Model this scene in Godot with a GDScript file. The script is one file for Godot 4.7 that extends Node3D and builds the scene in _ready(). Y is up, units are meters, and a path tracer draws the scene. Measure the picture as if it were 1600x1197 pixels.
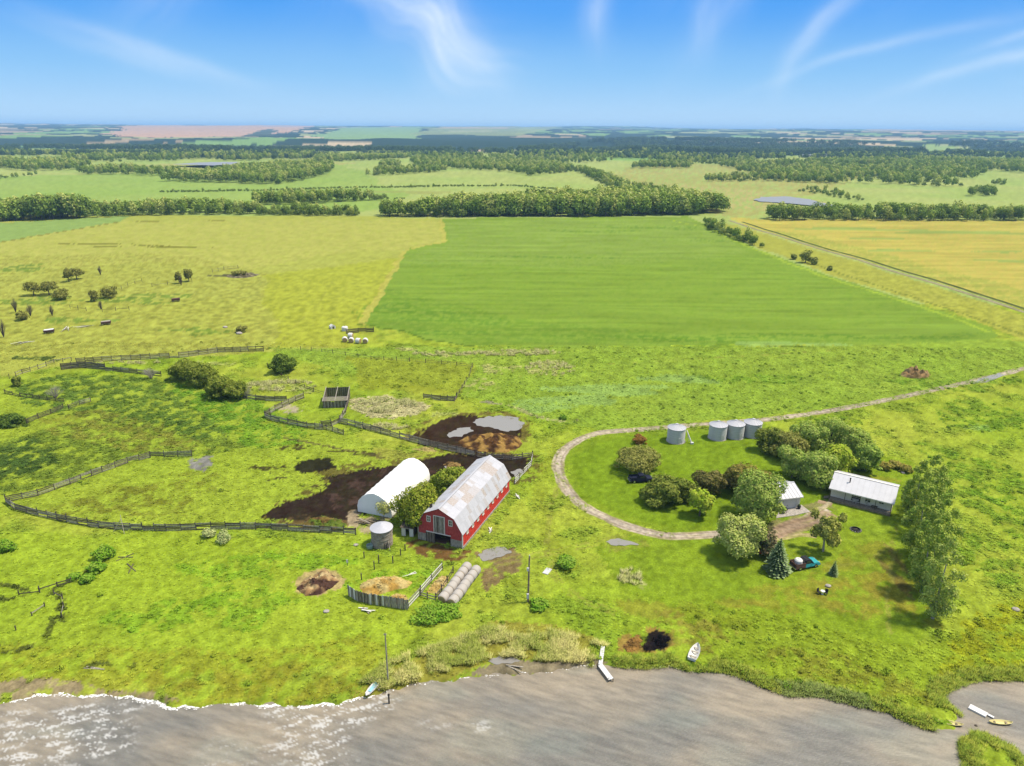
extends Node3D
# A farmyard by a lake seen from a drone: metres, y up, the camera looks along -z.

const CAM_H := 70.0
const LAKE_Y := -0.35
var rng := RandomNumberGenerator.new()
var used := {}
var M := {}
var unit_box := BoxMesh.new()
var n_roll := FastNoiseLite.new()
var n_big := FastNoiseLite.new()
var n_mid := FastNoiseLite.new()
var n_fine := FastNoiseLite.new()
var n_warp := FastNoiseLite.new()

# ---------------------------------------------------------------- terrain grid
const NC := 880
var row_d := PackedFloat32Array()
var gx := PackedFloat32Array()
var gy := PackedFloat32Array()
var gcol := PackedColorArray()
var rough := PackedFloat32Array()
var sheet := PackedByteArray()
var lake_poly := PackedVector2Array()
var isle_poly := PackedVector2Array()
var lake_sd := PackedFloat32Array()
const LX0 := -130.0
const LZ0 := -104.0
const LNX := 300
const LNZ := 70

func half_w(d: float) -> float:
	return 0.82 * d + 45.0

func sstep(a: float, b: float, x: float) -> float:
	return smoothstep(a, b, x)

func pts(a: Array) -> PackedVector2Array:
	var o := PackedVector2Array()
	for i in range(0, a.size(), 2):
		o.append(Vector2(a[i], a[i + 1]))
	return o

func numbered(called: String) -> String:
	if not used.has(called):
		used[called] = 0
		return called
	used[called] += 1
	return "%s_%03d" % [called, used[called]]

func tag(o: Node, label: String, category: String, group := "", kind := "") -> void:
	if label != "": o.set_meta("label", label)
	if category != "": o.set_meta("category", category)
	if group != "": o.set_meta("group", group)
	if kind != "": o.set_meta("kind", kind)

func thing(called: String, label: String, category: String, at: Vector3, turn := 0.0, group := "") -> Node3D:
	var o := Node3D.new()
	o.name = numbered(called)
	add_child(o)
	o.position = at
	o.rotation.y = turn
	tag(o, label, category, group)
	return o

func mesh_node(called: String, mesh: Mesh, m: Material, parent: Node, pos := Vector3.ZERO) -> MeshInstance3D:
	var o := MeshInstance3D.new()
	o.mesh = mesh
	o.material_override = m
	o.name = called if parent != self else numbered(called)
	parent.add_child(o, true)
	o.position = pos
	return o

func box(called: String, parent: Node, size: Vector3, pos: Vector3, m: Material, rot := Vector3.ZERO) -> MeshInstance3D:
	var o := mesh_node(called, unit_box, m, parent)
	o.transform = Transform3D(Basis.from_euler(rot) * Basis.from_scale(size), pos)
	return o

func bar(called: String, parent: Node, a: Vector3, b: Vector3, w: float, h: float, m: Material) -> MeshInstance3D:
	var o := mesh_node(called, unit_box, m, parent)
	var f := (b - a).normalized()
	var up := Vector3.UP if absf(f.y) < 0.95 else Vector3.RIGHT
	var r := up.cross(f).normalized()
	o.transform = Transform3D(Basis(r * w, f.cross(r) * h, f * a.distance_to(b)), (a + b) * 0.5)
	return o

# triangles with their own colours; front faces run clockwise
class Soup:
	var v := PackedVector3Array()
	var n := PackedVector3Array()
	var c := PackedColorArray()
	var ix := PackedInt32Array()
	func tri(a: Vector3, b: Vector3, d: Vector3, nn: Vector3, col := Color.WHITE) -> void:
		var k := v.size()
		if (d - a).cross(b - a).dot(nn) < 0.0:
			var t := b
			b = d
			d = t
		v.append(a); v.append(b); v.append(d)
		for i in 3:
			n.append(nn)
			c.append(col)
			ix.append(k + i)
	func quad(a: Vector3, b: Vector3, d: Vector3, e: Vector3, col := Color.WHITE) -> void:
		var nn := (d - a).cross(b - a).normalized()
		tri(a, b, d, nn, col)
		tri(a, d, e, nn, col)
	func done(m: Material = null) -> ArrayMesh:
		var arr := []
		arr.resize(Mesh.ARRAY_MAX)
		arr[Mesh.ARRAY_VERTEX] = v
		arr[Mesh.ARRAY_NORMAL] = n
		arr[Mesh.ARRAY_COLOR] = c
		arr[Mesh.ARRAY_INDEX] = ix
		var me := ArrayMesh.new()
		me.add_surface_from_arrays(Mesh.PRIMITIVE_TRIANGLES, arr)
		if m: me.surface_set_material(0, m)
		return me

# smooth grid mesh: rows x cols points with colours
func grid_mesh(p: PackedVector3Array, cols: int, c := PackedColorArray(), close := false) -> ArrayMesh:
	var rows := p.size() / cols
	var nn := PackedVector3Array()
	nn.resize(p.size())
	var ix := PackedInt32Array()
	for i in rows - 1:
		for j in (cols if close else cols - 1):
			var a := i * cols + j
			var b := i * cols + (j + 1) % cols
			for t in [[a, b, b + cols], [a, b + cols, a + cols]]:
				ix.append(t[0]); ix.append(t[1]); ix.append(t[2])
				var q: Vector3 = (p[t[2]] - p[t[0]]).cross(p[t[1]] - p[t[0]])
				nn[t[0]] += q; nn[t[1]] += q; nn[t[2]] += q
	for i in nn.size():
		nn[i] = nn[i].normalized()
	var arr := []
	arr.resize(Mesh.ARRAY_MAX)
	arr[Mesh.ARRAY_VERTEX] = p
	arr[Mesh.ARRAY_NORMAL] = nn
	if c.size() > 0: arr[Mesh.ARRAY_COLOR] = c
	arr[Mesh.ARRAY_INDEX] = ix
	var me := ArrayMesh.new()
	me.add_surface_from_arrays(Mesh.PRIMITIVE_TRIANGLES, arr)
	return me

# turned profile of (radius, height) pairs, outside facing out when heights rise
func lathe(profile: Array, seg := 24) -> ArrayMesh:
	var p := PackedVector3Array()
	for i in range(profile.size() - 1):
		# every band gets its own two rings so that its edges stay crisp
		pass
	var s := Soup.new()
	for i in profile.size() - 1:
		var a: Vector2 = profile[i]
		var b: Vector2 = profile[i + 1]
		var slope := Vector2(b.y - a.y, a.x - b.x).normalized()
		for j in seg:
			var t0 := TAU * j / seg
			var t1 := TAU * (j + 1) / seg
			var d0 := Vector3(cos(t0), 0, sin(t0))
			var d1 := Vector3(cos(t1), 0, sin(t1))
			var k := s.v.size()
			var q := [d0 * a.x + Vector3.UP * a.y, d1 * a.x + Vector3.UP * a.y, d1 * b.x + Vector3.UP * b.y, d0 * b.x + Vector3.UP * b.y]
			var nn := [d0 * slope.x + Vector3.UP * slope.y, d1 * slope.x + Vector3.UP * slope.y]
			for m in 4:
				s.v.append(q[m]); s.n.append(nn[0] if m in [0, 3] else nn[1]); s.c.append(Color.WHITE)
			for m in [0, 1, 2, 0, 2, 3]: s.ix.append(k + m)
	return s.done()

func tube(path: Array, radii: Array, seg := 6) -> ArrayMesh:
	var p := PackedVector3Array()
	for i in path.size():
		var f: Vector3 = (path[mini(i + 1, path.size() - 1)] - path[maxi(i - 1, 0)]).normalized()
		var r := (Vector3.RIGHT if absf(f.x) < 0.8 else Vector3.FORWARD).cross(f).normalized()
		var u := f.cross(r)
		for j in seg:
			var t := TAU * j / seg
			p.append(path[i] + (r * cos(t) - u * sin(t)) * radii[i])
	return grid_mesh(p, seg, PackedColorArray(), true)

# ---------------------------------------------------------------- materials
func noise_tex(freq: float, octaves: int, lo: float, hi: float, size := 512, seed_ := 1, kind := FastNoiseLite.TYPE_SIMPLEX_SMOOTH) -> ImageTexture:
	var n := FastNoiseLite.new()
	n.seed = seed_
	n.noise_type = kind
	n.frequency = freq
	n.fractal_octaves = octaves
	var im := n.get_seamless_image(size, size)
	im.convert(Image.FORMAT_RGB8)
	var by := im.get_data()
	var lut := PackedByteArray()
	for i in 256: lut.append(int(255.0 * lerpf(lo, hi, i / 255.0)))
	for i in by.size(): by[i] = lut[by[i]]
	return ImageTexture.create_from_image(Image.create_from_data(size, size, false, Image.FORMAT_RGB8, by))

func ramp_tex(freq: float, octaves: int, g: Gradient, size := 256, seed_ := 1) -> ImageTexture:
	var n := FastNoiseLite.new()
	n.seed = seed_
	n.frequency = freq
	n.fractal_octaves = octaves
	var im := n.get_seamless_image(size, size)
	im.convert(Image.FORMAT_L8)
	var by := im.get_data()
	var out := PackedByteArray()
	out.resize(size * size * 3)
	var lut := []
	for i in 256:
		var c := g.sample(i / 255.0)
		lut.append([int(c.r * 255), int(c.g * 255), int(c.b * 255)])
	for i in by.size():
		var c: Array = lut[by[i]]
		out[3 * i] = c[0]; out[3 * i + 1] = c[1]; out[3 * i + 2] = c[2]
	return ImageTexture.create_from_image(Image.create_from_data(size, size, false, Image.FORMAT_RGB8, out))

func grad(stops: Array) -> Gradient:
	var g := Gradient.new()
	var off := PackedFloat32Array()
	var cs := PackedColorArray()
	for s in stops:
		off.append(s[0])
		cs.append((s[1] as Color).linear_to_srgb())
	g.offsets = off
	g.colors = cs
	return g

func mat(c: Color, rough_ := 0.85, tex: Texture2D = null, scale := Vector3.ONE * 0.3, metal := 0.0) -> StandardMaterial3D:
	var m := StandardMaterial3D.new()
	m.albedo_color = c.linear_to_srgb()
	m.roughness = rough_
	m.metallic = metal
	m.metallic_specular = 0.3
	if tex:
		m.albedo_texture = tex
		m.uv1_triplanar = true
		m.uv1_world_triplanar = true
		m.uv1_scale = scale
	return m

func vmat(rough_ := 0.9, tex: Texture2D = null, scale := 0.05) -> StandardMaterial3D:
	var m := mat(Color.WHITE, rough_, tex, Vector3.ONE * scale)
	m.vertex_color_use_as_albedo = true
	m.metallic_specular = 0.15
	return m

func make_materials() -> void:
	var grain := noise_tex(0.05, 4, 0.72, 1.0, 512, 3)
	var blotch := noise_tex(0.012, 5, 0.7, 1.0, 512, 4)
	var streak := noise_tex(0.03, 3, 0.55, 1.0, 256, 6)
	var turf := noise_tex(0.045, 5, 0.76, 1.0, 1024, 5)
	M.turf = vmat(1.0, turf, 0.045)
	M.turf.metallic_specular = 0.05
	M.leaf = vmat(0.75)
	M.leaf.backlight_enabled = true
	M.leaf.backlight = Color(0.7, 0.75, 0.25)
	M.blade = vmat(0.85)
	M.needle = vmat(0.8)
	M.bark = mat(Color(0.13, 0.11, 0.09), 0.9, grain)
	M.pale_bark = mat(Color(0.36, 0.34, 0.29), 0.9, grain)
	M.red = mat(Color(0.44, 0.085, 0.08), 0.85, ramp_tex(0.035, 5, grad([[0.0, Color(1.0, 1.0, 1.0)], [0.3, Color(0.82, 0.72, 0.7)], [0.5, Color(0.66, 0.5, 0.5)], [1.0, Color(0.5, 0.36, 0.36)]]), 256, 19), Vector3(0.7, 0.14, 0.7))
	M.red_worn = mat(Color(0.55, 0.14, 0.11), 0.85, ramp_tex(0.02, 5, grad([[0.0, Color(0.95, 0.85, 0.8)], [0.3, Color(0.8, 0.35, 0.3)], [0.42, Color(0.8, 0.2, 0.18)], [1.0, Color(0.6, 0.12, 0.12)]]), 256, 9), Vector3(0.25, 0.25, 0.25))
	M.grey_wood = mat(Color(0.25, 0.215, 0.17), 0.95, streak, Vector3(0.6, 0.1, 0.6))
	M.grey_wood_dark = mat(Color(0.14, 0.115, 0.085), 0.95, streak, Vector3(0.6, 0.1, 0.6))
	M.grey_wood_pale = mat(Color(0.4, 0.365, 0.31), 0.95, streak, Vector3(0.6, 0.1, 0.6))
	M.post = mat(Color(0.09, 0.075, 0.06), 0.95, grain)
	M.white_paint = mat(Color(0.74, 0.72, 0.68), 0.7, grain)
	M.white = mat(Color(0.66, 0.66, 0.66), 0.5, grain)
	M.tarp = mat(Color(0.74, 0.74, 0.74), 0.55, noise_tex(0.01, 3, 0.93, 1.0, 256, 8), Vector3.ONE * 0.1)
	M.concrete = mat(Color(0.36, 0.33, 0.3), 0.9, blotch)
	M.cream = mat(Color(0.8, 0.77, 0.69), 0.8, grain)
	M.glass_dark = mat(Color(0.02, 0.024, 0.028), 0.08)
	M.glass_dark.metallic_specular = 0.6
	M.dark = mat(Color(0.015, 0.013, 0.012), 0.9)
	M.black_metal = mat(Color(0.02, 0.02, 0.022), 0.45, grain)
	M.rubber = mat(Color(0.015, 0.015, 0.016), 0.85)
	var rust := [[0.0, Color(0.42, 0.43, 0.46)], [0.5, Color(0.38, 0.385, 0.41)], [1.0, Color(0.46, 0.465, 0.49)]]
	M.tin = mat(Color(0.78, 0.78, 0.81), 0.5, ramp_tex(0.03, 4, grad(rust), 256, 11), Vector3(0.12, 0.12, 0.12))
	M.tin_pale = mat(Color(0.84, 0.84, 0.88), 0.5, ramp_tex(0.025, 4, grad(rust), 256, 12), Vector3(0.15, 0.15, 0.15))
	M.tin_stained = mat(Color(0.78, 0.78, 0.81), 0.65, ramp_tex(0.03, 5, grad([[0.0, Color(0.3, 0.22, 0.16)], [0.32, Color(0.36, 0.31, 0.27)], [0.5, Color(0.38, 0.38, 0.4)], [1.0, Color(0.44, 0.44, 0.46)]]), 256, 13), Vector3(0.9, 0.2, 0.8))
	M.tin_rusty = mat(Color(0.78, 0.78, 0.81), 0.8, ramp_tex(0.035, 5, grad([[0.0, Color(0.14, 0.08, 0.05)], [0.3, Color(0.26, 0.17, 0.11)], [0.42, Color(0.36, 0.31, 0.26)], [0.55, Color(0.42, 0.41, 0.41)], [1.0, Color(0.45, 0.45, 0.46)]]), 256, 14), Vector3(1.1, 0.25, 0.9))
	M.roof_metal = mat(Color(0.41, 0.415, 0.45), 0.4, noise_tex(0.01, 3, 0.94, 1.0, 256, 21), Vector3.ONE * 0.2)
	M.galvanised = mat(Color(0.46, 0.47, 0.49), 0.5, noise_tex(0.02, 3, 0.85, 1.0, 256, 22), Vector3(0.1, 0.8, 0.1))
	M.old_bin = mat(Color.WHITE, 0.85, ramp_tex(0.03, 4, grad([[0.0, Color(0.1, 0.07, 0.05)], [0.45, Color(0.2, 0.165, 0.13)], [1.0, Color(0.36, 0.33, 0.3)]]), 256, 15), Vector3(0.15, 0.5, 0.15))
	M.wrap = mat(Color(0.42, 0.39, 0.36), 0.85, grain, Vector3.ONE * 0.6)
	M.hay = mat(Color(0.42, 0.31, 0.15), 1.0, grain, Vector3.ONE * 0.6)
	M.straw = vmat(1.0, grain, 0.4)
	M.dirt = vmat(1.0, blotch, 0.12)
	M.water = vmat(0.36)
	M.water.metallic_specular = 0.5
	var nw := FastNoiseLite.new()
	nw.seed = 31
	nw.frequency = 0.055
	nw.fractal_octaves = 4
	var wim := nw.get_seamless_image(512, 512)
	wim.bump_map_to_normal_map(6.0)
	M.water.normal_enabled = true
	M.water.normal_texture = ImageTexture.create_from_image(wim)
	M.water.normal_scale = 0.26
	M.water.uv1_triplanar = true
	M.water.uv1_world_triplanar = true
	M.water.uv1_scale = Vector3(0.05, 0.05, 0.13)
	M.still = mat(Color(0.17, 0.16, 0.145), 0.35)
	M.still.metallic_specular = 0.6
	M.foam = mat(Color(0.62, 0.62, 0.62), 0.8)
	M.teal = mat(Color(0.03, 0.24, 0.27), 0.3)
	M.navy = mat(Color(0.012, 0.014, 0.03), 0.25)
	M.orange = mat(Color(0.4, 0.07, 0.02), 0.6)
	M.yellow = mat(Color(0.5, 0.44, 0.2), 0.55)
	M.sky_blue = mat(Color(0.2, 0.38, 0.48), 0.5)
	M.tan_board = mat(Color(0.3, 0.24, 0.17), 0.9, streak)
	M.brown = mat(Color(0.11, 0.06, 0.045), 0.9, grain)
	M.stone = mat(Color(0.2, 0.19, 0.18), 0.9, grain, Vector3.ONE)
	M.chrome = mat(Color(0.5, 0.5, 0.5), 0.2, null, Vector3.ONE, 0.8)

# ---------------------------------------------------------------- ground shape
func lake_depth(x: float, z: float) -> float:
	var fx := clampf(x - LX0, 0.0, LNX - 2.0)
	var fz := clampf(z - LZ0, 0.0, LNZ - 2.0)
	var i := int(fx)
	var j := int(fz)
	fx -= i
	fz -= j
	var k := j * LNX + i
	return lerpf(lerpf(lake_sd[k], lake_sd[k + 1], fx), lerpf(lake_sd[k + LNX], lake_sd[k + LNX + 1], fx), fz)

func make_lake_field() -> void:
	lake_poly = pts([-121.7, -70.83, -81.89, -71.83, -65.99, -72.63, -61.81, -73.88, -58.67, -74.25, -54.36, -74.06, -50.06, -73.88, -46.35, -73.14, -43.42, -72.18, -40.96, -72.21, -37.92, -72.89, -32.92, -72.82, -27, -72.44, -22.98, -72.91, -19.86, -73.94, -16.7, -75.09, -12.64, -76.52, -8.42, -77.51, -3.22, -78.16, 2.92, -78.83, 8.26, -79.5, 12.38, -80.67, 15.45, -80.19, 18.98, -79.98, 22.66, -80.52, 24.67, -79.53, 28.67, -79.57, 31.12, -78.86, 33.59, -76.96, 36.79, -75.03, 41.05, -75.07, 43.22, -74.19, 46.09, -73.11, 49.05, -72.38, 50.55, -70.5, 52.48, -69.6, 54.5, -69.61, 56.13, -70.34, 57.5, -71.29, 56.95, -72.88, 56.69, -74.65, 58.29, -76.26, 61, -77.22, 64.21, -78.21, 70.39, -78.27, 84.32, -78.16, 129.44, -76.47])
	lake_poly.append(Vector2(600, 500))
	lake_poly.append(Vector2(-600, 500))
	isle_poly = pts([55.22, -66.77, 56.82, -68.53, 58.81, -68.15, 60.37, -66.91, 61.14, -64.59, 61.71, -61.1, 56.23, -56.31, 51.85, -57.03, 53.87, -63.63])
	for j in LNZ:
		for i in LNX:
			var q := Vector2(LX0 + i, LZ0 + j)
			var best := 1e9
			for poly in [lake_poly, isle_poly]:
				for k in poly.size():
					var a: Vector2 = poly[k]
					var b: Vector2 = poly[(k + 1) % poly.size()]
					var ab := b - a
					var t := clampf((q - a).dot(ab) / ab.length_squared(), 0.0, 1.0)
					best = minf(best, q.distance_squared_to(a + ab * t))
			var inside := Geometry2D.is_point_in_polygon(q, lake_poly) and not Geometry2D.is_point_in_polygon(q, isle_poly)
			lake_sd.append(sqrt(best) * (1.0 if inside else -1.0))

func ground_y(x: float, z: float) -> float:
	var d := -z
	var h := n_roll.get_noise_2d(x, z) * (0.1 * sstep(70.0, 110.0, d) + 0.5 * sstep(190.0, 300.0, d))
	if d < 103.0:
		var s := lake_depth(x, z) + n_mid.get_noise_2d(x * 3.0, z * 3.0) * 0.9
		h = lerpf(h, -1.3, sstep(-0.9, 2.2, s))
	elif d > 700.0:
		h += n_roll.get_noise_2d(x * 0.11, z * 0.11) * minf((d - 700.0) * 0.006, 9.0)
		h -= 14.0 * sstep(2300.0, 2900.0, d) * (1.0 - sstep(3300.0, 4100.0, d))
		h += 14.0 * sstep(3300.0, 4200.0, d) + 62.0 * sstep(4500.0, 9500.0, d) + 30.0 * sstep(9000.0, 16000.0, d)
		h += n_roll.get_noise_2d(x * 0.02 + 40.0, z * 0.02) * 26.0 * sstep(5000.0, 12000.0, d)
		var hx := (x - 2100.0) / 1500.0
		h += 40.0 * exp(-hx * hx) * sstep(13000.0, 16500.0, d)
	return h

func on(p: Vector2, up := 0.0) -> Vector3:
	return Vector3(p.x, ground_y(p.x, p.y) + up, p.y)

func nearest_vertex(x: float, z: float) -> int:
	var i := row_d.bsearch(-z)
	i = clampi(i, 0, row_d.size() - 1)
	var w := half_w(row_d[i])
	return i * NC + clampi(int(round((x / w + 1.0) * 0.5 * (NC - 1))), 0, NC - 1)

func make_grid() -> void:
	var d := 46.0
	while d < 34000.0:
		row_d.append(d)
		d += clampf(1.45 * (d * d + CAM_H * CAM_H) / (711.0 * CAM_H), 0.32, maxf(0.35, d * 0.045))
	var n := row_d.size() * NC
	gx.resize(n); gy.resize(n); gcol.resize(n); rough.resize(n); sheet.resize(n)
	for i in row_d.size():
		var dd := row_d[i]
		var w := half_w(dd)
		var cell := maxf(2.0 * w / NC, 0.3)
		for j in NC:
			var x := (-1.0 + 2.0 * j / (NC - 1)) * w
			var k := i * NC + j
			gx[k] = x
			gy[k] = ground_y(x, -dd)
			var big := n_big.get_noise_2d(x, dd)
			var mid := n_mid.get_noise_2d(x, dd)
			var c: Color
			if dd < 300.0:
				c = Color(0.189, 0.263, 0.0216).lerp(Color(0.244, 0.288, 0.0349), clampf(0.5 + big * 1.3, 0.0, 1.0))
				c = c.lerp(Color(0.103, 0.179, 0.0163), clampf(mid * 1.4 - 0.05, 0.0, 0.45))
			elif dd < 2600.0:
				c = Color(0.233, 0.308, 0.0826).lerp(Color(0.275, 0.322, 0.0993), clampf(0.5 + n_big.get_noise_2d(x * 0.25, dd * 0.25) * 1.4, 0.0, 1.0))
			else:
				c = far_colour(x, dd)
			c *= mottle(x, dd, 0.45)
			c.a = 1.0
			gcol[k] = c
			rough[k] = clampf(0.35 + mid * 1.2, 0.0, 1.0)

# mottling of plants and soil; fine grain near, coarser farther off
func mottle(x: float, d: float, k: float) -> float:
	var f := sstep(240.0, 130.0, d)
	var g := sstep(520.0, 260.0, d) * (1.0 - 0.5 * f)
	return 1.0 + k * (f * n_fine.get_noise_2d(x * 1.0, d + 70.0) + g * n_mid.get_noise_2d(x * 2.6, d * 1.9 + 40.0) + 0.35 * n_mid.get_noise_2d(x + 60.0, d * 0.7))

func far_colour(x: float, d: float) -> Color:
	var wood := n_big.get_noise_2d(x * 0.1, d * 0.045)
	var cx := floori(x / 520.0 + 0.6 * n_big.get_noise_2d(x * 0.02, 9.0))
	var cz := floori(d / 640.0 + 0.4 * n_big.get_noise_2d(7.0, x * 0.006))
	var hsh := absf(sin(cx * 12.9898 + cz * 78.233) * 43758.5453)
	hsh -= floorf(hsh)
	var c := Color(0.156, 0.263, 0.0795)
	if hsh > 0.86: c = Color(0.428, 0.343, 0.221)
	elif hsh > 0.68: c = Color(0.263, 0.295, 0.134)
	elif hsh > 0.56: c = Color(0.282, 0.221, 0.134)
	var edge := absf(x / 520.0 + 0.6 * n_big.get_noise_2d(x * 0.02, 9.0) - roundf(x / 520.0))
	if wood > 0.02 or hsh < 0.2 or edge < 0.05: c = Color(0.0216, 0.043, 0.0246)
	return c

# paints grass tones, mud, straw and the like where they lie; edge: metres of ragged edge
func patch(a: Array, c: Color, edge := 0.6, strength := 1.0, holes := -2.0, tuft := -1.0, flag := 0) -> void:
	var poly := pts(a)
	var lo := poly[0]
	var hi := poly[0]
	for q in poly:
		lo = lo.min(q)
		hi = hi.max(q)
	lo -= Vector2(edge, edge) * 2.0
	hi += Vector2(edge, edge) * 2.0
	var i0 := row_d.bsearch(-hi.y)
	var i1 := row_d.bsearch(-lo.y)
	var f := 1.0 / maxf(edge * 5.0, 0.5)
	for i in range(i0, mini(i1 + 1, row_d.size())):
		var d := row_d[i]
		var w := half_w(d)
		var j0 := clampi(int((lo.x / w + 1.0) * 0.5 * (NC - 1)), 0, NC - 1)
		var j1 := clampi(int((hi.x / w + 1.0) * 0.5 * (NC - 1)) + 1, 0, NC - 1)
		for j in range(j0, j1 + 1):
			var k := i * NC + j
			var x := gx[k]
			var wx := n_warp.get_noise_2d(x * f * 8.0, d * f * 8.0) * edge * 2.2 + rng.randf_range(-0.4, 0.4) * edge
			var wz := n_warp.get_noise_2d(x * f * 8.0 + 300.0, d * f * 8.0) * edge * 2.2 + rng.randf_range(-0.4, 0.4) * edge
			if not Geometry2D.is_point_in_polygon(Vector2(x + wx, -d + wz), poly):
				continue
			var s := strength
			if holes > -1.5:
				s *= sstep(holes - 0.18, holes + 0.18, n_mid.get_noise_2d(x * 2.2 + 91.0, d * 2.2) + 0.5 * n_fine.get_noise_2d(x, d + 500.0))
			if s <= 0.01:
				continue
			var v := mottle(x, d, 0.42)
			if flag >= 2 or sheet[k] >= 2: v = 1.0 + 0.22 * n_mid.get_noise_2d(x * 0.1 + d * 0.02, d * 1.7) + 0.1 * n_mid.get_noise_2d(x * 0.5, d)
			var cc := Color(c.r * v, c.g * v, c.b * v)
			gcol[k] = gcol[k].lerp(cc, s)
			if tuft >= 0.0 and s > 0.4: rough[k] = tuft
			if flag > 0: sheet[k] = flag

func blob(p: Vector2, rx: float, rz: float, c: Color, edge := 0.6, strength := 1.0, holes := -2.0, tuft := -1.0) -> void:
	var a := []
	for i in 18:
		var t := TAU * i / 18.0
		var r := 1.0 + 0.25 * sin(t * 3.0 + p.x) + 0.12 * sin(t * 5.0 + p.y)
		a.append(p.x + cos(t) * rx * r)
		a.append(p.y + sin(t) * rz * r)
	patch(a, c, edge, strength, holes, tuft)

# a line of tone on the ground (ditch, worn trail): width in metres
func trail(a: Array, width: float, c: Color, edge := 0.3, strength := 1.0, holes := -2.0, tuft := -1.0) -> void:
	var line := pts(a)
	for i in line.size() - 1:
		var f := (line[i + 1] - line[i]).normalized()
		var r := Vector2(-f.y, f.x) * width * 0.5
		var e := f * width * 0.2
		patch([line[i].x + r.x - e.x, line[i].y + r.y - e.y, line[i + 1].x + r.x + e.x, line[i + 1].y + r.y + e.y, line[i + 1].x - r.x + e.x, line[i + 1].y - r.y + e.y, line[i].x - r.x - e.x, line[i].y - r.y - e.y], c, edge, strength, holes, tuft)

# clumps and hoof-holes raise and lower the sod where it is rough
func add_relief() -> void:
	for k in gx.size():
		var d := row_d[k / NC]
		if d > 330.0: break
		gy[k] += n_fine.get_noise_2d(gx[k], d) * (0.04 + 0.12 * rough[k])

func emit_sheet(called: String, flag: int, m: Material) -> void:
	var v := PackedVector3Array()
	var c := PackedColorArray()
	var ix := PackedInt32Array()
	var map := PackedInt32Array()
	map.resize(gx.size())
	map.fill(-1)
	for i in row_d.size() - 1:
		for j in NC - 1:
			var a := i * NC + j
			if sheet[a] != flag: continue
			var q := [a, a + 1, a + NC + 1, a + NC]
			for k in 4:
				var s: int = q[k]
				if map[s] < 0:
					map[s] = v.size()
					v.append(Vector3(gx[s], gy[s], -row_d[s / NC]))
					c.append(gcol[s])
			ix.append(map[q[0]]); ix.append(map[q[2]]); ix.append(map[q[1]])
			ix.append(map[q[0]]); ix.append(map[q[3]]); ix.append(map[q[2]])
	if v.is_empty(): return
	var nn := PackedVector3Array()
	nn.resize(v.size())
	for t in range(0, ix.size(), 3):
		var q := (v[ix[t + 2]] - v[ix[t]]).cross(v[ix[t + 1]] - v[ix[t]])
		nn[ix[t]] += q; nn[ix[t + 1]] += q; nn[ix[t + 2]] += q
	for t in nn.size(): nn[t] = nn[t].normalized()
	var arr := []
	arr.resize(Mesh.ARRAY_MAX)
	arr[Mesh.ARRAY_VERTEX] = v
	arr[Mesh.ARRAY_NORMAL] = nn
	arr[Mesh.ARRAY_COLOR] = c
	arr[Mesh.ARRAY_INDEX] = ix
	var me := ArrayMesh.new()
	me.add_surface_from_arrays(Mesh.PRIMITIVE_TRIANGLES, arr)
	var o := mesh_node(called, me, m, self)
	o.set_meta("kind", "structure")

# a track of gravel: strip of quads that follows the ground
func ribbon(called: String, a: Array, width: float, c: Color, rut: Color, lift: float, step := 1.0) -> void:
	var curve := Curve2D.new()
	var line := pts(a)
	for i in line.size():
		var t := (line[mini(i + 1, line.size() - 1)] - line[maxi(i - 1, 0)]) / 6.0
		curve.add_point(line[i], -t, t)
	var n := int(curve.get_baked_length() / step)
	var p := PackedVector3Array()
	var cs := PackedColorArray()
	for i in n + 1:
		var s := curve.get_baked_length() * i / n
		var q := curve.sample_baked(s)
		var f := (curve.sample_baked(s + 0.4) - curve.sample_baked(s - 0.4)).normalized()
		var r := Vector2(f.y, -f.x)
		for j in 9:
			var u := j / 8.0 * 2.0 - 1.0
			var e := width * 0.5 * (1.0 + 0.25 * n_warp.get_noise_2d(q.x * 6.0 + (900.0 if u > 0 else 0.0), q.y * 6.0))
			var g := q + r * u * e
			p.append(on(g, lift * (1.0 if absf(u) < 0.9 else 0.15)))
			var v := 1.0 + 0.05 * n_fine.get_noise_2d(g.x * 0.8, g.y * 0.8) + 0.28 * n_mid.get_noise_2d(g.x * 1.2, g.y * 1.2)
			var cc := c.lerp(rut, clampf(1.0 - absf(absf(u) - 0.5) * 4.0, 0.0, 0.75) + 0.4 * maxf(0.0, n_mid.get_noise_2d(g.x, g.y + 200.0)))
			if absf(u) > 0.9: cc = cc.lerp(Color(0.2, 0.221, 0.0452), 0.75)
			elif absf(u) > 0.7: cc = cc.lerp(Color(0.221, 0.205, 0.0795), clampf(0.35 + 1.2 * n_mid.get_noise_2d(g.x * 1.5, g.y * 1.5), 0.0, 0.8))
			elif absf(u) < 0.1: cc = cc.lerp(Color(0.221, 0.21, 0.0706), clampf(0.15 + 1.5 * n_mid.get_noise_2d(g.x * 0.7, g.y * 0.7), 0.0, 0.6))
			cs.append(Color(cc.r * v, cc.g * v, cc.b * v))
	var o := mesh_node(called, grid_mesh(p, 9, cs), M.dirt, self)
	o.set_meta("kind", "structure")

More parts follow.
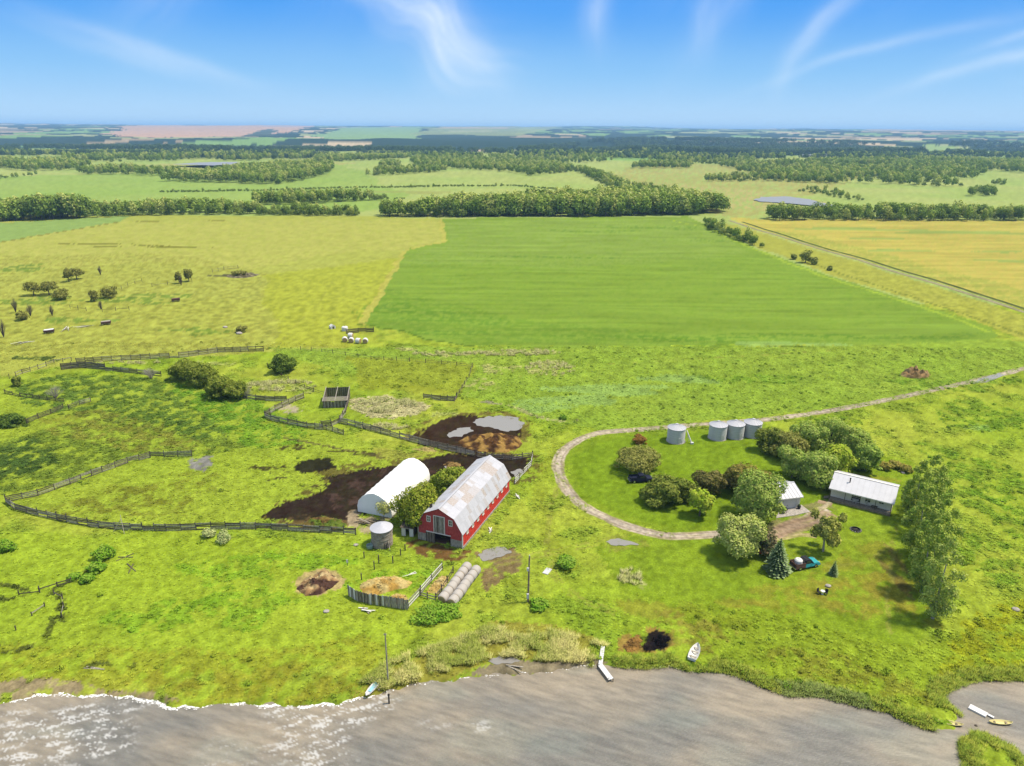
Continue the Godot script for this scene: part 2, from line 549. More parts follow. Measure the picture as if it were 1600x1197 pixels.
# flat water or pad with an uneven outline
func pool(called: String, a: Array, y: float, m: Material, ragged := 0.3) -> MeshInstance3D:
	var src := pts(a)
	if y < -90.0:
		y = -9.0
		for q in src: y = maxf(y, ground_y(q.x, q.y) + 0.05)
	var poly := PackedVector2Array()
	for i in src.size():
		var b := src[(i + 1) % src.size()]
		for k in 6:
			var q: Vector2 = src[i].lerp(b, k / 6.0)
			poly.append(q + Vector2(n_warp.get_noise_2d(q.x * 25.0, q.y * 25.0), n_warp.get_noise_2d(q.x * 25.0 + 99.0, q.y * 25.0)) * ragged * 2.0)
	var tri := Geometry2D.triangulate_polygon(poly)
	var s := Soup.new()
	for i in range(0, tri.size(), 3):
		s.tri(Vector3(poly[tri[i]].x, y, poly[tri[i]].y), Vector3(poly[tri[i + 1]].x, y, poly[tri[i + 1]].y), Vector3(poly[tri[i + 2]].x, y, poly[tri[i + 2]].y), Vector3.UP)
	var o := mesh_node(called, s.done(), m, self)
	o.set_meta("kind", "structure")
	return o

# ---------------------------------------------------------------- ground cover
func paint_ground() -> void:
	# pasture beyond the corrals, yellow with late summer
	patch([-811.5, -537.5, -323.7, -609.5, -130.55, -611.9, -58.4, -602.4, -44.13, -468.4, -57.8, -456.8, -65.41, -438.6, -59.91, -326.6, -56.21, -260.04, -56.12, -229.3, -81.08, -226.5, -97.84, -220.42, -137.11, -212.79, -149.26, -200.73, -280.82, -169.92], Color(0.263, 0.285, 0.0521), 2.0, 0.9, -2.0, 0.35)
	patch([-811.5, -537.5, -343, -568.5, -56.76, -585, -44.13, -468.4, -65.61, -426.5, -94.62, -437.3, -135.07, -372.1, -193.44, -388.9, -233.84, -368.4, -506, -325.9], Color(0.301, 0.305, 0.0735), 3.0, 0.65, -0.15, 0.3)
	patch([-550.1, -356.5, -292.58, -405.7, -208.22, -420.5, -93.21, -340.2, -59.7, -267.6, -56.96, -233.04, -86.06, -228.58, -143.43, -216.63, -308.3, -188.94], Color(0.194, 0.2, 0.0349), 2.5, 0.7, 0.1, 0.5)
	patch([-122.83, -355.2, -60.24, -415.4, -52.6, -233.14, -79.66, -228.73], Color(0.25, 0.282, 0.0295), 2.5, 0.8)
	for q in [[Vector2(-201.59, -295.99), 16.0, 9.0], [Vector2(-164.09, -297.14), 18.0, 6.0], [Vector2(-152.43, -307.4), 14.0, 4.0], [Vector2(-111.15, -247.86), 8.0, 4.0], [Vector2(-167.11, -264.63), 14.0, 4.0], [Vector2(-121.04, -251.96), 6.0, 3.0], [Vector2(-256.63, -367.5), 12.0, 12.0]]:
		blob(q[0], q[1], q[2], Color(0.103, 0.17, 0.0246), 1.6, 0.8, -0.1, 0.8)
	for q in [[Vector2(-229.12, -443.9), 44.0, 3.0], [Vector2(-263.84, -452.7), 22.0, 3.5], [Vector2(-206.58, -442.3), 12.0, 3.0]]:
		blob(q[0], q[1], q[2], Color(0.0993, 0.0958, 0.0108), 1.5, 0.75)
	for q in [[Vector2(-139.31, -357.9), 9.0, 3.0], [Vector2(-145.08, -354.4), 7.0, 2.0]]:
		blob(q[0], q[1], q[2], Color(0.0597, 0.0546, 0.033), 1.2, 0.9)
	patch([-744.6, -491.2, -390.5, -549.7, -357.5, -584.7, -316.5, -600.6, -306.7, -566.4, -314.6, -527.6, -322, -487.3, -328.1, -457.9, -575.1, -373.8], Color(0.179, 0.263, 0.0706), 1.5, 1.0)
	trail([-328.1, -457.9, -320.2, -484.3, -312.7, -524.1, -304.6, -562.5, -272.5, -568.4, -206.25, -580.6], 3.0, Color(0.122, 0.118, 0.0163), 1.0, 0.7)
	# green crop with its sharp edge
	patch([-59.45, -602.4, 151.44, -629, 152.44, -568, 154.56, -498.3, 153.84, -448.2, 158.2, -415.5, 163.69, -362.1, 172.04, -313.8, 178.23, -284.56, 181.52, -262.68, 178.89, -253.62, 170.9, -245.8, 159.44, -243.88, 134.3, -239.26, 109.09, -237.86, 89.67, -239.74, 66.49, -236.82, 43.94, -234.73, 10.89, -233.92, -13.27, -234.1, -31.64, -240.73, -37.39, -249.77, -47.57, -254.79, -56.21, -260.04, -57.95, -277.81, -59.91, -326.6, -63.7, -394.1, -65.41, -438.6, -57.8, -456.8, -44.13, -468.4, -50.7, -520.5], Color(0.149, 0.23, 0.0295), 0.5, 1.0, -2.0, 0.0, 2)
	patch([-52.64, -585.2, 144.34, -609.9, 150.06, -498.1, 147.83, -435.7, 33.78, -378.5, -57.34, -394.3, -62.79, -433.8, -41.75, -460.2], Color(0.17, 0.244, 0.0452), 4.0, 0.7, -0.25)
	patch([-56.21, -260.04, -59.91, -326.6, -27.91, -301.3, -0.17, -269.24, 46.82, -251.95, 114.41, -245.21, 175.68, -255.29, 160.42, -245.54, 109.74, -239.45, 44.2, -236.27, -13.35, -235.64, -37.51, -250.64], Color(0.11, 0.194, 0.0216), 3.0, 0.75, -0.15)
	patch([-61.81, -426.7, 147.83, -435.7, 168.79, -307.4, 174.36, -269.13, 22.6, -242.9, -49.82, -267.87], Color(0.114, 0.2, 0.0202), 2.0, 0.5, 0.2)
	for q in [[Vector2(-51.46, -286.65), 12.0, 8.0], [Vector2(-38.77, -278.36), 22.0, 5.0], [Vector2(-20.09, -268.69), 24.0, 4.0], [Vector2(-23.75, -253.63), 20.0, 2.5], [Vector2(54.89, -245.36), 34.0, 3.5], [Vector2(87.77, -247.87), 40.0, 4.0], [Vector2(122.11, -247.06), 34.0, 2.5], [Vector2(111.35, -550.4), 40.0, 9.0], [Vector2(129.79, -488.1), 30.0, 5.0], [Vector2(21.83, -414.3), 44.0, 3.0], [Vector2(59.96, -526.1), 36.0, 6.0]]:
		blob(q[0], q[1], q[2], Color(0.0826, 0.165, 0.0175), 2.4, 0.6, 0.05)
	trail([130.62, -595.7, 148.44, -552.4, 150.96, -486.1, 155.1, -406.9, 160.86, -355.4, 169.43, -308.6, 175.76, -280.25, 178.1, -255.35], 2.6, Color(0.227, 0.315, 0.0312), 0.8, 0.9)
	trail([-58.61, -593.5, -50.7, -520.5, -45.22, -471.1, -56.67, -454.2, -65.1, -433.7, -63.79, -390.1, -60.02, -323.8, -58.05, -275.72, -57.06, -261.89], 3.0, Color(0.315, 0.301, 0.0623), 0.8, 0.85)
	trail([-58.51, -261.85, -47.73, -255.68, -37.51, -250.64, -31.29, -241.55, -13.23, -233.34, 10.82, -232.4, 43.69, -233.2, 108.44, -236.29], 1.0, Color(0.0706, 0.118, 0.0128), 0.5, 0.9)
	# wheat on the right
	patch([183.99, -616.8, 428.6, -608.5, 868.2, -615.8, 292.34, -190.53, 216.46, -294.53, 211.8, -343, 201.18, -424, 184.57, -550.6], Color(0.315, 0.295, 0.0623), 1.2, 1.0, -2.0, 0.0, 3)
	patch([183.99, -616.8, 428.6, -608.5, 868.2, -615.8, 292.34, -190.53, 216.46, -294.53, 211.8, -343, 201.18, -424, 184.57, -550.6], Color(0.35, 0.295, 0.0678), 4.0, 0.8, 0.02)
	patch([184.57, -550.6, 201.18, -424, 211.8, -343, 216.46, -294.53, 244.38, -155.12, 342.8, -227.82, 240.03, -329.4, 229.57, -427.4, 208.47, -523.5], Color(0.227, 0.263, 0.0475), 3.0, 0.8, -0.1)
	for q in [[Vector2(245.57, -447.2), 22.0, 5.0], [Vector2(305.7, -447.3), 16.0, 4.0], [Vector2(257.84, -550.7), 50.0, 8.0], [Vector2(340.1, -533.6), 60.0, 8.0], [Vector2(292.39, -412.4), 22.0, 4.0], [Vector2(251.46, -496.9), 30.0, 5.0]]:
		blob(q[0], q[1], q[2], Color(0.194, 0.263, 0.0597), 1.5, 0.85)
	# verge between crop and track
	patch([157.32, -597.3, 175.44, -569.2, 192.51, -430.5, 204.34, -335.4, 208.87, -283.3, 219.79, -147.77, 203.77, -135.15, 184.31, -246.96, 182.46, -259.95, 180.78, -289, 174.05, -317.8, 165.88, -367.3, 160.62, -422.3, 155.51, -453.3, 156.42, -504.6], Color(0.25, 0.263, 0.043), 1.0, 0.95, -2.0, 0.5)
	trail([168.52, -399.2, 178.22, -326, 183.57, -284.71, 187.8, -252.12], 1.2, Color(0.0958, 0.118, 0.0188), 0.5, 0.7)
	# strip beside the yard track
	patch([-81.79, -228.68, -13.23, -233.34, 108.44, -236.29, 174.94, -246.73, 201.57, -239.34, 155, -178.11, 160.49, -211.72, 107.28, -185.88, 70.2, -172.02, 23.86, -161.98, 9.82, -166.63, -6.99, -182.16, -45.79, -200.02], Color(0.174, 0.263, 0.0312), 1.5, 0.75, -2.0, 0.6)
	for q in [[Vector2(-0.07, -226.25), 14.0, 3.0], [Vector2(11.94, -210.35), 6.0, 8.0], [Vector2(-21.2, -224.32), 9.0, 2.0], [Vector2(-4.02, -209.99), 6.0, 5.0], [Vector2(-7.46, -195.16), 5.0, 5.0], [Vector2(-35.72, -229.79), 5.0, 2.0]]:
		blob(q[0], q[1], q[2], Color(0.315, 0.322, 0.114), 1.6, 0.8, 0.08, 1.0)
	for q in [[Vector2(29.24, -190.51), 16.0, 5.0], [Vector2(17.51, -181.17), 14.0, 4.0], [Vector2(50.03, -202.06), 10.0, 4.0], [Vector2(96.17, -239.11), 20.0, 3.0], [Vector2(117.8, -165.25), 4.0, 1.6], [Vector2(8.54, -175.36), 9.0, 3.0]]:
		blob(q[0], q[1], q[2], Color(0.189, 0.295, 0.0765), 2.0, 0.7)
	for q in [[Vector2(128.52, -197.98), 20.0, 6.0], [Vector2(125.96, -173.04), 18.0, 10.0], [Vector2(101.95, -139.55), 9.0, 14.0], [Vector2(96.75, -122.97), 8.0, 10.0], [Vector2(83.19, -107.3), 7.0, 8.0], [Vector2(73.28, -202.55), 16.0, 4.0], [Vector2(81.83, -167.93), 8.0, 3.0]]:
		blob(q[0], q[1], q[2], Color(0.0924, 0.184, 0.0128), 1.6, 0.65, 0.0, 0.9)
	patch([-53.33, -221.46, -20.66, -218.1, -11.07, -211.74, -14.25, -185.5, -43.74, -190.09], Color(0.194, 0.221, 0.0216), 1.0, 0.7)
	# mown lawn round the house
	patch([11.88, -148.49, 16.11, -154.96, 25.13, -159.65, 48.14, -164.02, 65.1, -166.79, 79.8, -152.4, 89.83, -145.71, 81.58, -122.76, 63.38, -91.37, 57.6, -84.12, 47.04, -85.37, 33.58, -87.35, 20.69, -95.69, 14.91, -108.45, 21.79, -112.72, 30.67, -113.27, 18.67, -120.43, 13.68, -126.9, 11.79, -136.66], Color(0.138, 0.205, 0.0139), 1.2, 0.8, -2.0, 0.05)
	patch([12.96, -147.14, 24.82, -157.35, 62.65, -164.27, 64.67, -152.15, 63.75, -125.02, 51.99, -117.12, 29.96, -115.47, 20, -121.18, 14.45, -128.24], Color(0.122, 0.194, 0.0118), 1.0, 0.7, -2.0, 0.05)
	for q in [[Vector2(61.27, -101.35), 8.0, 9.0], [Vector2(44.74, -94.32), 10.0, 4.0], [Vector2(76.64, -136.16), 5.0, 3.0], [Vector2(53.59, -96.06), 6.0, 5.0], [Vector2(61.33, -96.15), 3.0, 8.0], [Vector2(28.76, -91), 9.0, 5.0]]:
		blob(q[0], q[1], q[2], Color(0.184, 0.165, 0.0246), 1.2, 0.55, -0.1, 0.05)
	for q in [[Vector2(64.04, -100.49), 1.0, 6.0], [Vector2(67.29, -105.15), 0.5, 6.0]]:
		blob(q[0], q[1], q[2], Color(0.126, 0.0826, 0.0349), 0.6, 0.6)
	# corrals and lower pasture
	patch([-216.07, -171.13, -147.33, -192.27, -130.36, -201.14, -104.34, -198.78, -64.05, -173.99, -36.33, -154.07, -22.79, -143.92, -31.72, -131.68, -40.13, -123.57, -47.55, -115.8, -70.8, -114.59, -93.46, -120.35, -136.43, -99.02], Color(0.205, 0.269, 0.0261), 1.5, 0.8, -2.0, 0.4)
	patch([-191.17, -163.02, -120.37, -152.65, -112.33, -164.43, -92.47, -173.46, -57.47, -153.72, -67.94, -145.84, -85.28, -142.92, -93.96, -133.6, -103.51, -127.88, -126.04, -99.14], Color(0.0993, 0.147, 0.0188), 1.5, 0.85, -0.2, 0.9)
	patch([-143.69, -192.34, -134.15, -201.06, -101.94, -197.68, -72.4, -178.48, -63.54, -167.41, -75.52, -153.41, -111.57, -168.68, -130.33, -177.37], Color(0.0706, 0.126, 0.0188), 1.3, 0.85, -0.1, 1.0)
	patch([-121.31, -168.5, -110.78, -173.11, -77.09, -157.12, -68.11, -149.95, -87.3, -146.87, -110.7, -156.54], Color(0.174, 0.17, 0.0278), 1.5, 0.6, 0.0)
	patch([-99.9, -193.25, -89.29, -199.1, -65.24, -177.67, -54.41, -169.73, -48.42, -153.87, -59.26, -150.1, -75.66, -165.09], Color(0.103, 0.205, 0.0151), 1.2, 0.8, -0.1, 0.9)
	for q in [[Vector2(-75.14, -123.08), 14.0, 6.0], [Vector2(-71.33, -128.34), 10.0, 5.0], [Vector2(-66.51, -135.48), 6.0, 3.0], [Vector2(-80.01, -120.53), 8.0, 4.0]]:
		blob(q[0], q[1], q[2], Color(0.122, 0.134, 0.0175), 1.0, 0.6, 0.05, 0.5)
	for q in [[Vector2(-151.5, -216.45), 8.0, 2.0], [Vector2(-125.82, -164.19), 5.0, 4.0], [Vector2(-113.91, -147.46), 6.0, 6.0], [Vector2(-107.12, -142.58), 7.0, 5.0], [Vector2(-110.27, -137.81), 8.0, 5.0]]:
		blob(q[0], q[1], q[2], Color(0.0452, 0.0826, 0.0163), 1.0, 0.85, -0.2, 1.0)
	patch([-124.49, -108.74, -93.66, -113.4, -58.19, -112.77, -27.47, -111.02, -17.3, -104.12, -9.68, -92.13, -14.62, -84.74, -20.97, -79.44, -42.86, -76.79, -68.57, -76.55, -92.03, -74.01], Color(0.205, 0.282, 0.0216), 1.5, 0.75, -2.0, 0.3)
	for q in [[Vector2(-46.03, -101.9), 9.0, 5.0], [Vector2(-40.34, -91.79), 8.0, 5.0], [Vector2(-52.44, -90.12), 7.0, 4.0], [Vector2(-18.91, -100.41), 7.0, 3.0], [Vector2(-35.28, -105.84), 8.0, 3.0]]:
		blob(q[0], q[1], q[2], Color(0.13, 0.244, 0.0151), 1.4, 0.7, -0.1, 0.7)
	patch([-98.75, -81.21, -72.82, -82.79, -54.64, -82.97, -40.46, -81.79, -29.09, -83.23, -20.19, -84.68, -17.44, -79.47, -19.85, -74.01, -26.13, -72.41, -32.86, -72.79, -40.93, -72.28, -46.38, -73.32, -58.78, -74.55, -66.56, -73.58, -89.98, -71.83], Color(0.189, 0.2, 0.0202), 1.6, 0.6, -0.2, 0.5)
	patch([-54.43, -79.11, -40.76, -78.01, -28.03, -79.37, -20.72, -78.21, -21.43, -73.55, -32.86, -72.79, -41.03, -72.49, -50.27, -74.41], Color(0.189, 0.16, 0.0202), 1.4, 0.35, 0.1, 0.6)
	patch([-83.7, -74.09, -67.94, -75.61, -62.15, -75.9, -54.96, -75.27, -47.02, -74.66, -42.67, -72.48, -49.7, -73.29, -58.25, -73.66, -65.52, -72.05, -80.94, -70.84], Color(0.221, 0.174, 0.11), 0.7, 0.9, -0.2, 0.0)
	patch([-4.98, -78.36, -1.53, -81.15, 3.85, -80.44, 11.95, -81.03, 13.18, -80.02, 8.19, -78.73, 2.9, -77.95], Color(0.179, 0.147, 0.0993), 0.5, 0.95, -2.0, 0.0)
	patch([-21.14, -74.11, -17.44, -79.47, -10.79, -83.69, -3.59, -88.4, 5.99, -87.78, 14.16, -84.35, 12.37, -80.77, 2.96, -80.55, 0.27, -81.42, -3.32, -80.87, -6.77, -78.96, -12.67, -76.85, -17.5, -74.94], Color(0.2, 0.179, 0.033), 1.0, 0.8, -2.0, 0.5)
	patch([14.65, -81.05, 22.76, -81.13, 31.41, -79.95, 35.04, -77.54, 42.78, -75.28, 50.18, -73.11, 56.15, -70.51, 52.22, -69.25, 48.09, -72.23, 42.21, -73.92, 33.07, -76.81, 24.52, -79.02, 14.45, -79.54], Color(0.0706, 0.134, 0.0108), 0.8, 0.8, -2.0, 1.0)
	patch([26.85, -95.76, 37.64, -91.09, 57.6, -84.12, 67.55, -88.43, 81.43, -94.73, 91.66, -94.84, 78.82, -77.96, 70.2, -78.12, 60.84, -77.07, 56.45, -74.5, 56.46, -71.03, 50.18, -73.11, 43.02, -75.85, 33.69, -78.74, 25.77, -82.46], Color(0.16, 0.221, 0.0163), 1.2, 0.7, -2.0, 0.6)
	patch([69.33, -91.44, 94.22, -98.21, 79.75, -79.18, 65.53, -79.05, 56.45, -75.41, 63.03, -85.54], Color(0.205, 0.221, 0.0108), 1.2, 0.7, -0.05, 0.8)
	patch([32.56, -83.86, 45.89, -82.66, 54.26, -77.73, 57.71, -73.18, 54.82, -71.02, 49.06, -74.21, 39.4, -77.58], Color(0.134, 0.13, 0.0188), 1.2, 0.6, 0.0, 0.8)
	# bare soil, mud and manure
	patch([-48.14, -115.79, -46.24, -122.98, -42.05, -128.23, -39.8, -132.12, -42.68, -137.94, -34.07, -143.09, -23.24, -147.23, -14.8, -150.83, -5.81, -149.58, 5.95, -147.03, 5.16, -139.6, 2.16, -133.6, -13.35, -134.23, -21.43, -134.11, -28.14, -114.26], Color(0.0826, 0.0623, 0.0202), 2.2, 0.85, -0.05, 0.3)
	patch([-26.36, -156.47, -24.22, -166.02, -18.24, -171.27, -10.05, -173.65, 0.05, -173.39, 5.29, -167.39, 4.33, -153.3, -0.61, -146.92, -8.59, -146.12, -16.09, -148.72], Color(0.0958, 0.0706, 0.023), 1.8, 0.85, -0.1, 0.4)
	patch([-46.29, -117.43, -44.76, -122.25, -40.97, -126.65, -38.72, -130.46, -37.84, -135.03, -40.31, -136.77, -33.68, -141.18, -28.28, -142.54, -21.53, -145.25, -16.02, -148.03, -8.69, -148.15, 5.2, -146.35, 4.35, -141.14, 1.78, -135.63, -3.96, -136.43, -13.53, -136.28, -21.72, -136.16, -26.31, -123.76, -29.47, -120.74, -30.3, -116.03, -35.42, -115.06], Color(0.0216, 0.0139, 0.0118), 1.8, 0.97, -2.0, 0.0)
	patch([-30.08, -123.71, -21.92, -137.65, -13.93, -140.86, -20.37, -126.42, -24.63, -121.3], Color(0.065, 0.0409, 0.0312), 1.2, 0.7, 0.0)
	patch([-38.61, -127.48, -27.68, -139.09, -30.08, -123.71, -34.51, -121.16], Color(0.0706, 0.0452, 0.0349), 1.2, 0.6, 0.05)
	patch([-24.73, -158.02, -21.55, -164, -17.95, -168.24, -13.2, -170.49, -1.6, -170.7, 3.64, -166.52, 2.84, -154.73, -1.37, -149.65, -7.23, -148.18, -14.86, -151.54, -20.42, -154.34], Color(0.0278, 0.0163, 0.0118), 1.5, 0.97, -2.0, 0.0)
	patch([-48.17, -138.77, -47.36, -142.24, -44.35, -144.23, -40.19, -143.64, -39.46, -138.91, -42.36, -136.74, -46.1, -136.38], Color(0.0139, 0.0108, 0.0108), 1.3, 0.95, -2.0, 0.0)
	for q in [[Vector2(-52.89, -139.62), 3.0, 1.4], [Vector2(-50.99, -150.23), 3.0, 1.6], [Vector2(-50.24, -137.82), 2.0, 1.0], [Vector2(-39.92, -131.56), 3.0, 1.0], [Vector2(-49.8, -134.26), 2.0, 0.8], [Vector2(-55.88, -140.2), 1.4, 0.8], [Vector2(-33.3, -146.4), 4.0, 0.9], [Vector2(-38.09, -148.36), 4.0, 0.7]]:
		blob(q[0], q[1], q[2], Color(0.0312, 0.0216, 0.0139), 0.7, 0.9, -0.1, 0.0)
	patch([-32.63, -150.54, -23.43, -148.6, -16.12, -149.06, -23.01, -145.56, -30.16, -145.11], Color(0.221, 0.205, 0.0452), 0.8, 0.5)
	blob(Vector2(-19.92, -150.04), 3.2, 1.2, Color(0.282, 0.21, 0.0958), 0.6, 0.8)
	trail([-54.6, -156.74, -48.22, -153.14, -41.52, -150.39, -35.9, -148.39, -28.72, -145.14], 0.8, Color(0.0826, 0.0706, 0.0278), 0.4, 0.85)
	patch([-44.24, -183.9, -35.68, -185.58, -26.2, -181.3, -22.73, -178.49, -25.05, -172.47, -30.41, -169.3, -36.31, -170.06, -41.36, -174.42], Color(0.35, 0.322, 0.179), 1.0, 0.9, -0.35, 1.0)
	for q in [[Vector2(-70.49, -193.86), 6.0, 4.0], [Vector2(-62.77, -189.7), 7.0, 3.0], [Vector2(-95.16, -213.74), 10.0, 1.6], [Vector2(-121.17, -213.15), 8.0, 1.2], [Vector2(-31.73, -162.61), 5.0, 1.6], [Vector2(-18.37, -172.6), 4.0, 2.0]]:
		blob(q[0], q[1], q[2], Color(0.282, 0.315, 0.0891), 1.0, 0.8, 0.0, 1.0)
	patch([-61.53, -174.04, -60.12, -177.77, -54.73, -176.93, -55.36, -171.91, -58.78, -170.52], Color(0.315, 0.263, 0.21), 0.5, 0.8, -0.2, 0.0)
	patch([-72.41, -144.44, -68.08, -146.17, -65.83, -141.62, -66.53, -138.18, -69.4, -139.06], Color(0.179, 0.174, 0.17), 0.4, 0.95, -0.3, 0.0)
	patch([-19.42, -111.12, -16.14, -112.67, -11.17, -109.14, -7.11, -107.77, -8.66, -105.77, -11.94, -105.34, -16, -106.86], Color(0.106, 0.0452, 0.0246), 0.6, 0.9, -0.2, 0.0)
	patch([-6, -108.19, 0.2, -109.08, 2.65, -105.91, 1.84, -102.48, -0.83, -99.73, -3.36, -96.25, -4.53, -99.68, -3.92, -103.34], Color(0.147, 0.0993, 0.0546), 0.8, 0.9, -0.25, 0.1)
	patch([-32.04, -121.19, -29.67, -121.72, -23.15, -119.86, -22.56, -114.78, -26.87, -113.84, -30.1, -115.13], Color(0.288, 0.233, 0.156), 0.6, 0.85, -0.2, 0.0)
	patch([-44.13, -116.3, -40.28, -119.63, -31.4, -118.33, -30.1, -115.13, -38.85, -114.57], Color(0.11, 0.0765, 0.0312), 0.7, 0.8, -0.1, 0.3)
	patch([-35.3, -97.58, -34.37, -100.58, -31.65, -102.45, -29.32, -101.74, -27.51, -99.41, -27.72, -97.15, -30.18, -94.62, -33.12, -94.26], Color(0.315, 0.239, 0.114), 0.6, 0.9, -0.3, 0.0)
	patch([14.72, -85.04, 17.85, -87.18, 21.31, -87.94, 24.08, -86.53, 23.83, -84.04, 22.07, -82.16, 18.34, -81.6, 15.28, -82.36], Color(0.221, 0.134, 0.0409), 0.7, 0.85, -0.15, 0.1)
	patch([19.2, -85.09, 22.05, -86.8, 23.99, -86.11, 23.18, -84.03, 21.31, -82.94, 18.97, -82.66], Color(0.00816, 0.00737, 0.009), 0.5, 0.97, -0.35, 0.0)
	blob(Vector2(26.9, -87.28), 5.0, 4.0, Color(0.156, 0.134, 0.0278), 1.0, 0.6, 0.0)
	blob(Vector2(19.96, -100.86), 1.6, 1.6, Color(0.315, 0.295, 0.134), 0.7, 0.7, 0.1)
	blob(Vector2(21.12, -98.23), 1.0, 1.8, Color(0.295, 0.288, 0.134), 0.7, 0.7, 0.1)
	patch([15.8, -111.36, 18.93, -113.12, 23.33, -111.46, 24.12, -109.38, 18.26, -108.09], Color(0.17, 0.179, 0.0312), 0.7, 0.7, -0.1)
	patch([46.09, -117.5, 63.55, -127.61, 64.63, -123.52, 61.46, -119.58, 54.74, -114.9, 51.87, -113.55, 46.85, -112.62], Color(0.205, 0.156, 0.0958), 0.5, 0.6, 0.0, 0.0)
	trail([-8.33, -180.67, -1.69, -178.89, 5.06, -171.7, 9.92, -168.75, 16.39, -167.59], 1.4, Color(0.282, 0.263, 0.134), 0.5, 0.7, -0.1)
	trail([10.77, -154.87, 7.17, -141.19, 5.86, -124.21, 7.66, -110.42, 11.03, -102.59], 3.0, Color(0.179, 0.205, 0.0202), 1.0, 0.4)
	# old trails and tree roots in the lower left
	for a in [[-80.05, -93.41, -76.8, -94.58, -73.78, -96.28, -71.2, -98.03, -70.3, -101.06, -70, -104.44], [-83.33, -98.23, -78.19, -96.74, -74.6, -95.94, -71.26, -94.65, -69.33, -92.25, -67.26, -88.46], [-72.11, -81.74, -69.19, -82.82, -67.3, -84.19, -69.82, -92.25], [-57.95, -79.07, -54.7, -79.61, -51.36, -79.14]]:
		trail(a, 0.8, Color(0.0475, 0.0597, 0.0139), 0.5, 0.85, -0.15, 1.0)

	# tyre tracks worn into the grass
	for a in [[-8.74, -106.95, -4.17, -104.28, 0.21, -105.88, 5.84, -107.93, 11.65, -110.05, 17.65, -112.24], [-8.21, -105.78, -3.69, -102.97, 0.65, -104.53, 6.02, -106.74, 11.77, -108.82, 17.26, -110.96], [9.55, -133.42, 7.14, -121.73, 5.94, -110.4, 6.83, -100.71, 10.32, -93.94, 15.96, -90.86], [10.08, -133.43, 7.76, -121.74, 6.63, -110.41, 7.5, -101.26, 10.79, -94.75, 16.48, -91.79], [50.52, -106.89, 54.91, -104.05, 60.85, -105.07, 68.89, -111.2, 73.43, -119.03], [56.2, -86.87, 59.49, -94.48, 64.56, -103.23, 69.47, -111.2], [-23.72, -150.69, -18.58, -174.85, -10.9, -189.7, -0.01, -200.99, 20.09, -212.44, 62.59, -221.37, 108.42, -231.01], [-79.66, -228.73, -81.85, -266.99, -82.8, -299.64, -87.07, -340.4]]:
		trail(a, 0.55, Color(0.205, 0.21, 0.043), 0.25, 0.6, -0.15, 0.05)

	# country beyond: fields, marsh and the ground under the woods
	patch([246.1, -1522.3, 588.7, -1721.5, 696.3, -1349.2, 437.9, -1012.6, 227.29, -648.4, 188.11, -631.2, 180.59, -800.8, 168.81, -933, 152.54, -1115.5], Color(0.269, 0.256, 0.0826), 14.0, 0.8, -0.15)
	patch([222.38, -992.4, 307.5, -934.9, 323.3, -740.7, 236.34, -675.3, 189.51, -700.6], Color(0.329, 0.288, 0.118), 8.0, 0.6, 0.0)
	patch([-751.3, -1333.7, -697.9, -1492.9, -404.1, -1662.8, -323.6, -1550, -426.4, -1290.6, -656.6, -1260.9], Color(0.282, 0.282, 0.0958), 20.0, 0.8)
	patch([-581.2, -1194.4, -453.6, -1374.6, -362.2, -1488, -121.55, -859.7, -138.64, -651.2, -338.4, -638.3, -463.5, -656.9, -705.9, -614.7, -1111.6, -982, -758.8, -1090.8], Color(0.179, 0.282, 0.0546), 10.0, 0.6)
	blob(Vector2(-121.55, -859.7), 60.0, 18.0, Color(0.221, 0.239, 0.0706), 6.0, 0.7)
	patch([-2305.9, -4274.7, -5518.9, -10600.1, -7249.6, -28696.3, -2010.8, -7104.9, -1822.6, -4523.9], Color(0.412, 0.263, 0.174), 60.0, 1.0)
	patch([-1735.1, -4875.8, -2491.3, -7458.6, -2367.9, -7571.7, -1671, -5264.3], Color(0.0521, 0.0706, 0.0409), 40.0, 1.0)
	patch([-1398.3, -5425, -2500.8, -11203.6, -1521.8, -12553.2, -632.6, -4563, -1002.8, -4160.5], Color(0.179, 0.282, 0.114), 60.0, 1.0)
	patch([-856.9, -6188.7, -1351.1, -19237.6, 1056.8, -16107.9, 81.31, -5505.4], Color(0.221, 0.263, 0.11), 60.0, 0.8)
	patch([1297.3, -2375.5, 2221.8, -4054.9, 2109.5, -3260.4, 1543.3, -2257.8, 1397.8, -2042.5, 1202.8, -2009], Color(0.221, 0.308, 0.0924), 30.0, 1.0)
	patch([232.26, -1967, 453.8, -2053.7, 365.5, -1789.6, 224.1, -1766.3], Color(0.179, 0.295, 0.0795), 20.0, 1.0)
	for a in [[-858.2, -8957.3, -22.36, -9724.3, -28.9, -12512.5, -1079.5, -11271.9], [1615.2, -51131.3, 7586.6, -50465.6, 159527025.3, -1061850306.9, 3876.9, -122789.1], [4367.6, -24833.3, 8209, -19448.2, 24599.2, -58331.2, 10087.3, -57390.6], [5686.6, -12231.7, 6299, -9294.4, 10957.7, -16187.4, 9793.6, -21084.8]]:
		patch(a, Color(0.38, 0.282, 0.189), 90.0, 0.75)

